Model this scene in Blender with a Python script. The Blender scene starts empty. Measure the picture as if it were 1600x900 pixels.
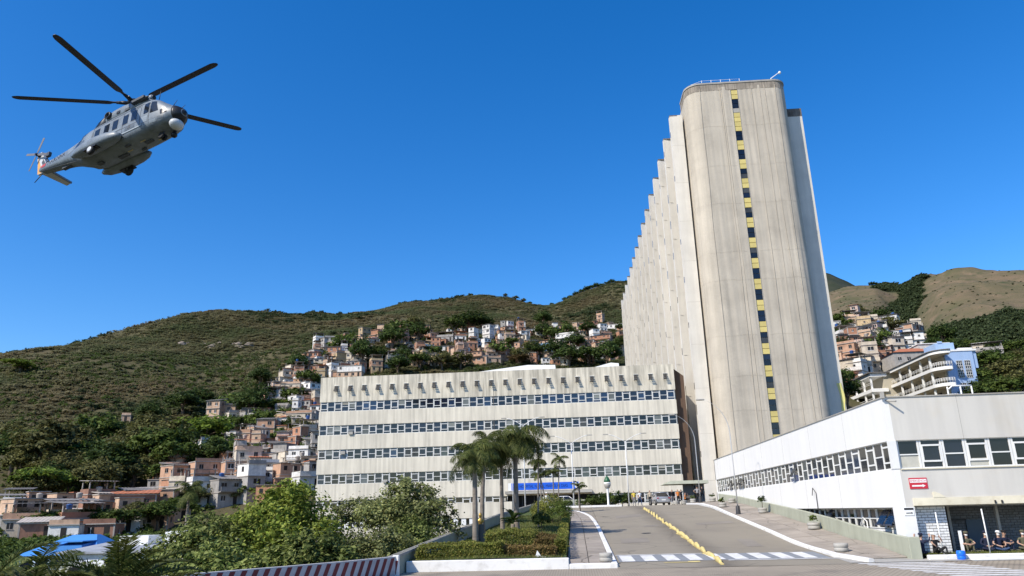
import bpy, bmesh, math, random
import numpy as np
from mathutils import Vector, Matrix, noise

# ------------------------------------------------------------------ camera, sky, sun, exposure
scene = bpy.context.scene
COL = scene.collection
FPX, CX, CY = 1172.025, 800.0, 450.0
RC = np.array([[0.9963657527543271, 0.0470558074021663, 0.07100026568987922], [0.08150189327429513, -0.28444160752729003, -0.9552227035094992], [-0.02475334585482565, 0.9575378441069686, -0.2872430137914063]])
CAM = np.array([0.0, 0.0, 3.0])
cam_data = bpy.data.cameras.new('camera')
cam_data.sensor_width = 36.0
cam_data.lens = FPX * 36.0 / 1600.0
cam_data.clip_start = 0.1
cam_data.clip_end = 12000.0
cam = bpy.data.objects.new('camera', cam_data)
COL.objects.link(cam)
mw = Matrix.Identity(4)
for i in range(3):
    for j in range(3):
        mw[i][j] = RC[i][j]
mw[0][3], mw[1][3], mw[2][3] = CAM
cam.matrix_world = mw
scene.camera = cam

SUN_TRAVEL = Vector((0.80, 0.74, -1.0)).normalized()
world = bpy.data.worlds.new('World')
scene.world = world
world.use_nodes = True
wn = world.node_tree
bg = wn.nodes['Background']
sky = wn.nodes.new('ShaderNodeTexSky')
sky.sky_type = 'NISHITA'
sky.sun_disc = False
sky.sun_elevation = math.asin(-SUN_TRAVEL.z)
sky.sun_rotation = math.atan2(-SUN_TRAVEL.x, -SUN_TRAVEL.y)
sky.altitude = 50.0
sky.air_density = 1.0
sky.dust_density = 0.5
sky.ozone_density = 4.0
hs = wn.nodes.new('ShaderNodeHueSaturation')
hs.inputs['Saturation'].default_value = 1.36
hs.inputs['Hue'].default_value = 0.507
wn.links.new(sky.outputs[0], hs.inputs['Color'])
wn.links.new(hs.outputs[0], bg.inputs['Color'])
bg.inputs['Strength'].default_value = 0.158

sun_data = bpy.data.lights.new('sun', 'SUN')
sun_data.energy = 4.6
sun_data.angle = math.radians(0.53)
sun_data.color = (1.0, 0.92, 0.80)
sun = bpy.data.objects.new('sun', sun_data)
COL.objects.link(sun)
sun.rotation_euler = SUN_TRAVEL.to_track_quat('-Z', 'Y').to_euler()
sun.location = (-30, -20, 60)

vs = scene.view_settings
vs.view_transform = 'Standard'
vs.look = 'None'
vs.exposure = 0.36
vs.gamma = 1.0
vs.use_curve_mapping = False
scene.render.engine = 'CYCLES'

rnd = random.Random(7)

# ------------------------------------------------------------------ helpers
def tag(o, label=None, cat=None, group=None, kind=None):
    if label: o['label'] = label
    if cat: o['category'] = cat
    if group: o['group'] = group
    if kind: o['kind'] = kind
    return o

def empty(name, loc=(0, 0, 0), rz=0.0, label=None, cat=None, group=None, kind=None, parent=None):
    o = bpy.data.objects.new(name, None)
    o.empty_display_size = 0.2
    COL.objects.link(o)
    o.location = loc
    o.rotation_euler = (0, 0, rz)
    if parent: o.parent = parent
    return tag(o, label, cat, group, kind)

class MB:
    """collects faces for one mesh"""
    def __init__(s):
        s.v = []; s.f = []; s.m = []; s.sm = []
    def add(s, vs_, fs_, m=0, smooth=False):
        b = len(s.v)
        s.v.extend([tuple(p) for p in vs_])
        for f in fs_:
            s.f.append(tuple(b + i for i in f)); s.m.append(m); s.sm.append(smooth)
        return s
    def box(s, x0, x1, y0, y1, z0, z1, m=0):
        v = [(x0, y0, z0), (x1, y0, z0), (x1, y1, z0), (x0, y1, z0), (x0, y0, z1), (x1, y0, z1), (x1, y1, z1), (x0, y1, z1)]
        return s.add(v, [(0, 3, 2, 1), (4, 5, 6, 7), (0, 1, 5, 4), (1, 2, 6, 5), (2, 3, 7, 6), (3, 0, 4, 7)], m)
    def cbox(s, x0, x1, y0, y1, z0, z1, c, m=0):
        """box with chamfered vertical edges and top"""
        p = [(x0 + c, y0), (x1 - c, y0), (x1, y0 + c), (x1, y1 - c), (x1 - c, y1), (x0 + c, y1), (x0, y1 - c), (x0, y0 + c)]
        cx, cy = (x0 + x1) / 2, (y0 + y1) / 2
        r = [[(x, y, z0) for x, y in p], [(x, y, z1 - c) for x, y in p],
             [(cx + (x - cx) * (1 - 2 * c / (x1 - x0)), cy + (y - cy) * (1 - 2 * c / (y1 - y0)), z1) for x, y in p]]
        return s.rings(r, m, caps=True)
    def rings(s, rr, m=0, caps=True, closed=True, smooth=False):
        n = len(rr[0]); vv = [p for r in rr for p in r]; ff = []
        for i in range(len(rr) - 1):
            for j in range(n if closed else n - 1):
                k = (j + 1) % n
                ff.append((i * n + j, i * n + k, (i + 1) * n + k, (i + 1) * n + j))
        b = len(s.v)
        s.add(vv, ff, m, smooth)
        if caps:
            s.f.append(tuple(b + j for j in reversed(range(n)))); s.m.append(m); s.sm.append(False)
            e = b + (len(rr) - 1) * n
            s.f.append(tuple(e + j for j in range(n))); s.m.append(m); s.sm.append(False)
        return s
    def prism(s, poly, z0, z1, m=0):
        return s.rings([[(x, y, z0) for x, y in poly], [(x, y, z1) for x, y in poly]], m)
    def tube(s, pts, rad, n=8, m=0, caps=True, smooth=True):
        pts = [Vector(p) for p in pts]
        if not hasattr(rad, '__len__'): rad = [rad] * len(pts)
        rr = []; ref = None
        for i, p in enumerate(pts):
            t = (pts[min(i + 1, len(pts) - 1)] - pts[max(i - 1, 0)]).normalized()
            if ref is None:
                ref = Vector((1, 0, 0)) if abs(t.x) < .8 else Vector((0, 1, 0))
            a = (ref - t * ref.dot(t)).normalized(); b = t.cross(a); ref = a
            rr.append([tuple(p + (a * math.cos(2 * math.pi * k / n) + b * math.sin(2 * math.pi * k / n)) * rad[i]) for k in range(n)])
        return s.rings(rr, m, caps, True, smooth)
    def lathe(s, prof, n=16, c=(0, 0, 0), m=0, smooth=True):
        rr = [[(c[0] + r * math.cos(2 * math.pi * k / n), c[1] + r * math.sin(2 * math.pi * k / n), c[2] + z) for k in range(n)] for r, z in prof]
        return s.rings(rr, m, True, True, smooth)
    def ball(s, c, r, n=12, k=8, m=0, sc=(1, 1, 1)):
        rr = []
        for i in range(k + 1):
            a = -math.pi / 2 + math.pi * i / k
            q = max(math.cos(a), .02)
            rr.append([(c[0] + r * sc[0] * q * math.cos(2 * math.pi * j / n), c[1] + r * sc[1] * q * math.sin(2 * math.pi * j / n), c[2] + r * sc[2] * math.sin(a)) for j in range(n)])
        return s.rings(rr, m, True, True, True)
    def xform(s, mtx):
        s.v = [tuple(mtx @ Vector(p)) for p in s.v]; return s
    def mesh(s, name, mats):
        me = bpy.data.meshes.new(name)
        me.from_pydata(s.v, [], s.f)
        for mt in mats: me.materials.append(mt)
        if len(mats) > 1: me.polygons.foreach_set('material_index', s.m)
        if any(s.sm): me.polygons.foreach_set('use_smooth', s.sm)
        me.update()
        return me
    def obj(s, name, mats, parent=None, loc=None, rz=None):
        if not isinstance(mats, (list, tuple)): mats = [mats]
        return link(name, s.mesh(name, mats), parent, loc, rz)

def link(name, me, parent=None, loc=None, rz=None):
    o = bpy.data.objects.new(name, me)
    COL.objects.link(o)
    if parent is not None: o.parent = parent
    if loc is not None: o.location = loc
    if rz is not None: o.rotation_euler = (0, 0, rz)
    return o

def kids(o): return [c for c in o.children]

def copy_tree(o, parent=None):
    c = o.copy(); COL.objects.link(c); c.parent = parent
    for ch in kids(o): copy_tree(ch, c)
    return c

def quads_mesh(name, V, mats, nper=4):
    """V (n, nper, 3) -> one polygon per row"""
    n = V.shape[0]
    me = bpy.data.meshes.new(name)
    me.vertices.add(n * nper); me.vertices.foreach_set('co', V.astype(np.float32).ravel())
    me.loops.add(n * nper); me.loops.foreach_set('vertex_index', np.arange(n * nper, dtype=np.int32))
    me.polygons.add(n)
    me.polygons.foreach_set('loop_start', np.arange(0, n * nper, nper, dtype=np.int32))
    me.polygons.foreach_set('loop_total', np.full(n, nper, dtype=np.int32))
    for mt in mats: me.materials.append(mt)
    me.update(calc_edges=True)
    me.validate()
    return me

def grid_mesh(name, P, mats, smooth=True):
    """P (a,b,3) grid"""
    a, b = P.shape[:2]
    me = bpy.data.meshes.new(name)
    idx = np.arange(a * b).reshape(a, b)
    f = np.stack([idx[:-1, :-1], idx[1:, :-1], idx[1:, 1:], idx[:-1, 1:]], -1).reshape(-1, 4)
    me.vertices.add(a * b); me.vertices.foreach_set('co', P.astype(np.float32).ravel())
    me.loops.add(f.size); me.loops.foreach_set('vertex_index', f.astype(np.int32).ravel())
    me.polygons.add(len(f))
    me.polygons.foreach_set('loop_start', np.arange(0, f.size, 4, dtype=np.int32))
    me.polygons.foreach_set('loop_total', np.full(len(f), 4, dtype=np.int32))
    if smooth: me.polygons.foreach_set('use_smooth', np.ones(len(f), dtype=bool))
    for mt in mats: me.materials.append(mt)
    me.update(calc_edges=True)
    return me

def text_mesh(s, size, mats, extrude=.004, align='CENTER'):
    cu = bpy.data.curves.new('lettering', 'FONT'); cu.body = s; cu.size = size
    cu.align_x = align; cu.align_y = 'CENTER'; cu.extrude = extrude
    cu.resolution_u = 3
    o = bpy.data.objects.new('lettering', cu); COL.objects.link(o)
    dg = bpy.context.evaluated_depsgraph_get()
    me = bpy.data.meshes.new_from_object(o.evaluated_get(dg))
    bpy.data.objects.remove(o); bpy.data.curves.remove(cu)
    me.materials.clear()
    for mt in mats: me.materials.append(mt)
    return me

# view rays of the photograph, used to survey where things stand
def ray(x, y): return RC @ np.array([x - CX, -(y - CY), -FPX])
def aty(x, y, Y):
    r = ray(x, y); return CAM + r * (Y / r[1])

# ------------------------------------------------------------------ materials
def lin(c):
    return tuple(((v / 255.) / 12.92 if v <= 10 else (((v / 255.) + .055) / 1.055) ** 2.4) for v in c)

def pmat(name, base, var=.12, scale=.8, rough=.85, bump=0., bscale=30., metal=0., streak=0., sscale=(3, 3, .12), dirt=None,
         dirt_amt=0., spec=.35, objrand=0., island=0., detail=6., fine=0., coat=0.):
    m = bpy.data.materials.new(name); m.use_nodes = True
    nt = m.node_tree; N = nt.nodes; L = nt.links
    p = N['Principled BSDF']
    p.inputs['Roughness'].default_value = rough
    p.inputs['Metallic'].default_value = metal
    p.inputs['Specular IOR Level'].default_value = spec
    if coat: p.inputs['Coat Weight'].default_value = coat; p.inputs['Coat Roughness'].default_value = .08
    geo = N.new('ShaderNodeNewGeometry')
    def nz(sc, vec=None, det=detail):
        n = N.new('ShaderNodeTexNoise'); n.inputs['Scale'].default_value = sc; n.inputs['Detail'].default_value = det
        n.inputs['Roughness'].default_value = .6
        L.new(vec or geo.outputs['Position'], n.inputs['Vector']); return n.outputs['Fac']
    def mp(fac, a, b, lo=.3, hi=.7):
        r = N.new('ShaderNodeMapRange'); r.inputs['From Min'].default_value = lo; r.inputs['From Max'].default_value = hi
        r.inputs['To Min'].default_value = a; r.inputs['To Max'].default_value = b
        L.new(fac, r.inputs['Value']); return r.outputs['Result']
    def mul(a, b):
        q = N.new('ShaderNodeMath'); q.operation = 'MULTIPLY'; L.new(a, q.inputs[0]); L.new(b, q.inputs[1]); return q.outputs[0]
    fac = mp(nz(scale), 1 - var, 1 + var)
    if fine: fac = mul(fac, mp(nz(bscale * 1.3), 1 - fine, 1 + fine))
    if streak:
        vm = N.new('ShaderNodeVectorMath'); vm.operation = 'MULTIPLY'; vm.inputs[1].default_value = sscale
        L.new(geo.outputs['Position'], vm.inputs[0])
        fac = mul(fac, mp(nz(1.0, vm.outputs[0]), 1 - streak, 1 + streak * .35, .35, .6))
    if objrand:
        oi = N.new('ShaderNodeObjectInfo'); fac = mul(fac, mp(oi.outputs['Random'], 1 - objrand, 1 + objrand, 0, 1))
    if island: fac = mul(fac, mp(geo.outputs['Random Per Island'], 1 - island, 1 + island, 0, 1))
    cm = N.new('ShaderNodeVectorMath'); cm.operation = 'SCALE'
    rgb = N.new('ShaderNodeRGB'); rgb.outputs[0].default_value = (*base, 1)
    src = rgb.outputs[0]
    if dirt:
        mx = N.new('ShaderNodeMix'); mx.data_type = 'RGBA'
        L.new(mp(nz(scale * 2.3), 0, dirt_amt, .5, .72), mx.inputs['Factor'])
        L.new(src, mx.inputs[6]); mx.inputs[7].default_value = (*dirt, 1)
        src = mx.outputs[2]
    L.new(src, cm.inputs[0]); L.new(fac, cm.inputs['Scale'])
    L.new(cm.outputs[0], p.inputs['Base Color'])
    if bump:
        b = N.new('ShaderNodeBump'); b.inputs['Strength'].default_value = bump; b.inputs['Distance'].default_value = .02
        L.new(nz(bscale), b.inputs['Height']); L.new(b.outputs[0], p.inputs['Normal'])
    return m

def leafmat(name, c1, c2, c3=None, transl=.3, rough=.55, objrand=.18, big=0.):
    m = bpy.data.materials.new(name); m.use_nodes = True
    nt = m.node_tree; N = nt.nodes; L = nt.links
    p = N['Principled BSDF']; out = N['Material Output']
    p.inputs['Roughness'].default_value = rough; p.inputs['Specular IOR Level'].default_value = .12
    geo = N.new('ShaderNodeNewGeometry'); oi = N.new('ShaderNodeObjectInfo')
    cr = N.new('ShaderNodeValToRGB')
    e = cr.color_ramp.elements
    e[0].color = (*c1, 1); e[1].color = (*c2, 1)
    if c3:
        x = e.new(.93); x.color = (*c3, 1); e[1].position = .9
    L.new(geo.outputs['Random Per Island'], cr.inputs[0])
    r = N.new('ShaderNodeMapRange'); r.inputs['To Min'].default_value = 1 - objrand; r.inputs['To Max'].default_value = 1 + objrand
    L.new(oi.outputs['Random'], r.inputs['Value'])
    nz = N.new('ShaderNodeTexNoise'); nz.inputs['Scale'].default_value = .35; L.new(geo.outputs['Position'], nz.inputs['Vector'])
    r2 = N.new('ShaderNodeMapRange'); r2.inputs['From Min'].default_value = .3; r2.inputs['From Max'].default_value = .7
    r2.inputs['To Min'].default_value = .75; r2.inputs['To Max'].default_value = 1.25
    L.new(nz.outputs['Fac'], r2.inputs['Value'])
    mm = N.new('ShaderNodeMath'); mm.operation = 'MULTIPLY'; L.new(r.outputs[0], mm.inputs[0]); L.new(r2.outputs[0], mm.inputs[1])
    sc = N.new('ShaderNodeVectorMath'); sc.operation = 'SCALE'
    L.new(cr.outputs[0], sc.inputs[0]); L.new(mm.outputs[0], sc.inputs['Scale'])
    col = sc.outputs[0]
    if big:      # stands of different plants across the slope
        bn = N.new('ShaderNodeTexNoise'); bn.inputs['Scale'].default_value = big; bn.inputs['Detail'].default_value = 5; bn.inputs['Roughness'].default_value = .6
        L.new(geo.outputs['Position'], bn.inputs['Vector'])
        br = N.new('ShaderNodeValToRGB'); br.color_ramp.elements[0].color = (.58, .74, .56, 1); br.color_ramp.elements[1].color = (1.0, .92, .86, 1)
        br.color_ramp.elements[0].position = .40; br.color_ramp.elements[1].position = .60; L.new(bn.outputs['Fac'], br.inputs[0])
        ml = N.new('ShaderNodeMix'); ml.data_type = 'RGBA'; ml.blend_type = 'MULTIPLY'; ml.inputs['Factor'].default_value = 1
        L.new(col, ml.inputs[6]); L.new(br.outputs[0], ml.inputs[7]); col = ml.outputs[2]
    L.new(col, p.inputs['Base Color'])
    t = N.new('ShaderNodeBsdfTranslucent'); L.new(col, t.inputs['Color'])
    mx = N.new('ShaderNodeMixShader'); mx.inputs[0].default_value = transl
    L.new(p.outputs[0], mx.inputs[1]); L.new(t.outputs[0], mx.inputs[2]); L.new(mx.outputs[0], out.inputs['Surface'])
    return m

def glassmat(name, col, rough=.06, spec=.6, var=.25):
    return pmat(name, col, var=var, scale=.9, rough=rough, spec=spec, objrand=.35)

M = {}
M['cream'] = pmat('cream_concrete', (.62, .575, .475), .08, .25, .9, .25, 14, streak=.20, sscale=(2.4, 2.4, .10), fine=.05)
M['cream_top'] = pmat('stained_cream_concrete', (.57, .525, .425), .12, .3, .9, .25, 14, streak=.42, sscale=(2.0, 2.0, .16), fine=.06)
M['net'] = pmat('tower_netting', (.475, .425, .345), .12, .16, .95, .5, 9, streak=.10, sscale=(1.6, 1.6, .05), fine=.10, dirt=(.36, .32, .26), dirt_amt=.5)
M['fin'] = pmat('pale_concrete_fin', (.63, .595, .525), .10, .25, .9, .3, 10, streak=.08, sscale=(1.2, 1.2, .08), fine=.05, objrand=.06)
M['soot'] = pmat('sooty_concrete', (.16, .14, .12), .35, .8, .95, .4, 10, streak=.3)
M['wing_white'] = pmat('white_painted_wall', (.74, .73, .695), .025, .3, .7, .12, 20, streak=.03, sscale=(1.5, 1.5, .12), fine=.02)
M['wing_front_shade'] = pmat('shaded_white_wall_with_rain_marks', (.555, .535, .485), .05, .3, .8, .15, 20, streak=.08, sscale=(1.4, 1.4, .12), dirt=(.55, .47, .33), dirt_amt=.25)  # front faces' weaker sun painted in as a darker base, plus rain marks
M['ledge'] = pmat('yellowed_ledge', (.66, .61, .47), .12, .9, .9, .2, 20, dirt=(.35, .28, .17), dirt_amt=.35)
M['brown'] = pmat('brown_wall', (.12, .075, .05), .12, .4, .9, .1, 10, streak=.12)
M['olive'] = pmat('olive_grey_paint', (.36, .37, .285), .06, .35, .85, .1, 20, streak=.10, sscale=(1.6, 1.6, .3), dirt=(.2, .2, .15), dirt_amt=.25)
M['grey_conc'] = pmat('grey_concrete', (.36, .345, .31), .12, .7, .9, .25, 20, dirt=(.2, .18, .15), dirt_amt=.4)
M['frame'] = pmat('white_window_frame', (.70, .70, .67), .05, 1.5, .5)
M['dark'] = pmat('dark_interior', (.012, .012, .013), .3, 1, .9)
M['gl_navy'] = glassmat('navy_window_glass', (.010, .013, .024))
M['gl_black'] = glassmat('black_window_glass', (.009, .010, .012))
M['gl_blue'] = glassmat('blue_window_glass', (.016, .032, .07))
M['gl_teal'] = glassmat('curtained_window_glass', (.07, .085, .08), .2, .4)
M['gl_grey'] = glassmat('grey_window_glass', (.05, .052, .05), .2, .4)
M['asphalt'] = pmat('worn_asphalt', (.25, .220, .168), .07, .18, .92, .3, 60, fine=.05, dirt=(.18, .16, .135), dirt_amt=.4)
M['setts'] = pmat('brown_block_paving', (.335, .285, .215), .12, .25, .92, .35, 40, fine=.08, dirt=(.14, .12, .10), dirt_amt=.6)
M['slab'] = pmat('pavement_slab', (.31, .27, .225), .12, .35, .92, .25, 50, fine=.05, objrand=.09, dirt=(.17, .15, .13), dirt_amt=.45)
M['joint'] = pmat('pavement_joint', (.10, .09, .075), .2, 2, .95)
M['kerbwhite'] = pmat('white_kerb_paint', (.72, .71, .68), .06, .9, .8, .15, 25, dirt=(.33, .31, .27), dirt_amt=.45)
M['paint'] = pmat('white_road_paint', (.66, .655, .63), .06, 1.3, .85, .1, 60, fine=.06, dirt=(.30, .28, .25), dirt_amt=.7)
M['bluegrey'] = pmat('blue_grey_road_paint', (.22, .235, .25), .1, 1.3, .85, .1, 60, fine=.06, dirt=(.2, .19, .17), dirt_amt=.6)
M['yellow'] = pmat('yellow_road_paint', (.62, .50, .20), .12, 2, .75, .15, 25, dirt=(.34, .27, .14), dirt_amt=.6)
M['red'] = pmat('shaded_red_paint', (.15, .03, .032), .15, 1.5, .7)  # stripe red, darkened to put the barrier's shade in the colour
M['signred'] = pmat('sign_red', (.52, .03, .05), .06, 1.5, .45)
M['white'] = pmat('plain_white', (.78, .78, .76), .04, 1.5, .5)
M['banner'] = pmat('banner_blue', (.012, .105, .60), .05, .6, .5)
M['navyink'] = pmat('navy_lettering', (.006, .02, .11), .05, 1, .6)
M['blackink'] = pmat('black_lettering', (.012, .012, .014), .05, 1, .6)
M['steel'] = pmat('galvanised_steel', (.50, .50, .49), .08, 2, .45, metal=.3)
M['whitepole'] = pmat('white_pole_paint', (.70, .70, .68), .06, 2, .5)
M['darkmetal'] = pmat('dark_metal', (.03, .03, .032), .1, 2, .5)
M['tyre'] = pmat('black_rubber', (.015, .015, .016), .1, 3, .8)
M['trunk'] = pmat('tree_bark', (.13, .095, .065), .25, 2.5, .95, .5, 12)
M['palmtrunk'] = pmat('palm_bark', (.21, .18, .15), .2, 3.0, .95, .5, 12, streak=.2, sscale=(.5, .5, 6))
M['soil'] = pmat('soil', (.10, .075, .05), .2, 1, .95, .4, 20)
M['lawn'] = pmat('lawn_ground', (.055, .085, .018), .3, .6, .95, .5, 20, dirt=(.11, .09, .035), dirt_amt=.6)
M['leaf_dark'] = leafmat('dark_leaf', (.028, .050, .013), (.080, .115, .028))
M['leaf_mid'] = leafmat('mid_green_leaf', (.045, .075, .016), (.125, .165, .035))
M['leaf_bright'] = leafmat('bright_green_leaf', (.085, .13, .018), (.20, .27, .045))
M['leaf_olive'] = leafmat('olive_leaf', (.07, .075, .024), (.165, .16, .055))
M['leaf_brown'] = leafmat('dry_brown_leaf', (.10, .07, .03), (.20, .14, .06))
M['leaf_fore'] = leafmat('foreground_leaf', (.036, .066, .012), (.125, .17, .034), (.26, .29, .09), .32)
M['leaf_vine'] = leafmat('vine_leaf', (.06, .105, .010), (.18, .25, .025), (.34, .38, .08), .36)
M['leaf_fig'] = leafmat('fig_leaf', (.042, .062, .018), (.13, .155, .046), (.27, .28, .11), .3)
M['leaf_scrub'] = leafmat('scrub_leaf', (.20, .185, .108), (.33, .30, .185), None, .42, big=.016)
M['leaf_forest'] = leafmat('forest_leaf', (.042, .062, .026), (.095, .12, .05), None, .35)
M['leaf_palm'] = leafmat('palm_leaflet', (.020, .044, .010), (.065, .095, .02), (.16, .17, .05), .25)
M['leaf_hedge'] = leafmat('hedge_leaf', (.05, .085, .010), (.15, .20, .028), (.26, .24, .06), .25)
M['leaf_hedge2'] = leafmat('russet_hedge_leaf', (.08, .075, .018), (.19, .17, .04), (.24, .15, .06), .25)
M['grass'] = leafmat('grass_blade', (.05, .085, .012), (.12, .165, .03), (.2, .18, .07), .3)
for k, c in dict(brick=(.38, .195, .12), brick2=(.46, .28, .185), brick3=(.27, .145, .10), brick4=(.52, .36, .25), white=(.66, .64, .60), grey=(.33, .31, .285),
                 cream=(.55, .48, .38), pink=(.50, .37, .31), ochre=(.45, .33, .19), blue=(.22, .36, .52)).items():
    M['h_' + k] = pmat('house_wall_' + k, c, .14, .7, .92, .3, 8, streak=.15, sscale=(1.2, 1.2, .3), objrand=.16, dirt=(c[0] * .5, c[1] * .5, c[2] * .5), dirt_amt=.5)
M['slabconc'] = pmat('raw_concrete_slab', (.37, .33, .29), .15, .8, .92, .2, 10, objrand=.15)
M['asbestos'] = pmat('corrugated_sheet_roof', (.15, .14, .13), .25, .7, .9, .3, 12, objrand=.3)
M['tileroof'] = pmat('red_clay_roof_tile', (.36, .13, .065), .18, 1.5, .9, .3, 15, objrand=.1)
M['tankblue'] = pmat('blue_plastic_tank', (.03, .09, .27), .08, 1.5, .5)
M['shutter'] = pmat('dark_shutter', (.03, .025, .022), .3, 1.5, .8, objrand=.4)
M['hwin'] = pmat('house_window_dark', (.014, .013, .013), .3, 1.5, .35, objrand=.5)

def add_cracks(m, scale, dark, width=.012, warp=.6):
    nt = m.node_tree; N = nt.nodes; L = nt.links; p = N['Principled BSDF']
    src = p.inputs['Base Color'].links[0].from_socket
    geo = N.new('ShaderNodeNewGeometry')
    nz = N.new('ShaderNodeTexNoise'); nz.inputs['Scale'].default_value = .9; nz.inputs['Detail'].default_value = 5; L.new(geo.outputs['Position'], nz.inputs['Vector'])
    sc = N.new('ShaderNodeVectorMath'); sc.operation = 'SCALE'; sc.inputs['Scale'].default_value = warp; L.new(nz.outputs['Color'], sc.inputs[0])
    ad = N.new('ShaderNodeVectorMath'); ad.operation = 'ADD'; L.new(geo.outputs['Position'], ad.inputs[0]); L.new(sc.outputs[0], ad.inputs[1])
    vo = N.new('ShaderNodeTexVoronoi'); vo.feature = 'DISTANCE_TO_EDGE'; vo.inputs['Scale'].default_value = scale; L.new(ad.outputs[0], vo.inputs['Vector'])
    r = N.new('ShaderNodeMapRange'); r.inputs['From Max'].default_value = width; r.inputs['To Min'].default_value = 1; r.inputs['To Max'].default_value = 0; L.new(vo.outputs['Distance'], r.inputs['Value'])
    g = N.new('ShaderNodeTexNoise'); g.inputs['Scale'].default_value = .16; L.new(geo.outputs['Position'], g.inputs['Vector'])
    r2 = N.new('ShaderNodeMapRange'); r2.inputs['From Min'].default_value = .42; r2.inputs['From Max'].default_value = .6; L.new(g.outputs['Fac'], r2.inputs['Value'])
    mu = N.new('ShaderNodeMath'); mu.operation = 'MULTIPLY'; L.new(r.outputs[0], mu.inputs[0]); L.new(r2.outputs[0], mu.inputs[1])
    mx = N.new('ShaderNodeMix'); mx.data_type = 'RGBA'; L.new(mu.outputs[0], mx.inputs['Factor']); L.new(src, mx.inputs[6]); mx.inputs[7].default_value = (*dark, 1)
    L.new(mx.outputs[2], p.inputs['Base Color'])
add_cracks(M['asphalt'], .22, (.075, .066, .055))
add_cracks(M['slab'], .35, (.10, .088, .072), .02)
M['patch'] = pmat('asphalt_patch', (.225, .20, .165), .12, .5, .95, .3, 60, fine=.06)
M['barrier_shade_white'] = pmat('shaded_white_paint', (.46, .455, .46), .08, .9, .8, .15, 25, dirt=(.22, .21, .2), dirt_amt=.5)  # barrier white, greyed so its colour carries the shade on that face

def add_lane_dirt(m, x0, dark, width=1.1):
    """oily dirt that collects along the lane dividers"""
    nt = m.node_tree; N = nt.nodes; L = nt.links; p = N['Principled BSDF']
    src = p.inputs['Base Color'].links[0].from_socket
    geo = N.new('ShaderNodeNewGeometry'); sx = N.new('ShaderNodeSeparateXYZ'); L.new(geo.outputs['Position'], sx.inputs[0])
    a = N.new('ShaderNodeMath'); a.operation = 'SUBTRACT'; L.new(sx.outputs['X'], a.inputs[0]); a.inputs[1].default_value = x0
    b = N.new('ShaderNodeMath'); b.operation = 'ABSOLUTE'; L.new(a.outputs[0], b.inputs[0])
    nz = N.new('ShaderNodeTexNoise'); nz.inputs['Scale'].default_value = .5; nz.inputs['Detail'].default_value = 6; L.new(geo.outputs['Position'], nz.inputs['Vector'])
    r = N.new('ShaderNodeMapRange'); r.inputs['From Min'].default_value = 0; r.inputs['From Max'].default_value = width; r.inputs['To Min'].default_value = .95; r.inputs['To Max'].default_value = 0
    L.new(b.outputs[0], r.inputs['Value'])
    mu = N.new('ShaderNodeMath'); mu.operation = 'MULTIPLY'; L.new(r.outputs[0], mu.inputs[0]); L.new(nz.outputs['Fac'], mu.inputs[1])
    mx = N.new('ShaderNodeMix'); mx.data_type = 'RGBA'; L.new(mu.outputs[0], mx.inputs['Factor']); L.new(src, mx.inputs[6]); mx.inputs[7].default_value = (*dark, 1)
    L.new(mx.outputs[2], p.inputs['Base Color'])
add_lane_dirt(M['asphalt'], 6.55, (.06, .05, .04), 1.3)
# ------------------------------------------------------------------ terrain
def az_slope(x, y):
    r = ray(x, y); h = math.hypot(r[0], r[1])
    return math.atan2(r[0], r[1]), r[2] / h

def col_slope(az, x0, y):
    """slope of the sight line in row y whose compass bearing is az"""
    x = x0
    for _ in range(12):
        a, s = az_slope(x, y); a2, _s = az_slope(x + 1, y)
        x += (az - a) / (a2 - a)
    return az_slope(x, y)[1]

def build_cols(cols, tail):
    out = []
    for x, base, pts in cols:
        az = az_slope(x, 600)[0]
        rz = list(base) + [(r, 3 + r * col_slope(az, x, y)) for r, y in pts]
        lr, lz = rz[-1]
        rz += [(lr * a, lz * b) for a, b in tail]
        out.append((az, rz))
    return out

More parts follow.
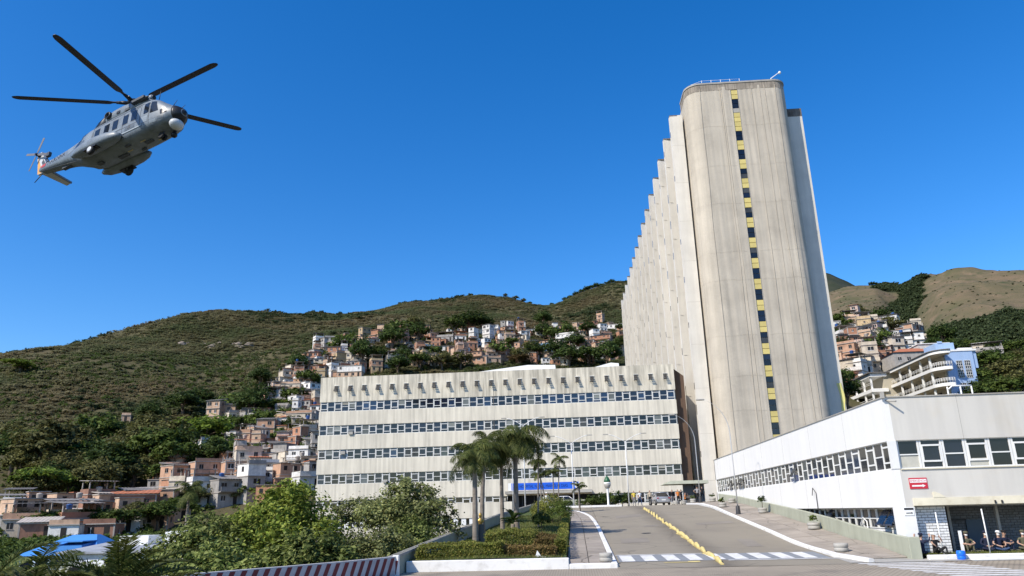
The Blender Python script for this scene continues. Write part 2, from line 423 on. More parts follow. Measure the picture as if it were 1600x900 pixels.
LB = [(5, -3.2), (100, -3.2)]
RB = [(5, -1.5), (98, -1.0)]
COLS = build_cols([
    (-500, LB, [(140, 835), (200, 775), (270, 735), (520, 640)]),
    (-150, LB, [(150, 843), (190, 802), (225, 750), (275, 702), (500, 575)]),
    (0, LB, [(150, 840), (190, 800), (225, 745), (275, 690), (500, 537)]),
    (150, LB, [(150, 838), (190, 796), (230, 738), (285, 678), (520, 510)]),
    (250, LB, [(150, 835), (195, 785), (235, 725), (290, 660), (545, 494)]),
    (330, LB, [(150, 828), (190, 778), (240, 712), (295, 650), (345, 615), (560, 481)]),
    (410, LB, [(150, 818), (195, 760), (245, 700), (295, 640), (345, 585), (580, 479)]),
    (480, LB, [(136, 800), (180, 745), (235, 690), (285, 636), (335, 580), (380, 548), (600, 479)]),
    (560, LB, [(150, 790), (190, 735), (245, 675), (300, 610), (350, 560), (405, 527), (620, 484)]),
    (650, LB, [(155, 785), (200, 715), (255, 650), (310, 595), (365, 545), (420, 515), (640, 472)]),
    (740, LB, [(155, 780), (200, 705), (260, 640), (320, 583), (380, 535), (440, 508), (650, 462)]),
    (800, LB, [(155, 780), (210, 700), (265, 640), (325, 585), (385, 540), (440, 512), (655, 463)]),
    (860, LB, [(155, 780), (220, 690), (270, 640), (325, 588), (395, 542), (450, 515), (655, 477)]),
    (910, LB, [(155, 780), (220, 690), (270, 640), (325, 588), (395, 542), (450, 515), (640, 462)]),
    (960, RB, [(155, 770), (220, 690), (270, 640), (325, 588), (395, 545), (450, 512), (620, 446)]),
    (1050, RB, [(155, 760), (220, 690), (300, 600), (400, 535), (470, 490), (620, 440)]),
    (1150, RB, [(150, 740), (220, 650), (300, 570), (400, 520), (470, 490)]),
    (1240, RB, [(145, 720), (190, 640), (250, 570), (310, 525), (350, 502)]),
    (1310, RB, [(130, 725), (160, 680), (200, 640), (235, 598), (260, 562), (300, 525), (335, 503)]),
    (1370, RB, [(130, 725), (160, 680), (200, 645), (235, 600), (260, 565), (300, 522), (335, 500)]),
    (1420, RB, [(130, 720), (160, 680), (200, 645), (235, 600), (260, 568), (300, 527), (330, 510)]),
    (1460, RB, [(130, 715), (160, 675), (200, 640), (250, 580), (310, 535)]),
    (1520, RB, [(130, 705), (160, 655), (200, 625), (250, 585), (320, 548)]),
    (1600, RB, [(130, 705), (160, 655), (200, 625), (250, 590), (330, 545)]),
    (1800, RB, [(130, 705), (160, 660), (200, 630), (250, 600), (330, 560)]),
], [(1.25, .93), (1.7, .6), (2.6, .2), (4.5, -.02)])
CAZ = np.array([c[0] for c in COLS])

def ring_z(r, az_arr, cols, caz):
    """height on one ring for an array of bearings"""
    zc = np.array([np.interp(r, [p[0] for p in rz], [p[1] for p in rz]) for _, rz in cols])
    return np.interp(az_arr, caz, zc)

azv = np.concatenate([np.radians(np.arange(-180, -46, 4.0)), np.radians(np.arange(-46, 46.01, .28)), np.radians(np.arange(50, 181, 4.0))])
rv = np.concatenate([np.linspace(3, 95, 12), 100 * 1.0165 ** np.arange(0, 250)])
ZT = np.stack([ring_z(r, azv, COLS, CAZ) for r in rv])
# smooth the facets between the surveyed columns, most with distance
K = np.array([1, 4, 6, 4, 1]) / 16.
for it in range(5):
    pad = np.pad(ZT, ((0, 0), (2, 2)), mode='edge')
    ZT = sum(K[i] * pad[:, i:i + ZT.shape[1]] for i in range(5))
for it in range(2):
    pad = np.pad(ZT, ((2, 2), (0, 0)), mode='edge')
    ZT = sum(K[i] * pad[i:i + ZT.shape[0], :] for i in range(5))
fade = np.clip((np.radians(150) - np.abs(azv)) / np.radians(90), 0, 1)
ZT = np.where(ZT > 0, ZT * fade[None, :], ZT)
TX = rv[:, None] * np.sin(azv)[None, :]; TY = rv[:, None] * np.cos(azv)[None, :]
for i, r in enumerate(rv):
    if r < 125: continue
    amp = min((r - 125) / 300., 1.0)
    for j in range(len(azv)):
        if abs(azv[j]) > .9: continue
        x, y = TX[i, j], TY[i, j]
        ZT[i, j] += amp * (7.5 * noise.noise((x * .011, y * .011, 3.1)) - 5.0 * abs(noise.noise((x * .006 + y * .003, y * .004, 7.7))) + 2.6 * noise.noise((x * .035, y * .035, 8.2)) + 1.1 * noise.noise((x * .09, y * .09, 1.7)))

def height(X, Y):
    r = math.hypot(X, Y); a = math.atan2(X, Y)
    i = int(np.clip(np.searchsorted(rv, r) - 1, 0, len(rv) - 2)); j = int(np.clip(np.searchsorted(azv, a) - 1, 0, len(azv) - 2))
    u = (r - rv[i]) / (rv[i + 1] - rv[i]); w = (a - azv[j]) / (azv[j + 1] - azv[j])
    u = min(max(u, 0), 1); w = min(max(w, 0), 1)
    return (ZT[i, j] * (1 - u) + ZT[i + 1, j] * u) * (1 - w) + (ZT[i, j + 1] * (1 - u) + ZT[i + 1, j + 1] * u) * w

def on_hill(x, y, r0=112., r1=690.):
    """where a sight line meets the hillside"""
    d = ray(x, y); d = d / math.hypot(d[0], d[1])
    r = r0
    while r < r1:
        z = CAM[2] + d[2] * r
        if z <= height(d[0] * r, d[1] * r):
            return Vector((d[0] * r, d[1] * r, height(d[0] * r, d[1] * r))), r
        r += 1.0 + r * .002
    return None, None

def hillmat(name, cols, sc1, sc2, forest=None):
    m = bpy.data.materials.new(name); m.use_nodes = True
    nt = m.node_tree; N = nt.nodes; L = nt.links
    p = N['Principled BSDF']; p.inputs['Roughness'].default_value = .95; p.inputs['Specular IOR Level'].default_value = .1
    geo = N.new('ShaderNodeNewGeometry')
    def nz(s, d=8):
        n = N.new('ShaderNodeTexNoise'); n.inputs['Scale'].default_value = s; n.inputs['Detail'].default_value = d
        n.inputs['Roughness'].default_value = .65
        L.new(geo.outputs['Position'], n.inputs['Vector']); return n.outputs['Fac']
    def ramp(f, a, b, lo, hi):
        c = N.new('ShaderNodeValToRGB'); c.color_ramp.elements[0].color = (*a, 1); c.color_ramp.elements[1].color = (*b, 1)
        c.color_ramp.elements[0].position = lo; c.color_ramp.elements[1].position = hi
        L.new(f, c.inputs[0]); return c.outputs[0]
    def mix(f, a, b):
        x = N.new('ShaderNodeMix'); x.data_type = 'RGBA'; L.new(f, x.inputs['Factor']); L.new(a, x.inputs[6]); L.new(b, x.inputs[7]); return x.outputs[2]
    a = ramp(nz(sc1), cols[0], cols[1], .38, .62)
    b = ramp(nz(sc2), cols[2], cols[3], .35, .65)
    f = ramp(nz(sc1 * 2.7), (0, 0, 0), (1, 1, 1), .42, .62)
    c = mix(f, a, b)
    if forest:
        at = N.new('ShaderNodeAttribute'); at.attribute_name = 'woodland'
        g = ramp(nz(sc2 * 1.5), forest[0], forest[1], .35, .7)
        c = mix(at.outputs['Fac'], c, g)
    L.new(c, p.inputs['Base Color'])
    bm_ = N.new('ShaderNodeBump'); bm_.inputs['Strength'].default_value = .9; bm_.inputs['Distance'].default_value = 2.0
    L.new(nz(sc2 * 1.3), bm_.inputs['Height']); L.new(bm_.outputs[0], p.inputs['Normal'])
    return m

M['hill'] = hillmat('scrub_hillside', ((.074, .068, .033), (.102, .086, .047), (.062, .065, .028), (.105, .09, .05)), .012, .09)
terr = link('terrain', grid_mesh('terrain', np.stack([TX, TY, ZT], -1), [M['hill']]))
tag(terr, kind='structure')

# bare hills beyond, right of the tower
FB = [(420, -20), (520, 10)]
FC = build_cols([
    (1050, FB, [(700, 560), (1000, 500), (1300, 480)]),
    (1250, FB, [(700, 540), (1000, 490), (1300, 468)]),
    (1300, FB, [(650, 545), (800, 512), (1000, 486), (1250, 463)]),
    (1345, FB, [(650, 545), (800, 510), (950, 478), (1250, 449)]),
    (1395, FB, [(650, 545), (800, 512), (900, 490), (1000, 468), (1250, 443)]),
    (1425, FB, [(650, 548), (850, 520), (1050, 480), (1250, 441)]),
    (1455, FB, [(600, 550), (800, 512), (950, 478), (1200, 438)]),
    (1490, FB, [(550, 548), (700, 510), (900, 460), (1150, 427)]),
    (1530, FB, [(550, 545), (700, 500), (850, 455), (1080, 418)]),
    (1570, FB, [(550, 540), (700, 495), (850, 452), (1080, 417)]),
    (1610, FB, [(550, 535), (700, 490), (850, 450), (1080, 420)]),
    (1900, FB, [(550, 540), (700, 500), (850, 470), (1080, 440)]),
], [(1.3, .9), (1.8, .4), (2.5, -.05)])
FAZ = np.array([c[0] for c in FC])
faz = np.linspace(FAZ[0], FAZ[-1], 190); frv = 420 * 1.0125 ** np.arange(0, 150)
FZ = np.stack([ring_z(r, faz, FC, FAZ) for r in frv])
for it in range(4):
    pad = np.pad(FZ, ((0, 0), (2, 2)), mode='edge'); FZ = sum(K[i] * pad[:, i:i + FZ.shape[1]] for i in range(5))
FX = frv[:, None] * np.sin(faz)[None, :]; FY = frv[:, None] * np.cos(faz)[None, :]
WOOD = np.zeros_like(FZ)
for i, r in enumerate(frv):
    for j in range(len(faz)):
        x, y = FX[i, j], FY[i, j]
        FZ[i, j] += 11 * noise.noise((x * .0065, y * .0065, 5.1)) - 9 * abs(noise.noise((x * .009, y * .006, 1.3))) + 6 * noise.noise((x * .021, y * .021, 2.2)) + 2.6 * noise.noise((x * .07, y * .07, 2.2))
        # woods fill the gully and the foot of the slope
        px = np.interp(faz[j], FAZ, [1050, 1250, 1300, 1345, 1395, 1425, 1455, 1490, 1530, 1570, 1610, 1900])
        gx = 1405 + (r - 650) / 600 * 62
        gully = math.exp(-((px - gx) / 27) ** 2) * (1 if r > 560 else .5)
        foot = np.interp(r, [560, 640, 730], [1, .75, 0]) * np.interp(px, [1400, 1450], [.2, 1])
        ridge = .75 if (r > 1130 and px > 1385 and px < 1475) else 0
        n = noise.noise((x * .018, y * .018, 9.)) * .5 + noise.noise((x * .05, y * .05, 4.)) * .3
        WOOD[i, j] = 1 / (1 + math.exp(-11 * (max(gully, foot, ridge) + n * .8 - .47)))
M['farhill'] = hillmat('dry_grass_hill', ((.085, .085, .042), (.155, .115, .072), (.056, .068, .031), (.20, .142, .092)), .011, .06, ((.022, .034, .016), (.05, .065, .028)))
fh = link('far_hills', grid_mesh('far_hills', np.stack([FX, FY, FZ], -1), [M['farhill']]))
at_ = fh.data.attributes.new('woodland', 'FLOAT', 'POINT'); at_.data.foreach_set('value', WOOD.astype(np.float32).ravel())
tag(fh, kind='structure')
# distant mountain behind them
MC = build_cols([
    (1050, [(1900, -50)], [(2300, 470), (2800, 440)]), (1200, [(1900, -50)], [(2300, 470), (2800, 432)]), (1290, [(1900, -50)], [(2300, 470), (2800, 428)]),
    (1325, [(1900, -50)], [(2300, 470), (2800, 427)]), (1345, [(1900, -50)], [(2300, 475), (2800, 434)]), (1365, [(1900, -50)], [(2300, 480), (2800, 444)]),
    (1400, [(1900, -50)], [(2300, 485), (2800, 455)]), (1500, [(1900, -50)], [(2300, 500), (2800, 470)])], [(1.2, .6), (1.5, -.1)])
MAZ = np.array([c[0] for c in MC]); maz = np.linspace(MAZ[0], MAZ[-1], 90); mrv = np.linspace(1900, 4200, 60)
MZ = np.stack([ring_z(r, maz, MC, MAZ) for r in mrv])
for it in range(2):
    pad = np.pad(MZ, ((0, 0), (2, 2)), mode='edge'); MZ = sum(K[i] * pad[:, i:i + MZ.shape[1]] for i in range(5))
MX = mrv[:, None] * np.sin(maz)[None, :]; MY = mrv[:, None] * np.cos(maz)[None, :]
for i in range(MZ.shape[0]):
    for j in range(MZ.shape[1]):
        MZ[i, j] += 16 * noise.noise((MX[i, j] * .006, MY[i, j] * .006, 1.)) + 7 * noise.noise((MX[i, j] * .02, MY[i, j] * .02, 1.))
M['mount'] = hillmat('wooded_mountain', ((.025, .034, .020), (.045, .052, .032), (.03, .04, .022), (.06, .058, .04)), .004, .02)
tag(link('mountain', grid_mesh('mountain', np.stack([MX, MY, MZ], -1), [M['mount']])), kind='structure')

# ------------------------------------------------------------------ roads and pavements
LP = ([35.75, 47, 55, 65, 72, 80, 90, 130], [.504, 1.08, 1.5, 2.0, 2.5, 2.93, 3.38, 3.5])
RP = ([35.75, 45, 50.5, 57.7, 70.6, 78, 90, 130], [.504, .97, 1.44, 2.0, 3.0, 3.33, 3.46, 3.5])
def zr(X, Y):
    """surface of the entrance ramp"""
    a = np.interp(Y, *LP); b = np.interp(Y, *RP); t = min(max((X - 1.8) / 10.1, 0), 1)
    return a * (1 - t) + b * t
def sheet(name, xs, ys, zf, mat, kind='structure', parent=None):
    P = np.array([[(x, y, zf(x, y)) for y in ys] for x in xs])
    o = link(name, grid_mesh(name, P, [mat]), parent)
    if kind: tag(o, kind=kind)
    return o
# main road in front (block paving)
def main_mat():
    m = M['setts']; nt = m.node_tree; N = nt.nodes; L = nt.links
    br = N.new('ShaderNodeTexBrick'); br.inputs['Scale'].default_value = 1.0
    br.inputs['Brick Width'].default_value = .22; br.inputs['Row Height'].default_value = .20; br.inputs['Mortar Size'].default_value = .022
    geo = N.new('ShaderNodeNewGeometry'); L.new(geo.outputs['Position'], br.inputs['Vector'])
    p = N['Principled BSDF']
    src = p.inputs['Base Color'].links[0].from_socket
    mx = N.new('ShaderNodeMix'); mx.data_type = 'RGBA'; mx.blend_type = 'MULTIPLY'; mx.inputs['Factor'].default_value = 1
    r = N.new('ShaderNodeMapRange'); r.inputs['To Min'].default_value = 1.05; r.inputs['To Max'].default_value = .55
    L.new(br.outputs['Fac'], r.inputs['Value'])
    L.new(src, mx.inputs[6]); L.new(r.outputs[0], mx.inputs[7]); L.new(mx.outputs[2], p.inputs['Base Color'])
main_mat()
o = MB()
o.prism([(-15.2, 20), (-13.2, 25.9), (-10.7, 29.2), (-7.95, 34.2), (-7.95, 36.32), (60, 36.32), (60, 9), (-24, 9)], -3.1, .5)
tag(o.obj('main_road', M['setts']), kind='structure')
o = MB(); o.prism([(-24, 8.99), (60, 8.99), (60, -80), (-60, -80), (-60, -10)], -3.1, .46); tag(o.obj('unseen_dark_lawn', M['lawn']), kind='structure')  # unseen dark ground, added to cut light bounced up to the helicopter
# front verge between the main road and the right wing
sheet('forecourt_paving', np.linspace(12.0, 60, 30), np.linspace(36.34, 38.6, 4), lambda x, y: .52 + (y - 36.3) * .05, M['grey_conc'])
sheet('entrance_ramp', np.linspace(1.75, 11.95, 12), np.linspace(35.75, 96, 70), lambda x, y: zr(x, y) + .012 * math.exp(-((x - 6.9) / 3) ** 2), M['asphalt'])
sheet('upper_road', np.linspace(-6, 1.74, 10), np.linspace(67, 88, 20), lambda x, y: zr(1.8, y) - .01, M['asphalt'])
sheet('upper_forecourt', np.linspace(-8, 15.1, 20), np.linspace(88, 111.9, 20), lambda x, y: np.interp(y, [88, 92, 112], [3.26, 3.42, 3.49]) - (.06 if y < 90 else 0), M['asphalt'])

# kerbs
def kerb(name, pts, w, h, mat):
    b = MB(); rr = []
    for i, (x, y, z) in enumerate(pts):
        a = Vector(pts[max(i - 1, 0)]); c = Vector(pts[min(i + 1, len(pts) - 1)]); t = (c - a); t.z = 0; t.normalize()
        n = Vector((t.y, -t.x, 0))
        p = Vector((x, y, z)); q = p + n * w
        c0 = .03
        rr.append([(p.x, p.y, z - .3), (p.x, p.y, z + h - c0), tuple(p + n * c0 + Vector((0, 0, h))), tuple(q - n * c0 + Vector((0, 0, h))), (q.x, q.y, z + h - c0), (q.x, q.y, z - .3)])
    b.rings(rr, 0)
    return tag(b.obj(name, mat), kind='structure')
LCX = lambda Y: np.interp(Y, [36, 60, 66, 71, 75.5, 79.5, 83, 85.5], [1.80, 1.75, 1.66, 1.42, 1.0, .3, -1.1, -3.6])
ys = [36.4 + i * 1.5 for i in range(20)] + list(np.linspace(66.5, 85.5, 20))
kerb('kerb_left', [(LCX(y) - .28, y, zr(1.8, y)) for y in ys], .28, .13, M['kerbwhite'])
RCX = lambda Y: np.interp(Y, [36, 39, 42, 60, 80, 90], [12.9, 12.05, 11.9, 11.95, 12.25, 12.5])
ys = [36.4, 37, 37.6, 38.2, 39, 40, 41] + [42 + i * 2 for i in range(25)]
kerb('kerb_right', [(RCX(y), y, zr(11.9, y)) for y in ys], .28, .14, M['kerbwhite'])
b = MB(); b.cbox(-7.94, -.42, 36.34, 36.62, .3, .98, .03); tag(b.obj('flower_bed_kerb', M['kerbwhite']), kind='structure')
b = MB(); b.cbox(-.41, 1.78, 36.34, 36.62, .3, .72, .03); tag(b.obj('pavement_kerb', M['kerbwhite']), kind='structure')
b = MB(); b.cbox(-4.5, 5.4, 92.2, 92.5, 3.2, 3.62, .03); tag(b.obj('far_kerb', M['kerbwhite']), kind='structure')

# pavements: slabs of their own on a dark bedding
def pavement(name, x0f, x1f, y0, y1, nx, step, zf, alt=None):
    ys = np.arange(y0, y1 + .01, step)
    bed = sheet(name, np.linspace(0, 1, 6), ys, lambda u, y: 0, M['joint'])
    P = np.array([[(x0f(y) * (1 - u) + x1f(y) * u, y, zf(x0f(y) * (1 - u) + x1f(y) * u, y) - .03) for y in ys] for u in np.linspace(0, 1, 6)])
    bed.data.vertices.foreach_set('co', P.astype(np.float32).ravel()); bed.data.update()
    g = .022
    for k in range(len(ys) - 1):
        ya, yb = ys[k] + g, ys[k + 1] - g
        for i in range(nx):
            u0, u1 = i / nx, (i + 1) / nx
            xa0 = x0f(ya) * (1 - u0) + x1f(ya) * u0 + g; xa1 = x0f(ya) * (1 - u1) + x1f(ya) * u1 - g
            xb0 = x0f(yb) * (1 - u0) + x1f(yb) * u0 + g; xb1 = x0f(yb) * (1 - u1) + x1f(yb) * u1 - g
            j = rnd.uniform(-.008, .008); t = rnd.uniform(-.006, .006)
            top = [(xa0, ya, zf(xa0, ya) + j), (xa1, ya, zf(xa1, ya) + j + t), (xb1, yb, zf(xb1, yb) + j + t), (xb0, yb, zf(xb0, yb) + j)]
            bot = [(x, y, z - .07) for x, y, z in top]
            mb = MB(); mb.rings([bot, top], 0); mb.obj('paving_slab', M['slab'], bed)
    return bed
pavement('pavement_left', lambda y: -.52 if y < 70 else -.7, lambda y: LCX(y) - .29, 36.65, 82, 2, 1.15, lambda x, y: zr(1.8, y) + .115)
pavement('pavement_right', lambda y: RCX(y) + .29, lambda y: 14.94, 37.6, 90, 2, 1.3, lambda x, y: zr(11.9, y) + np.interp(y, [37.6, 41], [.02, .125]) + .05 * np.interp(y, [37.6, 41], [.2, 1]) * (x - 12.2))

# painted markings on the ramp
def marking(name, mat):
    return tag(MB().add([(0, 0, 0), (.001, 0, 0), (0, .001, 0)], [(0, 1, 2)]).obj(name, mat), kind='structure')
cw = empty('crosswalk', (0, 0, 0), kind='structure')
def ramp_quad(name, x0, x1, y0, y1, mat, parent, dz, sk=0.):
    m = MB(); n = 6
    for i in range(n):
        a, c = y0 + (y1 - y0) * i / n, y0 + (y1 - y0) * (i + 1) / n
        sa, sc_ = sk * (a - y0), sk * (c - y0)
        f = lambda x, y: zr(x, y) + .012 * math.exp(-((x - 6.9) / 3) ** 2) + dz
        m.add([(x0 + sa, a, f(x0 + sa, a)), (x1 + sa, a, f(x1 + sa, a)), (x1 + sc_, c, f(x1 + sc_, c)), (x0 + sc_, c, f(x0 + sc_, c))], [(0, 1, 2, 3)])
    return m.obj(name, mat, parent)
ramp_quad('painted_ground', 1.95, 11.75, 38.15, 40.9, M['bluegrey'], cw, .016)
x = 2.1
while x < 11.3:
    ramp_quad('stripe', x, x + .62, 38.25, 40.75, M['paint'], cw, .022, sk=-.02)
    x += 1.06
ramp_quad('edge_line', 1.9, 6.4, 40.98, 41.16, M['paint'], cw, .018)
ramp_quad('edge_line', 7.0, 12.0, 37.85, 38.05, M['paint'], cw, .018)
ramp_quad('yellow_patch', 3.9, 5.5, 37.45, 37.62, M['yellow'], cw, .018, sk=.8)
ramp_quad('yellow_patch', 5.1, 5.65, 37.5, 37.9, M['yellow'], cw, .02)
# repairs, a manhole cover and tyre wear on the ramp
rp = empty('road_repairs', (0, 0, 0), kind='structure')
for x0, x1, y0, y1 in ((2.6, 4.3, 47.5, 50.2), (8.6, 11.2, 57, 58.6), (3.4, 5.6, 68, 70.5), (9.2, 10.1, 44, 47.6), (4.9, 6.0, 58, 59.3)):
    ramp_quad('repair_patch', x0, x1, y0, y1, M['patch'], rp, .010, sk=.03)
m = MB()
mh = [(4.6 + .32 * math.cos(t), 53.2 + .32 * math.sin(t)) for t in np.linspace(0, 2 * math.pi, 20, endpoint=False)]
m.add([(x, y, zr(x, y) + .022) for x, y in mh], [tuple(range(20))]); m.obj('manhole_cover', M['darkmetal'], rp)
# zebra crossing over the main road at the right
zc = empty('zebra_crossing', (0, 0, 0), kind='structure')
for k in range(11):
    y0 = 36.2 - k * .82; xs = 12.2 + k * .11
    m = MB(); m.add([(xs, y0 - .42, .506), (xs + 3.6, y0 - .42, .506), (xs + 3.6, y0, .506), (xs, y0, .506)], [(0, 1, 2, 3)])
    m.obj('stripe', M['paint'], zc)
b = MB(); b.cbox(15.6, 60, 36.9, 37.15, .3, .74, .03); tag(b.obj('verge_kerb', M['kerbwhite']), kind='structure')
b = MB(); b.cbox(17.2, 60, 36.36, 36.6, .3, .62, .03); tag(b.obj('gutter_kerb', M['kerbwhite']), kind='structure')
sheet('verge_lawn', np.linspace(15.6, 60, 60), np.linspace(37.15, 39.2, 5), lambda x, y: .70 + .03 * noise.noise((x, y, 0)), M['lawn'])
sheet('covered_floor', np.linspace(15.9, 60, 10), np.linspace(38.9, 46, 4), lambda x, y: .745, M['grey_conc'])

# planted bed left of the pavement
def bedz(x, y):
    base = np.interp(y, [36.6, 47, 55, 65, 72, 80, 90], [.92, 1.28, 1.75, 2.25, 2.7, 3.1, 3.5])
    return base + .05 * noise.noise((x * .7, y * .7, 2)) + .10 * math.sin(max(0, min(1, (x + 7.5) / 7)) * math.pi)
RWX = lambda y: np.interp(y, [34.4, 86], [-8.15, -4.45])
ysb = np.linspace(36.6, 86, 60)
P = np.array([[(RWX(y) * (1 - u) + (-.55 if y < 70 else min(-.7, LCX(y) - .5)) * u, y, 0) for y in ysb] for u in np.linspace(0, 1, 14)])
for i in range(P.shape[0]):
    for j in range(P.shape[1]): P[i, j, 2] = bedz(P[i, j, 0], P[i, j, 1])
tag(link('flower_bed', grid_mesh('flower_bed', P, [M['lawn']])), kind='structure')
# ------------------------------------------------------------------ walls by the ramp
rw = empty('retaining_wall', (-8.1, 36, .5), label='olive grey retaining wall climbing beside the palm lawn', cat='wall')
RWT = ([34.4, 45, 60, 86], [1.28, 1.92, 2.80, 3.92])
m = MB(); rr = []; cp = []
for y in np.linspace(34.6, 86, 30):
    x = RWX(y); z = np.interp(y, *RWT)
    rr.append([(x + .0 + 8.1, y - 36, -4), (x + 8.1, y - 36, z - .5), (x - .22 + 8.1, y - 36, z - .5), (x - .22 + 8.1, y - 36, -4)])
    cp.append([(x + .04 + 8.1, y - 36, z - .62), (x + .04 + 8.1, y - 36, z - .5), (x - .26 + 8.1, y - 36, z - .5), (x - .26 + 8.1, y - 36, z - .62)])
m.rings(rr, 0); m.obj('wall_face', M['olive'], rw); m = MB(); m.rings(cp, 0); m.obj('coping', M['grey_conc'], rw)

lw = empty('ramp_wall', (14.95, 37.2, .5), label='pale olive parapet wall between the right pavement and the white wing', cat='wall')
LWT = ([37.2, 38, 43.4, 47.4, 53.8, 62.3, 74, 84], [1.50, 1.53, 1.87, 2.25, 2.72, 3.25, 4.0, 4.45])
m = MB(); rr = []
for y in np.linspace(37.25, 83, 34):
    z = np.interp(y, *LWT) - .5
    rr.append([(0, y - 37.2, -.6), (0, y - 37.2, z - .03), (.03, y - 37.2, z), (.13, y - 37.2, z), (.16, y - 37.2, z - .03), (.16, y - 37.2, -.6)])
m.rings(rr, 0); m.obj('wall_face', M['olive'], lw)
m = MB(); m.cbox(-.004, .5, -.04, .30, -.3, 1.01, .02); m.obj('end_pier', M['olive'], lw)

# striped barrier along the main road
sb = empty('striped_barrier', (-8.1, 34.4, .5), label='red and white striped concrete barrier at the foot of the bushes', cat='barrier')
BP = [Vector((-7.94, 34.45, 0)), Vector((-9.3, 31.9, 0)), Vector((-10.97, 29.4, 0)), Vector((-13.35, 26.4, 0)), Vector((-15.3, 23.4, 0)), Vector((-17.2, 20.0, 0))]
def along(poly, s):
    for a, c in zip(poly[:-1], poly[1:]):
        l = (c - a).length
        if s <= l: return a.lerp(c, s / l), (c - a).normalized()
        s -= l
    return poly[-1], (poly[-1] - poly[-2]).normalized()
LEN = sum((c - a).length for a, c in zip(BP[:-1], BP[1:]))
base = Vector((-8.1, 34.4, .5))
m = MB(); rr = []
for k in range(25):
    p, t = along(BP, LEN * k / 24); n = Vector((-t.y, t.x, 0)); h = 1.30 - .05 * k / 24
    rr.append([tuple(p + n * .0 + Vector((0, 0, -.5)) - base), tuple(p + Vector((0, 0, h)) - base), tuple(p - n * .25 + Vector((0, 0, h)) - base), tuple(p - n * .25 + Vector((0, 0, -.5)) - base)])
m.rings(rr, 0); m.obj('barrier_wall', M['barrier_shade_white'], sb)
s = .15
while s < LEN - 1:
    mb = MB(); v = []
    for ds, z in ((0, .42), (.21, .42), (.21 - .36, 1.24), (-.36, 1.24)):
        p, t = along(BP, max(0.01, s + .36 + ds)); n = Vector((-t.y, t.x, 0)); v.append(tuple(p + n * .006 + Vector((0, 0, z)) - base))
    mb.add(v, [(0, 1, 2, 3)]); mb.obj('red_stripe', M['red'], sb); s += .46
m = MB(); m.cbox(-.02, .26, -.02, .22, -.1, .84, .02); m.obj('end_post', M['kerbwhite'], sb)
m = MB(); m.add([(.02, -.026, .05), (.14, -.026, .05), (.24, -.026, .62), (.12, -.026, .62)], [(0, 1, 2, 3)])
m.add([(.02, -.026, .40), (.02, -.026, .72), (.11, -.026, .80), (.05, -.026, .80)], [(0, 1, 2, 3)]); m.obj('red_stripe', M['red'], sb)

# ------------------------------------------------------------------ long office block
ob = empty('office_block', (-38.2, 112, 3.4), label='long cream concrete office block with five bands of ribbon windows', cat='building')
BX0, BX1, BY = -38.2, 15.45, 112.0
ROWS = [18.42, 14.86, 11.28, 7.70, 3.92]   # sill heights
WH = 1.46
def bpart(name, mb, mats, parent=ob):
    return mb.xform(Matrix.Translation((38.2, -112, -3.4))).obj(name, mats, parent)
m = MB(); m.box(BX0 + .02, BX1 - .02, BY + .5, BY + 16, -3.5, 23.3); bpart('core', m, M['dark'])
m = MB(); m.box(BX0, BX1, BY, BY + .35, ROWS[0] + WH, 23.68); bpart('parapet_band', m, M['cream_top'])
for i in range(4):
    m = MB(); m.box(BX0 - .02, BX1, BY - .03, BY + .35, ROWS[i + 1] + WH, ROWS[i]); bpart('spandrel_band', m, M['cream'])
m = MB(); m.box(BX0 - .02, -9.4, BY - .03, BY + .35, -3.5, ROWS[4]); bpart('base_band', m, M['cream'])
m = MB(); m.box(3.2, BX1, BY - .03, BY + .35, 2.5, ROWS[4]); bpart('base_band', m, M['cream'])
m = MB(); m.box(BX0 - .02, BX0 + .36, BY + .352, BY + 16.2, -3.5, 23.66); bpart('end_wall', m, M['cream_top'])
m = MB(); m.box(BX1 - .3, BX1 - .003, BY + .352, BY + 16.2, -3.5, 23.66); bpart('end_wall', m, M['cream'])
m = MB(); m.box(BX0 + .36, BX1 - .3, BY + .352, BY + 16.1, 23.1, 23.35); bpart('roof', m, M['grey_conc'])
m = MB(); m.box(-11.56, -11.50, BY - .012, BY + .05, 15, 23.685); bpart('expansion_joint', m, M['soot'])
# windows: two kinds alternate
def win_meshes(w, h, kind, gm, dp=.10, bar=.085):
    """frame and panes of one window, centred on x, sill at z=0, outer face at y=0"""
    f = MB(); s = bar * .62
    f.box(-w / 2, -w / 2 + s, 0, dp, 0, h); f.box(w / 2 - s, w / 2, 0, dp, 0, h)
    f.box(-w / 2 + s, w / 2 - s, 0, dp, 0, .05); f.box(-w / 2 + s, w / 2 - s, 0, dp, h - .04, h)
    if kind == 'A':
        for z in (.24 * h, .80 * h): f.box(-w / 2 + s, w / 2 - s, -.015, dp - .02, z - .035, z + .045)
        for sx in (-1, 1): f.box(sx * (w / 2 - s) - (.05 if sx > 0 else 0), sx * (w / 2 - s) + (.05 if sx < 0 else 0), -.01, dp - .03, .24 * h, .80 * h)
    else:
        f.box(-w / 2 + s, w / 2 - s, 0, dp, .49 * h - .03, .49 * h + .03)
    p = MB(); p.box(-w / 2 + .02, w / 2 - .02, dp * .5, dp * .5 + .02, .02, h - .02)
    return f.mesh('window', [M['frame']]), [p.mesh('pane', [g]) for g in gm]
GL = [M['gl_navy'], M['gl_black'], M['gl_blue'], M['gl_teal'], M['gl_grey']]
NW = 49; PW = (BX1 - .15 - BX0 - .15) / NW
WA, WAp = win_meshes(PW - .03, WH - .02, 'A', GL); WB_, WBp = win_meshes(PW - .03, WH - .02, 'B', GL)
BLND = []
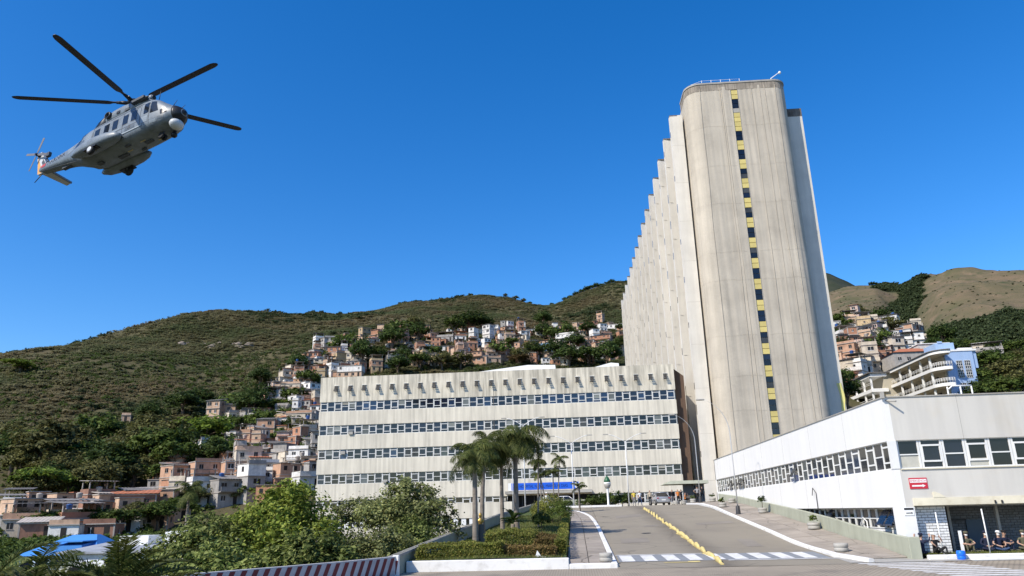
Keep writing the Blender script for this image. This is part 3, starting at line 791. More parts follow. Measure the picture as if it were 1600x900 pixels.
for hh_, cc_ in ((.35, (.30, .29, .25)), (.62, (.20, .22, .21)), (.95, (.12, .14, .14))):
    mb = MB(); mb.box(-PW * .42, PW * .42, .040, .046, WH * (1 - hh_), WH - .08); BLND.append(mb.mesh('blind', [pmat('window_blind', cc_, .1, 3, .8, objrand=.25)]))
mb = MB(); mb.cbox(-.34, .34, -.32, .03, 0, .42, .02); ACU = mb.mesh('air_conditioner', [M['grey_conc']])
for r, zs in enumerate(ROWS):
    for i in range(NW):
        xc = BX0 + .15 + PW * (i + .5)
        if r == 4 and -9.4 < xc < 3.2: continue
        A = (i + r) % 2 == 0
        w = link('window', WA if A else WB_, ob, (xc + 38.2, .06, zs + .01 - 3.4))
        u = rnd.random()
        if r == 0 and xc > -6: g = 2 if u < .62 else 0
        elif r == 0: g = 0 if u < .6 else (2 if u < .8 else 1)
        elif r == 3 and xc > 0: g = 3 if u < .4 else 1
        else: g = 1 if u < .42 else (0 if u < .78 else (2 if u < .84 else (3 if u < .91 else 4)))
        link('pane', (WAp if A else WBp)[g], w)
        if rnd.random() < .12: link('blind', BLND[rnd.randrange(3)], w)
        elif rnd.random() < .035 and r: link('air_conditioner', ACU, w, (0, 0, rnd.choice([.02, .75])))
# little tilted vents under the parapet
m = MB(); m.box(-.27, .27, 0, .02, -.42, .42); VH = m.mesh('vent_opening', [M['dark']])
m = MB()
for a in (0, 1):
    m.box(-.29 + a * .54, -.25 + a * .54, -.02, .02, -.44, .40)
m.box(-.33, .33, -.12, .03, .40, .46); VF = m.mesh('vent_frame', [M['frame']])
m = MB()
for k in range(5):
    y0, y1 = .02 + k * .1, .105 + k * .1
    f0, f1 = k / 5, (k + .86) / 5
    m.add([(-.27, -.55 * f0 - .02, .38 - .78 * f0), (.27, -.55 * f0 - .02, .38 - .78 * f0), (.27, -.55 * f1 - .02, .38 - .78 * f1), (-.27, -.55 * f1 - .02, .38 - .78 * f1)], [(0, 1, 2, 3), (3, 2, 1, 0)])
m.box(-.29, -.26, -.56, -.02, -.42, -.39); m.box(-.29, .29, -.585, -.55, -.43, -.38); VL = m.mesh('vent_flap', [pmat('vent_louvre', (.12, .115, .105), .2, 3, .7)])
for i in range(24):
    x = -35.7 + i * (14.1 + 35.7) / 23
    v = link('vent', VF, ob, (x + 38.2, -.02, 21.9 - 3.4)); link('vent_opening', VH, v, (0, -.005, 0)); link('vent_flap', VL, v, (0, 0, 0))
# white roof shelters set back on the roof
for nm, xa, xb, ya, zb, zt in (('roof_shelter', -24.2, -2.2, 118, 24.0, 25.55), ('roof_shelter', 1.5, 7.8, 117.5, 24.3, 25.3)):
    m = MB(); xm = xa + (xb - xa) * .8
    m.rings([[(xa, ya, 23.4), (xb, ya, 23.4), (xb, ya, zt - .15), (xm, ya, zt), (xa, ya, zb - .2)], [(xa, ya + 7, 23.4), (xb, ya + 7, 23.4), (xb, ya + 7, zt + .1), (xm, ya + 7, zt + .3), (xa, ya + 7, zb)]], 0)
    bpart(nm, m, M['white'])
# entrance: canopy fascia with banner, dark lobby, doors
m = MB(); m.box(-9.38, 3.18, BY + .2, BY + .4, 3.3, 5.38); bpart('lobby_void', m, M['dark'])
m = MB(); m.box(-9.9, 2.4, BY - 2.4, BY - .031, 5.55, 5.95); bpart('entrance_canopy', m, M['grey_conc'])
for x in (-7.6, -5.9, -4.2, 1.9, 2.7):
    m = MB(); m.box(x - .08, x + .08, BY + .05, BY + .19, 3.42, 5.38); bpart('door_post', m, M['darkmetal'])
for x0, x1, mt in ((-5.5, -3.3, 'gl_teal'), (-2.2, -1.1, 'gl_teal')):
    m = MB(); m.box(x0, x1, BY + .1, BY + .16, 3.5, 5.2); bpart('door_panel', m, pmat('pale_blue_panel', (.38, .44, .52), .1, 1, .5))
bn = MB(); bn.box(-8.95, .55, BY - 2.52, BY - 2.45, 6.05, 7.02)
bo = bpart('banner', bn, M['banner']); bo['label'] = 'blue banner with dark lettering'
tm = text_mesh('HOSPITAL NAVAL MARCÍLIO DIAS', .62, [M['navyink']], .003)
t = link('banner_lettering', tm, bo, (38.2 - 4.4, -2.53, 6.52 - 3.4)); t.rotation_euler = (math.pi / 2, 0, 0); t.scale = (.72, 1, 1)
m = MB(); m.add([(x, BY - 2.535, z) for x, z in ((-.02, 6.9), (.42, 6.9), (.42, 6.35), (.2, 6.14), (-.02, 6.35))], [(0, 4, 3, 2, 1)])
bpart('banner_crest', m, [M['white']], bo)
m = MB(); m.box(-9.4, -8.95, BY - 2.5, BY - 2.4, 6.0, 7.05); bpart('banner_batten', m, M['white'], bo)
# basement terrace below the palms
m = MB(); m.box(-37.8, -8.9, 109.4, 109.7, 2.45, 4.55); bpart('terrace_wall', m, M['cream'])
m = MB(); m.box(-37.8, -8.9, 109.7, 111.9, 2.45, 2.7); bpart('terrace_floor', m, M['grey_conc'])
for i in range(26):
    m = MB(); m.box(-37.4 + i * 1.12, -36.75 + i * 1.12, 109.5, 109.8, 1.55, 2.44); bpart('terrace_pier', m, M['white'])
m = MB(); m.box(-37.8, -8.9, 109.55, 109.9, -3.5, 1.54); bpart('terrace_base', m, M['cream'])
# brown link wall to the tower
m = MB(); m.rings([[(15.45, 112.9, -1), (16.95, 112.9, -1), (16.95, 113.3, -1), (15.45, 113.3, -1)], [(15.45, 112.9, 23.2), (16.95, 112.9, 22.0), (16.95, 113.3, 22.0), (15.45, 113.3, 23.2)]], 0)
tag(m.obj('link_wall', M['brown']), 'narrow dark brown wall strip between the cream block and the tower', 'wall')

# ------------------------------------------------------------------ tower
TW = empty('tower', (18.38, 112.0, 3.4), rz=math.radians(.75), label='tall pale concrete tower with curved front and stepped side fins', cat='tower')
X0, W = 0.0, 21.1          # local: x from the left fin edge, y depth, z above the forecourt
ZT_ = 61.6
m = MB(); m.box(3.0, W - 1.2, 1.2, 118, -4, ZT_ - .3); m.obj('core', M['fin'], TW)
M['joint2'] = pmat('concrete_joint', (.50, .465, .40), .1, 1, .9)
for k in range(15):
    mb = MB(); d = 8.0 * k
    if k: mb.rings([[(0, d, z_), (3.02, d + .42, z_), (3.02, d + 1.4, z_), (0, d + 1.05, z_)] for z_ in (-4, ZT_)], 0)
    else: mb.box(0, 2.02, d, d + 1.05, -4, ZT_)
    # a short return closes each bay
    if k < 14: mb.add([(2.2, d + 1.05, -4), (2.2, d + 8, -4), (2.2, d + 8, ZT_ - .4), (2.2, d + 1.05, ZT_ - .4)], [(0, 1, 2, 3), (3, 2, 1, 0)])
    f = mb.obj('fin', M['fin'], TW)
    for q in range(9):
        zq = 3 + q * 6.6 + rnd.uniform(0, 4)
        ms = MB(); ms.box(-.014, .01, d + .35, d + .75, zq, zq + rnd.uniform(.7, 1.5)); ms.obj('slot_window', M['gl_black'], f)
    for q in range(1, 18, 2):
        ms = MB(); ms.box(.02, 2.0 if k == 0 else .6, d - .006 + (0 if k == 0 else .0), d + .02 + (0 if k == 0 else .11), q * 3.3, q * 3.3 + .05); ms.obj('panel_joint', M['joint2'], f)
    m2 = MB(); m2.box(-.012, 1.2 + 1.2 * rnd.random(), d - .010, d + .6, ZT_ - .12 - .25 * rnd.random(), ZT_ + .03); m2.obj('sooty_cap', M['soot'], f)
# right fin
m = MB(); m.box(W - 2.6, W, -.3, 1.05, -4, ZT_ - .2); f = m.obj('fin', M['fin'], TW)
m = MB(); m.box(W - 2.62, W + .02, -.312, 1.0, ZT_ - 1.6, ZT_ - .17); m.obj('sooty_cap', M['soot'], f)
# curved front shaft draped with netting
def front_plan(z, off=0.):
    xl, xr, yf, yb, rr_ = 2.35 - off, 18.25 + off, -3.8 - off, 2.2, 2.3
    P = []
    P.append((xl, yb))
    for k in range(9):
        a = math.pi - (math.pi / 2) * k / 8
        P.append((xl + rr_ + rr_ * math.cos(a), yf + rr_ - rr_ * math.sin(a)))
    for k in range(1, 24): P.append((xl + rr_ + (xr - xl - 2 * rr_) * k / 24, yf))
    for k in range(9):
        a = math.pi / 2 - (math.pi / 2) * k / 8
        P.append((xr - rr_ + rr_ * math.cos(a), yf + rr_ - rr_ * math.sin(a)))
    P.append((xr, yb))
    return P
SX0, SX1 = 9.25, 10.40      # the window strip in the middle
ZF = 65.0
def net_rings(side):
    rows = []
    for z in np.linspace(-4, ZF - .9, 90):
        row = []
        for (x, y) in front_plan(z):
            if side < 0 and x > SX0: continue
            if side > 0 and x < SX1: continue
            row.append((x, y))
        if side < 0: row.append((SX0, -3.8))
        else: row = [(SX1, -3.8)] + row
        rr2 = []
        for i in range(len(row) - 1):
            for s_ in range(3):
                t = s_ / 3; rr2.append((row[i][0] * (1 - t) + row[i + 1][0] * t, row[i][1] * (1 - t) + row[i + 1][1] * t))
        rr2.append(row[-1])
        out = []
        for x, y in rr2:
            # long vertical folds with a few diagonal tucks, seams every few storeys
            e = .045 * noise.noise((x * 1.7 + .06 * z, y * 1.7, z * .035)) + .03 * noise.noise((x * 4.2, y * 4.2, z * .09 + 7)) + .09 * max(0, noise.noise((x * .55 + .02 * z, 3, z * .02)) - .12)
            cxn, cyn = 10.5, 3.5
            dx, dy = x - cxn, y - cyn; l = math.hypot(dx, dy)
            out.append((x + dx / l * e, y + dy / l * e, z))
        rows.append(out)
    return rows
for side, nm in ((-1, 'netting'), (1, 'netting')):
    R_ = np.array(net_rings(side))
    R_ = R_ if side < 0 else R_
    link(nm, grid_mesh(nm, R_.transpose(1, 0, 2), [M['net']]), TW)
# seam ropes across the netting
for z in (4.1, 12.6, 17.5, 23.4, 31.8, 36.2, 44.0, 50.3, 57.1):
    m = MB()
    pl = [(x, y, z + .08 * math.sin(x * 1.3 + z)) for x, y in front_plan(z, .035)]
    m.tube([p for p in pl if p[0] < SX0], .008, 4); m.obj('net_seam', M['net'], TW); m = MB(); m.tube([p for p in pl if p[0] > SX1], .008, 4); m.obj('net_seam', M['net'], TW)
for x, tilt in ((4.6, .4), (6.9, .75), (7.6, .5), (12.3, .3), (13.4, .55), (15.2, .8), (16.6, .4)):
    pts = [(x + tilt * math.sin(z * .021 + x) + .08 * noise.noise((x, z * .1, 0)), -3.85, z) for z in np.linspace(-3, ZF - 1, 40)]
    m = MB(); m.tube(pts, .028, 4); m.obj('net_rope', M['net'], TW)
m = MB(); m.prism([(x, y) for x, y in front_plan(0, .02)], ZF - 1.5, ZF - .35); m.obj('shaft_top', pmat('stained_shaft_top', (.30, .26, .21), .25, .6, .95, .3, 9, streak=.35), TW)
m = MB(); m.prism([(x, y) for x, y in front_plan(0, .10)], ZF - .34, ZF - .06); m.obj('coping', M['grey_conc'], TW)
m = MB(); m.box(2.8, 18.2, 2.0, 9.0, ZT_ - 2, ZF - .36); m.obj('plant_room', M['fin'], TW)
# strip of windows and yellow panels
st = empty('window_strip', (SX0, -3.8, 0), parent=TW)
m = MB(); m.box(0, SX1 - SX0, .25, .4, -4, ZF - 1.51); m.obj('strip_backing', M['grey_conc'], st)
for a, c in ((0, .05), (SX1 - SX0 - .05, SX1 - SX0)):
    m = MB(); m.box(a, c, -.03, .25, -4, ZF - 1.51); m.obj('strip_jamb', M['grey_conc'], st)
M['yel'] = pmat('yellow_infill_panel', (.57, .47, .17), .08, 1.2, .7, objrand=.08)
PH = .81
m = MB(); m.box(.06, 1.09, .05, .24, .02, PH - .05); ypm = m.mesh('yellow_panel', [M['yel']])
m = MB(); m.box(.06, 1.09, .10, .24, .02, PH - .05)
gpm = [m.mesh('strip_pane', [M[g]]) for g in ('gl_black', 'gl_grey', 'gl_navy')]
m = MB(); m.box(.06, 1.09, .06, .24, .02, PH - .05); cpm = m.mesh('concrete_infill', [M['grey_conc']])
z = ZF - 1.55 - PH; k = 0
seq = ['y', 'y', 'g', 'g', 'c', 'y', 'y', 'y', 'y'] + ['g', 'g', 'y', 'y'] * 30
while z > -3 and k < len(seq):
    c = seq[k]
    if c == 'y': link('yellow_panel', ypm, st, (0, 0, z))
    elif c == 'c': link('concrete_infill', cpm, st, (0, 0, z))
    else: link('strip_pane', gpm[rnd.choice([0, 0, 1, 2])], st, (0, 0, z))
    k += 1; z -= PH
# railing, flood-lamp arm, yellow cloth
m = MB()
for i in range(6): m.tube([(3.6 + i * 1.5, -3.1 + (0 if i else 1.0), ZF - .1), (3.6 + i * 1.5, -3.1 + (0 if i else 1.0), ZF + .85)], .04, 5)
m.tube([(3.6, -2.1, ZF + .8)] + [(3.6 + i * 1.5, -3.1, ZF + .8) for i in range(1, 6)], .025, 5)
m.obj('railing', M['whitepole'], TW)
m = MB(); m.tube([(16.2, -2.8, ZF - .1), (16.2, -2.8, ZF + .7), (17.5, -3.1, ZF + 1.5)], .07, 6); m.ball((17.6, -3.1, ZF + 1.5), .24, 10, 6); m.obj('flood_lamp', M['white'], TW)
yc = []
for z_ in np.linspace(12.5, 16.5, 14):
    yc.append([(W - .62 + u * .5 + .1 * math.sin(z_ * 1.4) + (z_ - 13) * -.03 * 3.0 * (1 - u) * .6, -.36 - .06 * math.sin(u * 6 + z_), z_) for u in np.linspace(0, 1, 6)])
link('yellow_cloth', grid_mesh('yellow_cloth', np.array(yc).transpose(1, 0, 2), [pmat('yellow_cloth', (.62, .58, .22), .1, 2, .8)]), TW)

# ------------------------------------------------------------------ white wing on the right
wg = empty('hospital_wing', (15.17, 38.0, .6), label='white two storey wing with ribbon windows at the right edge', cat='building')
WX, WY, WE, WXR = 15.17, 38.0, 85.0, 60.0
def wpart(name, mb, mats, parent=wg): return mb.xform(Matrix.Translation((-WX, -WY, -.6))).obj(name, mats, parent)
ZA, ZB, ZC, ZD = 2.80, 4.56, 5.88, 7.94
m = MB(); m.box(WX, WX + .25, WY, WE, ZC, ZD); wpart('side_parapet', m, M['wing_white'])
m = MB(); m.box(WX + .25, WXR, WY, WY + .25, ZC, ZD); wpart('front_parapet', m, M['wing_front_shade'])
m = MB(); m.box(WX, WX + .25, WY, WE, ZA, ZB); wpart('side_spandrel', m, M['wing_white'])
m = MB(); m.box(WX + .25, WX + .62, WY, WY + .25, ZA, ZA + .279); wpart('front_spandrel', m, M['wing_front_shade'])
m = MB(); m.box(WX + .25, WXR, WY, WY + .25, ZA + .28, ZB); wpart('front_spandrel', m, M['wing_front_shade'])
m = MB(); m.box(WX + .25, WXR, WY + .25, WE, ZA, ZA + .3); wpart('floor_slab', m, M['grey_conc'])
m = MB(); m.box(WX + .25, WXR, WY + .25, WE, ZD - .5, ZD - .25); wpart('roof_slab', m, M['grey_conc'])
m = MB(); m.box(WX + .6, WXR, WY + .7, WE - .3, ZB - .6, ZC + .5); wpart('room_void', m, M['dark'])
m = MB(); m.box(WX, WXR, WE - .25, WE, -.5, ZD); wpart('back_wall', m, M['wing_white'])
m = MB(); m.box(WX - .03, WX + .28, WY - .03, WY + .28, ZB, ZC); wpart('corner_post', m, M['frame'])
for yj in np.arange(44, 84, 6.5):
    m = MB(); m.box(WX - .004, WX + .02, yj, yj + .02, ZC + .01, ZD - .01); wpart('panel_joint', m, M['grey_conc'])
    m = MB(); m.box(WX - .004, WX + .02, yj + 2, yj + 2.02, ZA + .01, ZB - .01); wpart('panel_joint', m, M['grey_conc'])
for xj in np.arange(18.6, 58, 4.2):
    m = MB(); m.box(xj, xj + .018, WY - .004, WY + .02, ZC + .01, ZD - .01); wpart('panel_joint', m, M['grey_conc'])
m = MB(); m.box(WX - .05, WXR, WY - .05, WY + .3, ZD + .001, ZD + .05); wpart('parapet_cap', m, M['grey_conc'])
m = MB(); m.box(WX - .05, WX + .3, WY + .301, WE, ZD + .001, ZD + .05); wpart('parapet_cap', m, M['grey_conc'])
m = MB(); m.box(WX + .3, WXR, WY - .06, WY + .02, ZB - .05, ZB - .001); wpart('window_sill', m, M['ledge'])
NS = 44; pw = (WE - WY - .35) / NS; hs_ = ZC - ZB
def side(me, name, parent, y, z, x=WX + .10):
    o_ = link(name, me, parent, (x - WX, y - WY, z - .6), -math.pi / 2); return o_
SA, SAp = win_meshes(pw - .02, hs_, 'A', GL, dp=.05, bar=.08); SB, SBp = win_meshes(pw - .02, hs_, 'B', GL, dp=.05, bar=.08)
for i in range(NS):
    A = i % 2 == 0; y = WY + .3 + pw * (i + .5)
    w = side(SA if A else SB, 'window', wg, y, ZB)
    u = rnd.random(); g = 4 if u < .30 else (1 if u < .5 else (0 if u < .7 else (2 if u < .85 else 3)))
    link('pane', (SAp if A else SBp)[g], w)
    if i in (15, 31, 32, 34, 36):
        m = MB(); m.add([(-pw * .4, -.02, .95), (pw * .4, -.02, .95), (pw * .4, -.42, .35), (-pw * .4, -.42, .35)], [(0, 1, 2, 3), (3, 2, 1, 0)]); m.obj('open_sash', M['gl_grey'], w)
pf = 1.055
FA, FAp = win_meshes(pf - .02, hs_, 'A', GL, bar=.14); FB_, FBp = win_meshes(pf - .02, hs_, 'B', GL, bar=.14)
for i in range(42):
    A = i % 2 == 1; x = WX + .3 + pf * (i + .5)
    w = link('window', FA if A else FB_, wg, (x - WX, .08, ZB - .6)); link('pane', (FAp if A else FBp)[rnd.choice([1, 1, 0, 0, 2])], w)
    if i in (0, 3, 9):
        m = MB(); m.box(-pf * .42, pf * .42, .043, .049, .06, hs_ * (.45 if i == 0 else .3)); m.obj('curtain', pmat('curtain', (.45, .44, .38), .1, 3, .9), w)
# lower storey, side
m = MB(); m.box(WX + .45, WX + .6, WY + .9, WE, -.5, 1.75); wpart('lower_wall', m, M['wing_white'])
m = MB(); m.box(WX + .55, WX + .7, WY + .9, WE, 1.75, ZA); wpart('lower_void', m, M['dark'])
LA, LAp = win_meshes(1.0, .98, 'B', GL, bar=.10)
for i in range(26):
    y = WY + 1.6 + 1.06 * i
    w = side(LA, 'window', wg, y, 1.78, WX + .42); link('pane', LAp[rnd.choice([1, 1, 0, 4])], w)
    if i in (0, 1, 9):
        m = MB(); m.add([(-.44, -.05, .92), (.44, -.05, .92), (.44, -.52, .22), (-.44, -.52, .22)], [(0, 1, 2, 3), (3, 2, 1, 0)])
        m.box(-.48, -.42, -.53, -.04, .18, .24); m.box(-.48, .48, -.56, -.5, .18, .25); s_ = m.obj('open_sash', M['gl_blue'], w)
for i, (y, z) in enumerate(((41.0, 1.55), (42.1, 1.5))):
    m = MB(); m.box(WX + .02, WX + .44, y - .3, y + .3, z - .22, z + .1); wpart('air_conditioner', m, M['grey_conc'])
m = MB(); m.tube([(WX + .3, 43.4, .8), (WX + .3, 43.4, 2.1), (WX + .3, 43.9, 2.3), (WX + .3, 44.3, 2.0), (WX + .3, 44.3, .8)], .035, 6); wpart('drain_pipe', m, M['whitepole'])
m = MB(); m.tube([(WX - .05, 50.4, 2.75), (WX - .05, 50.4, 3.75), (WX - .12, 50.7, 4.05), (WX - .12, 51.0, 3.6)], .025, 5); wpart('hanging_cable', m, M['darkmetal'])
# pillar, beam ledge and covered area
m = MB(); m.box(WX - .02, WX + .62, WY - .02, WY + .88, -.3, ZA - .004); wpart('pillar', m, M['wing_white'])
m = MB(); m.box(WX - .004, WX + .6, WY - .024, WY - .02, -.3, 1.75); wpart('pillar_paint', m, M['white'])
m = MB(); m.box(WX + .62, WXR, WY - .04, WY + .26, ZA + .06, ZA + .40); wpart('beam_ledge', m, M['ledge'])
m = MB(); m.prism([(0, 0), (.55, 0), (.32, .17), (.1, .26), (0, .26)], 0, .05)
m.xform(Matrix.Translation((WX + 1.55, WY - .003, ZA + .405)) @ Matrix.Rotation(math.pi / 2, 4, 'X')); wpart('beam_patch', m, M['ledge'])
for x in (19.4, 19.7):
    m = MB(); m.box(x, x + .06, WY - .10, WY - .04, ZA + .08, ZA + .22); wpart('bracket', m, M['darkmetal'])
# back wall of the covered area: glazed bricks
M['shade_brk'] = pmat('shade_darkened_brick', (.17, .18, .20), .1, 2, .5, .1, 30, island=.15)  # back wall's brick, painted dark for the shade under the wing
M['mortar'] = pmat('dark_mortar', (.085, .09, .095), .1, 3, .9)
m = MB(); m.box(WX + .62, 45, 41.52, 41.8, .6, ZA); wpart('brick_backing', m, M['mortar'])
def bricks(xa, xb, y, bw=.30, bh=.125, rows=17, z00=.68):
    m = MB()
    for r_ in range(rows):
        x = xa - (bw / 2 if r_ % 2 else 0)
        while x < xb:
            a = max(x, xa) + .012; c = min(x + bw, xb) - .012; j = rnd.uniform(0, .006); z0 = z00 + r_ * bh; x += bw
            if c - a < .03: continue
            m.add([(a, y - j, z0 + .012), (c, y - j, z0 + .012), (c, y - j, z0 + bh - .012), (a, y - j, z0 + bh - .012),
                   (a, y + .04, z0 + .012), (c, y + .04, z0 + .012), (c, y + .04, z0 + bh - .012), (a, y + .04, z0 + bh - .012)], [(0, 1, 2, 3), (3, 2, 6, 7), (0, 3, 7, 4), (1, 0, 4, 5), (2, 1, 5, 6)])
    return m
m = MB(); m.box(WX + .64, 17.42, 38.58, 38.72, .6, ZA); wpart('sun_patch_wall', m, M['mortar'])  # nearer wall piece, added so that the sun strikes some brick
o_ = wpart('sun_patch_brick', bricks(WX + .645, 17.41, 38.55), pmat('sun_whitened_brick', (.72, .72, .71), .06, 2, .6, .1, 30, island=.08)); o_['kind'] = 'stuff'  # same brick painted whiter to brighten the sunlit patch
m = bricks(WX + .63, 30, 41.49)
o_ = wpart('brick', m, M['shade_brk']); o_['kind'] = 'stuff'
m = MB(); m.box(WX + .62, WXR, 42, 42.3, .6, ZA); wpart('rear_wall', m, M['mortar'])
for x in (17.95, 20.2, 23.6, 27):
    m = MB(); m.box(x, x + .12, 39.6, 39.75, .7, ZA); wpart('inner_column', m, M['grey_conc'])
m = MB(); m.box(19.6, 20.6, 41.40, 41.48, .7, 2.1); wpart('blue_door', m, pmat('blue_grey_door', (.10, .14, .19), .1, 1, .5))
m = MB(); m.box(WX + .62, 19.4, 40.9, 40.96, 2.10, 2.16); wpart('conduit', m, M['darkmetal'])
# wall signs
sg = MB(); sg.box(15.74, 16.56, WY - .03, WY - .003, 3.62, 4.12); so = wpart('direction_sign', sg, M['signred']); so['label'] = 'red sign with white arrow'
m = MB(); m.box(15.77, 16.53, WY - .036, WY - .031, 3.90, 4.06); wpart('sign_band', m, M['white'], so)
tm = text_mesh('EMERGÊNCIA', .12, [M['signred']], .001)
t = link('sign_lettering', tm, so, (16.15 - WX, -.038, 3.98 - .6)); t.rotation_euler = (math.pi / 2, 0, 0)
m = MB(); m.add([(15.84, WY - .036, 3.72), (16.32, WY - .036, 3.72), (16.32, WY - .036, 3.68), (16.46, WY - .036, 3.755), (16.32, WY - .036, 3.83), (16.32, WY - .036, 3.79), (15.84, WY - .036, 3.79)], [(0, 1, 2, 3, 4, 5, 6)]); wpart('sign_arrow', m, M['white'], so)
sg = MB(); sg.box(15.28, 15.72, WY - .05, WY - .027, 2.44, 2.80); so = wpart('direction_sign', sg, M['white']); so['label'] = 'white sign with black bar and arrow'
m = MB(); m.box(15.29, 15.71, WY - .056, WY - .051, 2.68, 2.77); wpart('sign_band', m, M['blackink'], so)
m = MB(); m.add([(15.36, WY - .056, 2.52), (15.60, WY - .056, 2.52), (15.60, WY - .056, 2.49), (15.67, WY - .056, 2.54), (15.60, WY - .056, 2.59), (15.60, WY - .056, 2.56), (15.36, WY - .056, 2.56)], [(0, 1, 2, 3, 4, 5, 6)]); wpart('sign_arrow', m, M['blackink'], so)
# corner flood lamp and roof frame
m = MB(); m.tube([(15.2, 38.1, 7.8), (15.15, 37.9, 8.15)], .03, 6); m.tube([(15.3, 37.98, 7.80), (15.62, 37.6, 7.70)], .045, 6); m.box(15.05, 15.2, 37.8, 37.95, 7.9, 8.2); wpart('flood_lamp', m, M['grey_conc'])
m = MB()
for x in (19.5, 20.15, 20.7): m.tube([(x, 40.5, 7.6), (x, 40.5, 8.72)], .04, 6)
m.tube([(19.5, 40.5, 8.55), (19.75, 40.5, 8.75), (20.7, 40.5, 8.75)], .04, 6); wpart('roof_hatch_frame', m, M['whitepole'])

# entrance portico by the tower
po = empty('portico', (13.2, 96, 3.45), label='grey concrete porch canopy on a thick pillar at the tower foot', cat='porch')
m = MB(); m.rings([[(-2.35, -1.0, 2.42), (2.9, -1.0, 2.42), (2.9, 4.4, 2.42), (-2.35, 4.4, 2.42)], [(-1.6, -.8, 2.80), (2.9, -.8, 2.80), (2.9, 4.2, 2.80), (-1.6, 4.2, 2.80)]], 0); m.obj('canopy', M['olive'], po)
m = MB(); m.box(0, 1.25, 0, .7, 0, 2.415); m.obj('pillar', pmat('dark_grey_concrete', (.12, .115, .105), .1, 1, .9), po)
m = MB(); m.box(2.2, 2.8, 2, 2.6, 0, 2.415); m.obj('pillar', M['grey_conc'], po)
m = MB(); m.box(.9, 2.1, .2, .9, 0, .55); m.obj('bench_block', M['darkmetal'], po)
# low walls at the top of the ramp
lo = empty('planter_wall', (-6, 95.6, 3.4), label='low pale green planter wall in front of the entrance banner', cat='wall')
m = MB(); m.cbox(1.4, 10.9, 0, .3, -.3, .98, .03); m.obj('wall_face', M['olive'], lo)
m = MB(); m.box(1.4, 10.9, .31, 1.1, -.3, .85); m.obj('planter_soil', M['soil'], lo)
# ------------------------------------------------------------------ hotel-like block with curved balconies, behind the wing
ht = empty('balcony_block', (65.2, 135, 16), label='pale blue building with curved white balconies behind the white wing', cat='building')
ht.location = (79.7, 165.0, 18.9); ht.scale = (1.222, 1.40, 1.222)
def hpart(name, mb, mats, parent=ht): return mb.xform(Matrix.Translation((-65.2, -135, -16))).obj(name, mats, parent)
M['hblue'] = pmat('pale_blue_wall', (.33, .46, .68), .05, .4, .85, .1, 20, streak=.05)
M['hcream'] = pmat('balcony_back_wall', (.46, .42, .33), .08, .5, .9)
m = MB(); m.box(65.6, 70.3, 135, 147, 10, 28.2); hpart('blue_wall', m, M['hblue'])
m = MB(); m.box(65.55, 71.0, 134.9, 147.2, 28.2, 28.5); rf = hpart('roof', m, M['white'])
m = MB(); m.box(70.302, 71.0, 135.2, 146, 25.2, 28.198); hpart('side_bay', m, M['hblue'])
m = MB(); m.box(65.4, 68.6, 137, 141, 28.5, 30.2); hpart('roof_room', m, M['hblue'])
m = MB(); m.box(65.8, 66.6, 136.9, 136.98, 30.2, 30.5); hpart('roof_room_step', m, M['hblue'])
m = MB(); m.box(69.2, 71.6, 137, 143, 28.95, 29.2); hpart('roof_awning', m, M['white'])
for sx in (67.25, 68.6):
    for z0, h in ((25.1, 1.45), (23.5, 1.45), (20.9, 1.7)):
        m = MB(); m.box(sx, sx + 1.0, 134.96, 134.998, z0, z0 + h); w = hpart('window', m, M['gl_black'])
        for k in range(4):
            m = MB(); m.box(sx + .02 + k * .32, sx + .06 + k * .32, 134.92, 134.959, z0, z0 + h); hpart('window_bar', m, M['white'], w)
        for k in range(4):
            m = MB(); m.box(sx, sx + 1.0, 134.93, 134.958, z0 + k * h / 3 - .02, z0 + k * h / 3 + .03); hpart('window_bar', m, M['white'], w)
def bal_plan(off=0.):
    P = [(65.62, 134.6 - off)]
    for k in range(10):
        a = -math.pi / 2 - (math.pi / 2) * k / 9
        P.append((65.0 + (2.3 + off) * math.cos(a), 134.7 + (2.3 + off) * math.sin(a)))
    P += [(62.75 - off, 138), (62.9 - off, 146), (63.1 - off, 154), (63.2 - off, 160)]
    return P
for i, zb in enumerate((27.55, 24.75, 21.95, 19.15)):
    pl = bal_plan(.12 if i == 0 else 0.)
    m = MB(); m.prism(pl + [(65.6, 160)], zb, zb + .32); hpart('balcony_slab', m, M['hcream'])
    m = MB(); m.rings([[(x, y, zb - .12), (x, y, zb + .42), (x + .14, y + .1, zb + .42), (x + .14, y + .1, zb - .12)] for x, y in bal_plan(.14 if i else .3)], 0); hpart('balcony_edge', m, M['white'])
    if i == 0:
        m = MB(); m.prism([(x, y) for x, y in bal_plan(.5)] + [(65.5, 160.4)], zb + .43, zb + .55); hpart('eaves', m, M['asbestos'])
        continue
    # railing
    m = MB()
    for h in (.55, .78, 1.0): m.tube([(x + .1, y, zb + .42 + h * .85) for x, y in pl], .035, 5)
    for (x, y) in pl[::1]: m.tube([(x + .1, y, zb + .42), (x + .1, y, zb + 1.28)], .03, 5)
    for y in np.arange(136, 160, 1.0): m.tube([(62.85 + (y - 136) * .018, y, zb + .42), (62.85 + (y - 136) * .018, y, zb + 1.28)], .025, 4)
    hpart('railing', m, M['white'])
    for j, (x, y) in enumerate([(62.95, 135.2), (63.0, 138.6), (63.05, 142.6), (63.12, 146.6), (63.2, 150.6), (63.25, 154.6), (63.3, 158.8)]):
        m = MB(); m.box(x, x + .28, y, y + .28, zb + .32, zb + 2.68); hpart('post', m, M['white'])
    for j in range(6):
        y = 137.5 + j * 3.7
        m = MB(); m.box(65.20, 65.28, y, y + 1.5, zb + .35, zb + 2.3); w = hpart('balcony_door', m, M['gl_black'])
        m = MB(); m.box(65.16, 65.199, y + .7, y + .8, zb + .35, zb + 2.3); hpart('door_frame', m, M['white'], w)
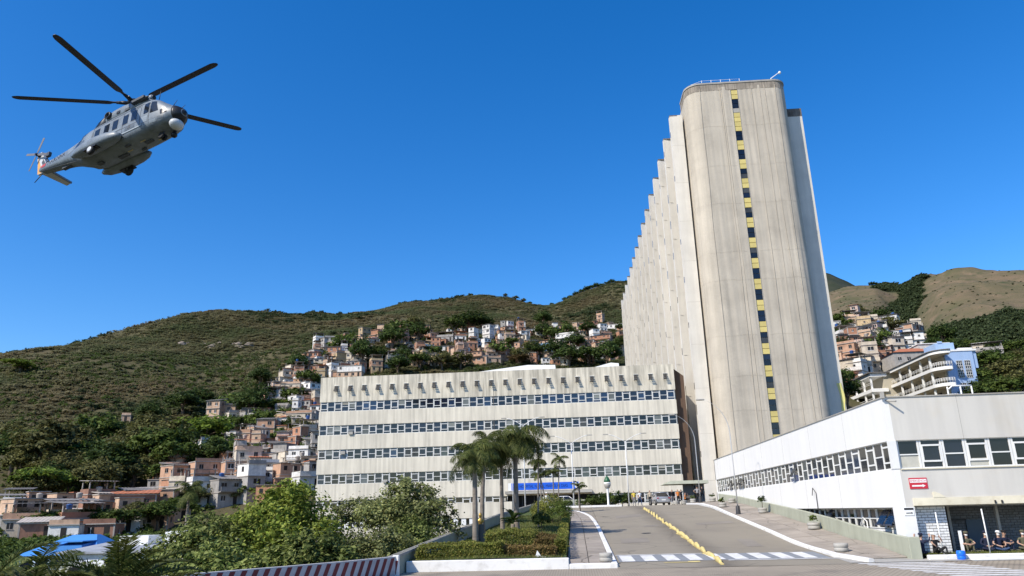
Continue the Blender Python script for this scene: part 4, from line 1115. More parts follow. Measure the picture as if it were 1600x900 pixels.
m = MB(); m.box(65.29, 65.6, 135.3, 160, 10, 27.5); hpart('back_wall', m, M['hcream'])
m = MB(); m.box(63.0, 65.5, 134.0, 160, 10, 19.0); hpart('podium', m, M['hcream'])
# farther stepped block of the same building
b2 = empty('stepped_balcony_block', (64, 168, 16), label='low white balcony block stepping down left of the pale blue building', cat='building')
b2.location = (73.5, 188.0, 21.4); b2.scale = (1.222, 1.222, 1.222)
def h2(name, mb, mats): return mb.xform(Matrix.Translation((-64, -168, -16))).obj(name, mats, b2)
for zb in (24.9, 21.9, 18.9):
    m = MB(); m.cbox(62.8, 66, 166, 186, zb, zb + .65, .05); h2('balcony_slab', m, M['white'])
    if zb < 24:
        for y in (166.6, 170.5, 175, 180, 185):
            m = MB(); m.box(63.0, 63.3, y, y + .3, zb + .65, zb + 3); h2('post', m, M['white'])
        m = MB()
        for h in (.9, 1.2): m.tube([(62.95, 166.2, zb + .65 + h), (62.95, 185.6, zb + .65 + h)], .04, 5)
        h2('railing', m, M['white'])
m = MB(); m.box(65.4, 69, 166.4, 186, 10, 25.5); h2('back_wall', m, M['hcream'])
m = MB(); m.box(62.4, 69.4, 165.6, 186.4, 25.56, 25.75); h2('roof', m, M['asbestos'])

# ------------------------------------------------------------------ hillside houses
def win_house(w, h):
    f = MB(); f.box(-w / 2, w / 2, -.03, .05, 0, h, 0)
    f.box(-w / 2 - .07, w / 2 + .07, -.08, .05, -.09, 0, 1)
    f.box(-.03, .03, -.05, -.03, 0, h, 1)
    return f
HWM = {}
for k, (w, h) in enumerate(((.9, 1.0), (1.2, 1.0), (.6, .6), (1.6, 1.1))):
    HWM[k] = [win_house(w, h).mesh('window', [M['hwin'], M[t]]) for t in ('slabconc', 'white')]
m = MB(); m.box(-.42, .42, -.03, .05, 0, 2.05); HDM = m.mesh('door', [M['shutter']])
TANK = MB().lathe([(.42, 0), (.48, .1), (.55, .75), (.58, .8), (.4, .92), (.1, 1.0)], 14).mesh('water_tank', [M['tankblue']])
TANKG = MB().lathe([(.42, 0), (.48, .1), (.55, .75), (.58, .8), (.4, .92), (.1, 1.0)], 14).mesh('water_tank', [M['slabconc']])
REG = []         # (object, base label, px) for telling look-alikes apart
WALLNAME = dict(brick='bare brick', brick2='pale brick', brick3='dark brick', brick4='sandy brick', white='white', grey='grey', cream='cream', pink='pink', ochre='ochre', blue='blue')

def house(P, rz, w, d, n, wall, roof, where, group, px, tank=0, terrace=0, seed=0, wall2=None):
    R = random.Random(seed)
    h = 2.45
    root = empty('hillside_house', (P.x, P.y, P.z), rz)
    mt = [M['h_' + wall], M['h_' + (wall2 or wall)]]
    z = 0.; x0, x1, y0, y1 = -w / 2, w / 2, -d / 2, d / 2
    zb = -5.5
    for s in range(n):
        mb = MB(); mb.box(x0, x1, y0, y1, zb, z + h)
        wl = mb.obj('wall', mt[1 if (s == n - 1 and wall2) else 0], root)
        ov = .18 + .25 * R.random() if s < n - 1 else .22
        mb = MB(); mb.box(x0 - .12, x1 + .12, y0 - ov, y1 + .1, z + h, z + h + .17); mb.obj('floor_slab' if s < n - 1 else 'roof_slab', M['slabconc'], root)
        if wall.startswith('brick') and R.random() < .7:      # concrete frame showing
            for xx in (x0 - .025, x1 - .2):
                mb = MB(); mb.box(xx, xx + .225, y0 - .025, y0 + .2, zb, z + h - .005); mb.obj('corner_post', M['slabconc'], root)
        k = max(1, int((x1 - x0) / 2.3))
        for i in range(k):
            xx = x0 + (x1 - x0) * (i + .5) / k + R.uniform(-.25, .25)
            if s == 0 and i == k - 1 and n < 3:
                link('door', HDM, wl, (xx, y0, z + .05))
            elif R.random() < .86:
                link('window', HWM[R.choice([0, 1, 0, 3, 2])][R.random() < .4], wl, (xx, y0, z + R.uniform(.85, 1.1)))
        for sx in (-1, 1):
            k = max(1, int(d / 3))
            for i in range(k):
                if R.random() < .75:
                    link('window', HWM[R.choice([0, 1, 2])][R.random() < .3], wl, (x1 if sx > 0 else x0, y0 + d * (i + .5) / k, z + 1.0), sx * math.pi / 2)
        if s == 1 and R.random() < .4:                        # balcony parapet
            mb = MB(); mb.box(x0, x1, y0 - 1.1, y0 - 1.0, z + .17, z + 1.1); mb.box(x0, x1, y0 - 1.0, y0 - .001, z, z + .16); mb.obj('balcony', mt[0], root)
        z += h + .17; zb = z - .001
        if R.random() < .35 and s < n - 1:
            if R.random() < .5: x1 -= .25 * w
            else: x0 += .25 * w
    if terrace:                                               # open roof terrace
        mb = MB(); t = .12
        mb.box(x0, x1, y0, y0 + t, z, z + .95); mb.obj('parapet', mt[0], root)
        mb = MB(); mb.box(x0, x0 + t, y0 + t, y1, z, z + .95); mb.obj('parapet', mt[0], root)
        mb = MB(); mb.box(x1 - t, x1, y0 + t, y1, z, z + .95); mb.obj('parapet', mt[0], root)
        for xx, yy in ((x0 + .14, y0 + .14), (x1 - .36, y0 + .14), (x0 + .14, y1 - .4), (x1 - .36, y1 - .4)):
            mb = MB(); mb.box(xx, xx + .2, yy, yy + .2, z, z + 2.3); mb.obj('post', M['slabconc'], root)
        mb = MB(); n_ = 10; sl = R.uniform(.1, .5)
        rr_ = []
        for i in range(n_ * 2 + 1):
            xx = x0 - .3 + (x1 - x0 + .6) * i / (n_ * 2); e = .05 * (i % 2)
            rr_.append([(xx, y0 - .5, z + 2.35 + e), (xx, y1 + .3, z + 2.35 + sl + e), (xx, y1 + .3, z + 2.40 + sl + e), (xx, y0 - .5, z + 2.40 + e)])
        mb.rings(rr_, 0); mb.obj('sheet_roof', roof_mat(roof, R), root)
    elif roof in ('sheet', 'tile'):
        mb = MB(); n_ = 10; sl = R.uniform(.5, 1.1); rr_ = []
        for i in range(n_ * 2 + 1):
            xx = x0 - .35 + (x1 - x0 + .7) * i / (n_ * 2); e = .06 * (i % 2)
            rr_.append([(xx, y0 - .5, z + .05 + e), (xx, y1 + .4, z + .05 + sl + e), (xx, y1 + .4, z + .12 + sl + e), (xx, y0 - .5, z + .12 + e)])
        mb.rings(rr_, 0); mb.obj('tile_roof' if roof == 'tile' else 'sheet_roof', roof_mat(roof, R), root)
    else:
        if R.random() < .6:
            mb = MB(); mb.box(x0, x1, y0, y0 + .12, z, z + .7); mb.obj('parapet', mt[0], root)
        if R.random() < .5:
            for xx in (x0 + .2, x1 - .3, (x0 + x1) / 2):
                mb = MB(); mb.box(xx, xx + .16, y1 - .3, y1 - .14, z, z + 1.3); mb.obj('post', M['slabconc'], root)
    if tank:
        zt = z + (0 if not terrace and roof == 'flat' else (.5 if not terrace else 2.9))
        link('water_tank', TANK if tank == 1 else TANKG, root, (R.uniform(x0 + .8, x1 - .8), R.uniform(0, y1 - .8), zt))
    desc = {1: 'low', 2: 'two-storey', 3: 'tall'}[n] + ' ' + WALLNAME[wall] + ' house'
    if terrace: desc += ' with terrace'
    elif roof == 'tile': desc += ' with red tile roof'
    elif roof == 'sheet': desc += ' with sheet roof'
    if tank == 1: desc += ' and tank' if ('with' in desc) else ' with blue tank'
    tag(root, desc + ' ' + where, 'house', group)
    REG.append((root, desc + ' ' + where, px))
    return root

def roof_mat(roof, R):
    return M['tileroof'] if roof == 'tile' else (M['asbestos'] if R.random() < .8 else M['slabconc'])

PLACED = []
def place_house(x, y, wpx=None, where='', group='', wall=None, n=None, roof=None, seed=0, gap=5.5, yaw=None, terrace=None, tank=None, force=False, r0=112., pale=False):
    R = random.Random(seed * 7919 + 13)
    P, r = on_hill(x, y, r0)
    if P is None: return None
    w = wpx * .88 * r / FPX if wpx else R.uniform(3.5, 6.2)
    for q, qw in PLACED:
        dx = P - q; dx.z = 0
        if dx.length < (gap if not force else 1.0) + .12 * (w + qw - 12): return None
    az = math.atan2(P.x, P.y)
    PLACED.append((P, w))
    if pale and wall is None and R.random() < .3: wall = R.choice(['white', 'white', 'grey', 'cream'])
    wall = wall or R.choice(['brick', 'brick', 'brick', 'brick2', 'brick2', 'brick3', 'brick4', 'brick4', 'white', 'white', 'white', 'grey', 'grey', 'cream', 'cream', 'pink', 'ochre'])
    if y > 800: n = n or R.choice([1, 1, 1, 2]); w = w if wpx else w * 1.45
    n = n or R.choice([1, 1, 1, 2, 2, 3] if y > 690 else [1, 1, 2, 2, 2, 3])
    terrace = R.random() < .22 if terrace is None else terrace
    roof = roof or R.choice(['flat', 'flat', 'flat', 'sheet', 'sheet', 'sheet', 'tile'])
    tank = (1 if R.random() < .09 else (2 if R.random() < .15 else 0)) if tank is None else tank
    yaw = R.choice([-1, 1, 1]) * R.uniform(.1, .65) if yaw is None else yaw
    w2 = R.choice(['white', 'brick2', 'cream']) if R.random() < .2 else None
    return house(P, -az + yaw, w, R.uniform(3.6, 5.2), n, wall, roof, where, group, (x, y), tank, terrace, seed, w2)

WH_ = {'foot': ('at left hill foot', 'houses at the left foot of the hill'),
       'left': ('left of office block', 'houses on the slope left of the office block'),
       'left2': ('left of office block', 'houses on the slope left of the office block'),
       'corner': ('above office block corner', 'houses climbing above the office block corner'),
       'top': ('above office roof', 'houses on the hillside above the office roof'),
       'right': ('right of tower', 'houses on the slope right of the tower'),
       'edge': ('at right edge slope', 'houses on the wooded slope at the right edge')}
# houses that stand out in the photograph
for i, (x, y, wp, rg, wall, n, roof, yaw, ter, tk) in enumerate([
    (402, 719, 30, 'left', 'brick4', 3, 'flat', -.35, 0, 0), (365, 708, 40, 'left', 'cream', 1, 'sheet', -.2, 0, 0), (365, 676, 45, 'left', 'brick4', 1, 'flat', -.3, 0, 0),
    (330, 764, 55, 'left', 'white', 2, 'sheet', -.25, 0, 0), (470, 733, 34, 'left', 'white', 2, 'flat', -.4, 0, 0), (385, 735, 60, 'left', 'brick2', 1, 'flat', -.3, 1, 0),
    (445, 742, 40, 'left', 'brick3', 1, 'sheet', -.25, 0, 0), (455, 700, 45, 'left', 'pink', 2, 'sheet', -.3, 0, 0), (470, 668, 45, 'left', 'brick2', 2, 'flat', -.4, 0, 1),
    (430, 660, 28, 'left', 'cream', 1, 'flat', -.3, 0, 1), (345, 745, 36, 'left', 'brick', 1, 'sheet', -.2, 0, 0), (420, 757, 50, 'left', 'brick', 1, 'flat', -.3, 0, 0),
    (548, 592, 44, 'corner', 'brick4', 2, 'flat', -.3, 0, 0), (497, 580, 30, 'corner', 'cream', 2, 'sheet', -.3, 0, 0), (540, 548, 40, 'corner', 'white', 1, 'flat', -.25, 1, 0),
    (455, 622, 34, 'corner', 'brick4', 2, 'flat', -.35, 0, 0), (490, 633, 28, 'corner', 'pink', 2, 'sheet', -.3, 0, 0), (520, 560, 30, 'corner', 'brick', 2, 'sheet', -.3, 0, 0),
    (680, 552, 52, 'top', 'brick', 1, 'sheet', -.15, 0, 0), (692, 535, 40, 'top', 'grey', 1, 'sheet', -.2, 1, 0), (748, 568, 38, 'top', 'brick2', 2, 'tile', -.4, 0, 0),
    (770, 569, 26, 'top', 'brick4', 1, 'flat', .3, 0, 0), (885, 538, 34, 'top', 'white', 2, 'flat', -.3, 0, 0), (940, 540, 38, 'top', 'brick', 2, 'sheet', -.3, 0, 0),
    (960, 515, 34, 'top', 'white', 1, 'flat', -.2, 0, 0), (775, 523, 12, 'top', 'white', 2, 'flat', -.2, 0, 0), (660, 516, 28, 'top', 'white', 1, 'sheet', -.1, 0, 0),
    (830, 523, 18, 'top', 'white', 1, 'sheet', -.1, 0, 0), (850, 548, 36, 'top', 'blue', 1, 'sheet', -.1, 1, 0),
    (110, 772, 56, 'foot', 'brick', 1, 'flat', -.25, 0, 0), (120, 792, 52, 'foot', 'brick', 1, 'sheet', -.3, 0, 1), (105, 815, 40, 'foot', 'brick4', 1, 'flat', -.3, 0, 0), (25, 775, 34, 'foot', 'white', 1, 'flat', -.2, 1, 0),
    (35, 805, 46, 'foot', 'brick2', 1, 'flat', -.2, 1, 0), (190, 775, 40, 'foot', 'cream', 1, 'sheet', -.35, 0, 0), (205, 800, 34, 'foot', 'white', 1, 'flat', -.3, 0, 0), (60, 812, 46, 'foot', 'brick3', 1, 'sheet', -.2, 0, 0),
    (160, 812, 44, 'foot', 'brick3', 1, 'flat', -.3, 0, 0), (245, 795, 40, 'foot', 'brick2', 1, 'flat', -.3, 0, 1), (198, 657, 13, 'left', 'brick4', 1, 'flat', -.2, 0, 0),
    (1385, 518, 42, 'right', 'white', 2, 'sheet', -.2, 0, 1), (1345, 588, 40, 'right', 'white', 2, 'sheet', -.1, 0, 0), (1345, 518, 36, 'right', 'brick4', 1, 'sheet', -.2, 0, 0),
    (1395, 550, 36, 'right', 'grey', 2, 'flat', -.3, 0, 0), (1425, 535, 36, 'right', 'brick3', 2, 'flat', -.3, 0, 0), (1360, 545, 34, 'right', 'brick4', 2, 'flat', -.3, 0, 0),
    (1325, 540, 36, 'right', 'brick', 1, 'sheet', -.1, 0, 0), (1330, 525, 34, 'right', 'white', 1, 'sheet', -.1, 0, 0),
    (1420, 565, 44, 'right', 'grey', 1, 'tile', -.2, 0, 0), (1452, 572, 30, 'right', 'white', 2, 'tile', -.4, 0, 0),
    (1545, 562, 40, 'edge', 'grey', 1, 'sheet', .1, 1, 0), (1572, 572, 22, 'edge', 'ochre', 1, 'flat', -.2, 0, 0), (1535, 553, 26, 'edge', 'white', 1, 'flat', .1, 0, 0), (1592, 570, 26, 'edge', 'brick3', 1, 'sheet', .1, 0, 0)]):
    y += {'foot': 32, 'left': 5}.get(rg, 0)
    place_house(x, y, wp, *WH_[rg], wall=wall, n=n, roof=roof, seed=1000 + i, yaw=yaw, terrace=ter, tank=tk, force=True)
# the white row in front of the pale blue building
def inside(x, y, poly):
    c = False; j = len(poly) - 1
    for i in range(len(poly)):
        if (poly[i][1] > y) != (poly[j][1] > y) and x < (poly[j][0] - poly[i][0]) * (y - poly[i][1]) / (poly[j][1] - poly[i][1]) + poly[i][0]: c = not c
        j = i
    return c
AREAS = [('foot', [(0, 808), (250, 800), (285, 815), (120, 840), (0, 843)], 220),
         ('left', [(330, 650), (420, 625), (500, 640), (498, 765), (330, 775), (255, 790), (250, 765), (345, 735)], 1300),
         ('left2', [(250, 748), (345, 722), (425, 700), (425, 782), (255, 803)], 500),
         ('corner', [(430, 610), (480, 560), (520, 540), (570, 545), (560, 592), (505, 594), (498, 655), (440, 640)], 500),
         ('top', [(520, 540), (600, 520), (690, 512), (800, 515), (900, 512), (970, 500), (972, 566), (880, 572), (640, 578), (560, 590)], 1300),
         ('right', [(1308, 512), (1345, 502), (1400, 500), (1440, 520), (1440, 545), (1390, 560), (1340, 600), (1312, 600)], 1400)]
R9 = random.Random(99); sd = 2000; QUOTA = dict(foot=16, left=78, left2=24, corner=36, top=70, right=42)
for rg, poly, tries in AREAS:
    xs_ = [p[0] for p in poly]; ys_ = [p[1] for p in poly]
    for _ in range(tries):
        x = R9.uniform(min(xs_), max(xs_)); y = R9.uniform(min(ys_), max(ys_))
        if not inside(x, y, poly): continue
        sd += 1
        if sd % 9 == 4: continue
        if QUOTA[rg] <= 0: break
        if place_house(x, y, None, *WH_[rg], seed=sd, gap={'left': 3.6, 'left2': 3.6, 'foot': 3.8, 'right': 2.9}.get(rg, 4.6), pale=(rg == 'right')): QUOTA[rg] -= 1

# the many more small houses packed between them: one mass
def filler(total):
    R = random.Random(321); mats = ['h_brick', 'h_brick2', 'h_brick4', 'h_brick3', 'h_white', 'h_grey', 'h_cream', 'slabconc', 'asbestos', 'hwin', 'tileroof']
    fm = MB(); n = 0; wts = {'left': 5, 'left2': 2, 'corner': 3, 'top': 5, 'right': 3, 'foot': 1}
    names = [a for a in AREAS for _ in range(wts[a[0]])]; k = 0
    while n < total and k < 9000:
        k += 1; rg, poly, _ = R.choice(names)
        x = R.uniform(min(p[0] for p in poly), max(p[0] for p in poly)); y = R.uniform(min(p[1] for p in poly), max(p[1] for p in poly))
        if not inside(x, y, poly): continue
        P, r = on_hill(x, y)
        if P is None: continue
        if any((P - q).xy.length < 2.55 for q, _ in PLACED): continue
        w, d, h = R.uniform(2.8, 4.8), R.uniform(2.6, 4), R.choice([2.4, 2.5, 4.9]); PLACED.append((P, w)); n += 1
        mb = MB(); a = R.choice([0, 0, 1, 1, 2, 2, 3, 4, 4, 5, 6])
        mb.box(-w / 2, w / 2, -d / 2, d / 2, -4, h, a)
        mb.box(-w / 2 - .15, w / 2 + .15, -d / 2 - .3, d / 2 + .1, h, h + .14, R.choice([7, 7, 8, 8, 10]))
        if h > 3: mb.box(-w / 2 - .06, w / 2 + .06, -d / 2 - .1, d / 2 + .05, 2.4, 2.52, 7)
        for zz in ([.9] if h < 3 else [.9, 3.4]):
            for xx in ((-w / 4, w / 4) if w > 3.4 else (R.uniform(-.5, .5),)): mb.box(xx - .4, xx + .4, -d / 2 - .03, -d / 2 + .02, zz, zz + .95, 9)
            mb.box(w / 2 - .02, w / 2 + .03, -.4, .4, zz, zz + .9, 9)
        mb.xform(Matrix.Translation(P) @ Matrix.Rotation(-math.atan2(P.x, P.y) + R.choice([-1, 1, 1]) * R.uniform(.1, .6), 4, 'Z'))
        b = len(fm.v); fm.v += mb.v; fm.f += [tuple(b + i for i in f) for f in mb.f]; fm.m += mb.m; fm.sm += mb.sm
    tag(fm.obj('packed_hillside_houses', [M[q] for q in mats]), 'tightly packed little brick and white houses filling the hillside slums', 'houses', kind='stuff')
filler(340)
# three plain houses by the pale blue building
def block_house(name, loc, w, d, h, wall, label, roof=None, win=()):
    root = empty(name, loc, label=label, cat='house')
    m = MB(); m.box(0, w, 0, d, -6, h); m.obj('wall', M['h_' + wall], root)
    if roof == 'tile':
        m = MB(); m.rings([[(-.4, -.4, h), (w + .4, -.4, h), (w + .4, d + .4, h), (-.4, d + .4, h)], [(w * .3, d * .45, h + 1.7), (w * .7, d * .45, h + 1.7), (w * .7, d * .55, h + 1.7), (w * .3, d * .55, h + 1.7)]], 0); m.obj('tile_roof', M['tileroof'], root)
    else:
        m = MB(); m.box(-.25, w + .25, -.3, d + .2, h, h + .2); m.obj('roof_slab', M['white'], root)
    for (x, z, k) in win: link('window', HWM[k][1], root, (x, 0, z))
    return root
p = aty(1318, 607, 222)
block_house('white_house', (p[0], 222, p[2] - 1.6), 10.6, 6, 5.4, 'white', 'plain white house wall with small square windows beside the tower', None, ((1.2, 2.2, 1), (4.2, 2.2, 1), (7.6, 2.3, 1)))
p = aty(1398, 565, 215)
block_house('red_roofed_house', (p[0], 215, p[2] - 2), 12, 9, 4.6, 'grey', 'grey house with red hipped tile roof above the balconies', 'tile', ((1.5, 2.2, 0), (4, 2.2, 0)))
p = aty(1437, 552, 222)
block_house('white_gabled_house', (p[0], 222, p[2] - 2), 8.5, 7, 4.6, 'white', 'white house with flat white roof behind the pale blue building', None, ())
# sheds below the hill at the lower left
sh = empty('blue_roofed_shed', (-66, 92, -3), label='long shed with bright blue hipped roof at the lower left', cat='building')
sh.scale = (.72, .72, .95); sh.location.z = -3.6; sh.location.x = -66.2
M['blueroof'] = pmat('blue_metal_roof', (.055, .22, .56), .08, .4, .5, .1, 10)
m = MB(); m.box(-2.6, 11, 0, 11, -.5, 3.2); m.obj('wall', pmat('pale_blue_shed_wall', (.42, .52, .62), .1, .6, .8), sh)
m = MB(); m.rings([[(-3.1, -.6, 3.2), (11.5, -.6, 3.2), (11.5, 11.5, 3.2), (-3.1, 11.5, 3.2)], [(3.2, 5, 5.6), (7.6, 5, 5.6), (7.6, 6, 5.6), (3.2, 6, 5.6)]], 0); r_ = m.obj('roof', M['blueroof'], sh)
m = MB(); m.rings([[(4.0, -.3, 3.5), (8.5, -.3, 3.5), (8.5, 3.2, 3.5), (4.0, 3.2, 3.5)], [(4.0, -.3, 4.4), (8.5, -.3, 4.4), (8.5, 3.2, 4.75), (4.0, 3.2, 4.75)]], 0); m.obj('dormer', M['blueroof'], r_)
m = MB(); m.box(3.7, 8.8, -.7, 3.4, 4.76, 4.9); m.obj('dormer_roof', M['blueroof'], r_)
for i in range(5):
    m = MB(); m.box(-2.2 + i * 2.65, -.1 + i * 2.65, -.03, .01, 1.6, 2.9); m.obj('window', M['gl_navy'], sh)
gs = empty('grey_roofed_shed', (-54.5, 80, -3), label='long low white shed with weathered grey roof behind the bushes', cat='building')
m = MB(); m.box(0, 16, 0, 9, -.5, 3.0); m.obj('wall', M['h_white'], gs)
m = MB(); m.rings([[(-.4, -.5, 3.0), (16.5, -.5, 3.0), (16.5, 9.5, 3.6), (-.4, 9.5, 3.6)], [(-.4, -.5, 3.18), (16.5, -.5, 3.18), (16.5, 9.5, 3.95), (-.4, 9.5, 3.95)]], 0); m.obj('roof', pmat('weathered_roof', (.30, .32, .35), .2, .5, .8, .2, 10, dirt=(.15, .13, .12), dirt_amt=.6), gs)
for x0, x1, z in ((3.2, 6.6, 4.6), (8.5, 12, 5.0)):
    m = MB(); m.box(x0, x1, 5, 8, 3.5, z); m.obj('roof_box', M['white'], gs)
for i in range(5):
    m = MB(); m.box(1 + i * 3, 2.6 + i * 3, -.03, .01, .9, 2.1); m.obj('window', M['gl_black'], gs)
wt = empty('white_porch', (-45, 66, -3), label='small white flat roofed porch behind the cycad fronds', cat='building')
m = MB(); m.box(0, 6.4, 0, .3, 2.45, 2.85); m.obj('fascia', M['white'], wt)
m = MB(); m.box(0, 6.4, .31, 4, 2.6, 2.84); m.obj('roof', M['white'], wt)
m = MB(); m.rings([[(3.2, .02, -.4), (6.3, .02, -.4), (6.3, .28, -.4), (3.2, .28, -.4)], [(4.3, .02, 2.44), (6.3, .02, 2.44), (6.3, .28, 2.44), (4.3, .28, 2.44)]], 0); m.obj('side_wall', M['white'], wt)
m = MB(); m.box(.1, .4, .02, .28, -.4, 2.44); m.obj('post', M['white'], wt)
ORD = ['first', 'second', 'third', 'fourth', 'fifth', 'sixth', 'seventh', 'eighth', 'ninth', 'tenth', 'eleventh', 'twelfth', 'thirteenth', 'fourteenth', 'fifteenth', 'sixteenth', 'seventeenth', 'eighteenth', 'nineteenth', 'twentieth']
def tell_apart(reg):
    by = {}
    for o, l, px in reg: by.setdefault(l, []).append((px[0], px[1], o))
    for l, g in by.items():
        if len(g) < 2: continue
        g.sort(key=lambda t: (t[0], t[1]))
        for i, (_, _, o) in enumerate(g):
            if i < len(ORD): o['label'] = l + ', ' + ORD[i] + ' from left'
tell_apart(REG)
# ------------------------------------------------------------------ foliage
def leaf_quads(C_, N_, size, rng, aspect=.5, bend=0.):
    """leaf-shaped quads at centres C_ with normals N_"""
    n = len(C_)
    a = rng.normal(size=(n, 3)); a -= N_ * (a * N_).sum(1, keepdims=True); a /= np.linalg.norm(a, axis=1, keepdims=True) + 1e-9
    b = np.cross(N_, a)
    s = (size * rng.uniform(.6, 1.35, n))[:, None]
    return np.stack([C_ - a * s * .5, C_ + b * s * aspect * .5 + N_ * s * .08, C_ + a * s * .5, C_ - b * s * aspect * .5 + N_ * s * .08], 1)

def crown(name, seed, blobs, n, leaf, mat, clump=.28, nclump=None, shell=.45, flat=.6, aspect=.55):
    """leaves gathered in clumps through the volume of several lobes"""
    rng = np.random.default_rng(seed)
    B = np.array(blobs, float); vol = np.prod(B[:, 3:], axis=1) ** .8; vol /= vol.sum()
    nc = nclump or max(12, n // 22)
    bi = rng.choice(len(B), nc, p=vol)
    u = rng.normal(size=(nc, 3)); u /= np.linalg.norm(u, axis=1, keepdims=True); u[:, 2] = np.where(u[:, 2] < -.35, -u[:, 2] * .6, u[:, 2])
    rad = shell + (1.06 - shell) * rng.random(nc) ** .55
    cc = B[bi, :3] + u * B[bi, 3:] * rad[:, None]
    li = rng.integers(0, nc, n)
    cr_ = clump * B[bi, 3:].mean(1)[li][:, None] * rng.uniform(.5, 1.3, nc)[li][:, None]
    off = rng.normal(size=(n, 3)) * cr_ * np.array([.55, .55, .38])
    P_ = cc[li] + off
    nrm = u[li] * .7 + np.array([0, 0, flat]) + rng.normal(size=(n, 3)) * .55
    nrm /= np.linalg.norm(nrm, axis=1, keepdims=True)
    return quads_mesh(name, leaf_quads(P_, nrm, leaf, rng, aspect), [mat])

def trunk_mesh(name, seed, h, r, spread, limbs=5, mat=None):
    R = random.Random(seed); m = MB()
    top = (R.uniform(-.2, .2), R.uniform(-.2, .2), h)
    m.tube([(0, 0, -1.2), (0.05, 0, h * .4), top], [r * 1.25, r, r * .75], 8)
    for i in range(limbs):
        a = 2 * math.pi * (i + R.random() * .6) / limbs; z0 = h * R.uniform(.55, .98)
        p0 = (top[0] * z0 / h, top[1] * z0 / h, z0); e = spread * R.uniform(.6, 1.0)
        p2 = (e * math.cos(a), e * math.sin(a), h + spread * R.uniform(.25, .9))
        p1 = (p2[0] * .45 + R.uniform(-.1, .1) * e, p2[1] * .45, (p0[2] + p2[2]) / 2 + .1 * e)
        m.tube([p0, p1, p2], [r * .55, r * .4, r * .14], 6)
    return m.mesh(name, [mat or M['trunk']])

# hill trees: a handful of kinds, each copy a tree of its own
KINDS = {}
def kind(key, seed, blobs, n, leaf, mat, th, tr, clump=.3, flat=.6):
    KINDS[key] = (crown('crown', seed, blobs, n, leaf, M[mat], clump, flat=flat), trunk_mesh('trunk', seed, th, tr, 1.2))
kind('dark', 1, [(0, 0, 2.6, 1.6, 1.6, 1.4), (1.1, .4, 2.2, 1.0, 1.0, .9), (-1.0, -.3, 2.3, 1.1, 1.0, .95), (.2, -.9, 1.9, 1, .9, .8)], 2600, .30, 'leaf_dark', 1.9, .16)
kind('mid', 2, [(0, 0, 2.4, 1.5, 1.5, 1.2), (1.0, -.5, 2.6, .9, .9, .8), (-1.1, .2, 2.0, .95, 1.0, .8), (.1, .9, 2.9, .9, .8, .7)], 2600, .30, 'leaf_mid', 1.7, .15)
kind('bright', 3, [(0, 0, 2.7, 1.9, 1.7, .55), (.9, -.4, 2.2, 1.3, 1.2, .45), (-1.0, .2, 2.25, 1.3, 1.2, .45), (0, -.6, 1.7, 1.2, 1.0, .4)], 2400, .30, 'leaf_bright', 1.9, .14, .22, 1.2)
kind('olive', 4, [(0, 0, 2.5, 1.7, 1.6, 1.1), (1.2, .2, 2.1, 1.0, 1.0, .8), (-1.2, .1, 2.2, 1.0, 1.0, .85), (-.2, -1.0, 1.8, 1.0, .8, .8), (.3, .4, 3.3, .8, .8, .6)], 2600, .28, 'leaf_olive', 1.8, .15)
kind('brown', 5, [(0, 0, 2.0, 1.7, 1.5, .9), (1.1, 0, 1.8, 1.0, 1.0, .7), (-1.1, .2, 1.8, 1.0, 1.0, .7)], 1500, .26, 'leaf_brown', 1.5, .13)
kind('shrub', 6, [(0, 0, .8, 1.1, 1.1, .75), (.8, .1, .6, .7, .7, .55), (-.8, -.2, .65, .8, .7, .55)], 900, .26, 'leaf_mid', .7, .07)
KNAME = dict(dark='dark green tree', mid='mid green tree', bright='bright yellow green spreading tree', olive='olive green tree', brown='dry brown tree', shrub='low green shrub')
TREG = []; TREES = []
def hill_tree(key, P, hgt, where, group, px, sx=1.0):
    R = random.Random(int(px[0] * 31 + px[1] * 7))
    root = empty('broadleaf_tree' if key != 'shrub' else 'hill_shrub', P, R.uniform(0, 6.28))
    s = hgt / (3.9 if key != 'shrub' else 1.6)
    root.scale = (s * sx, s * sx, s)
    link('crown', KINDS[key][0], root); link('trunk', KINDS[key][1], root)
    size = 'large ' if hgt > 11 else ('small ' if hgt < 5.5 and key != 'shrub' else '')
    lab = size + KNAME[key] + ' ' + where
    tag(root, lab, 'tree' if key != 'shrub' else 'shrub', group); TREG.append((root, lab, px)); TREES.append(root)
def tree_px(key, x, y, hpx, where, group, sx=1.0, r0=112.):
    P, r = on_hill(x, y, r0)
    if P is None: return
    hill_tree(key, P, hpx * r / FPX, where, group, (x, y), sx)
G1 = ('at the left hill foot', 'trees at the left foot of the hill')
G2 = ('left of the office block', 'trees left of the office block')
G3 = ('above the office roof', 'trees above the office roof')
G4 = ('on the slope right of the tower', 'trees right of the tower')
G5 = ('on the skyline of the left hill', 'trees on the left skyline')
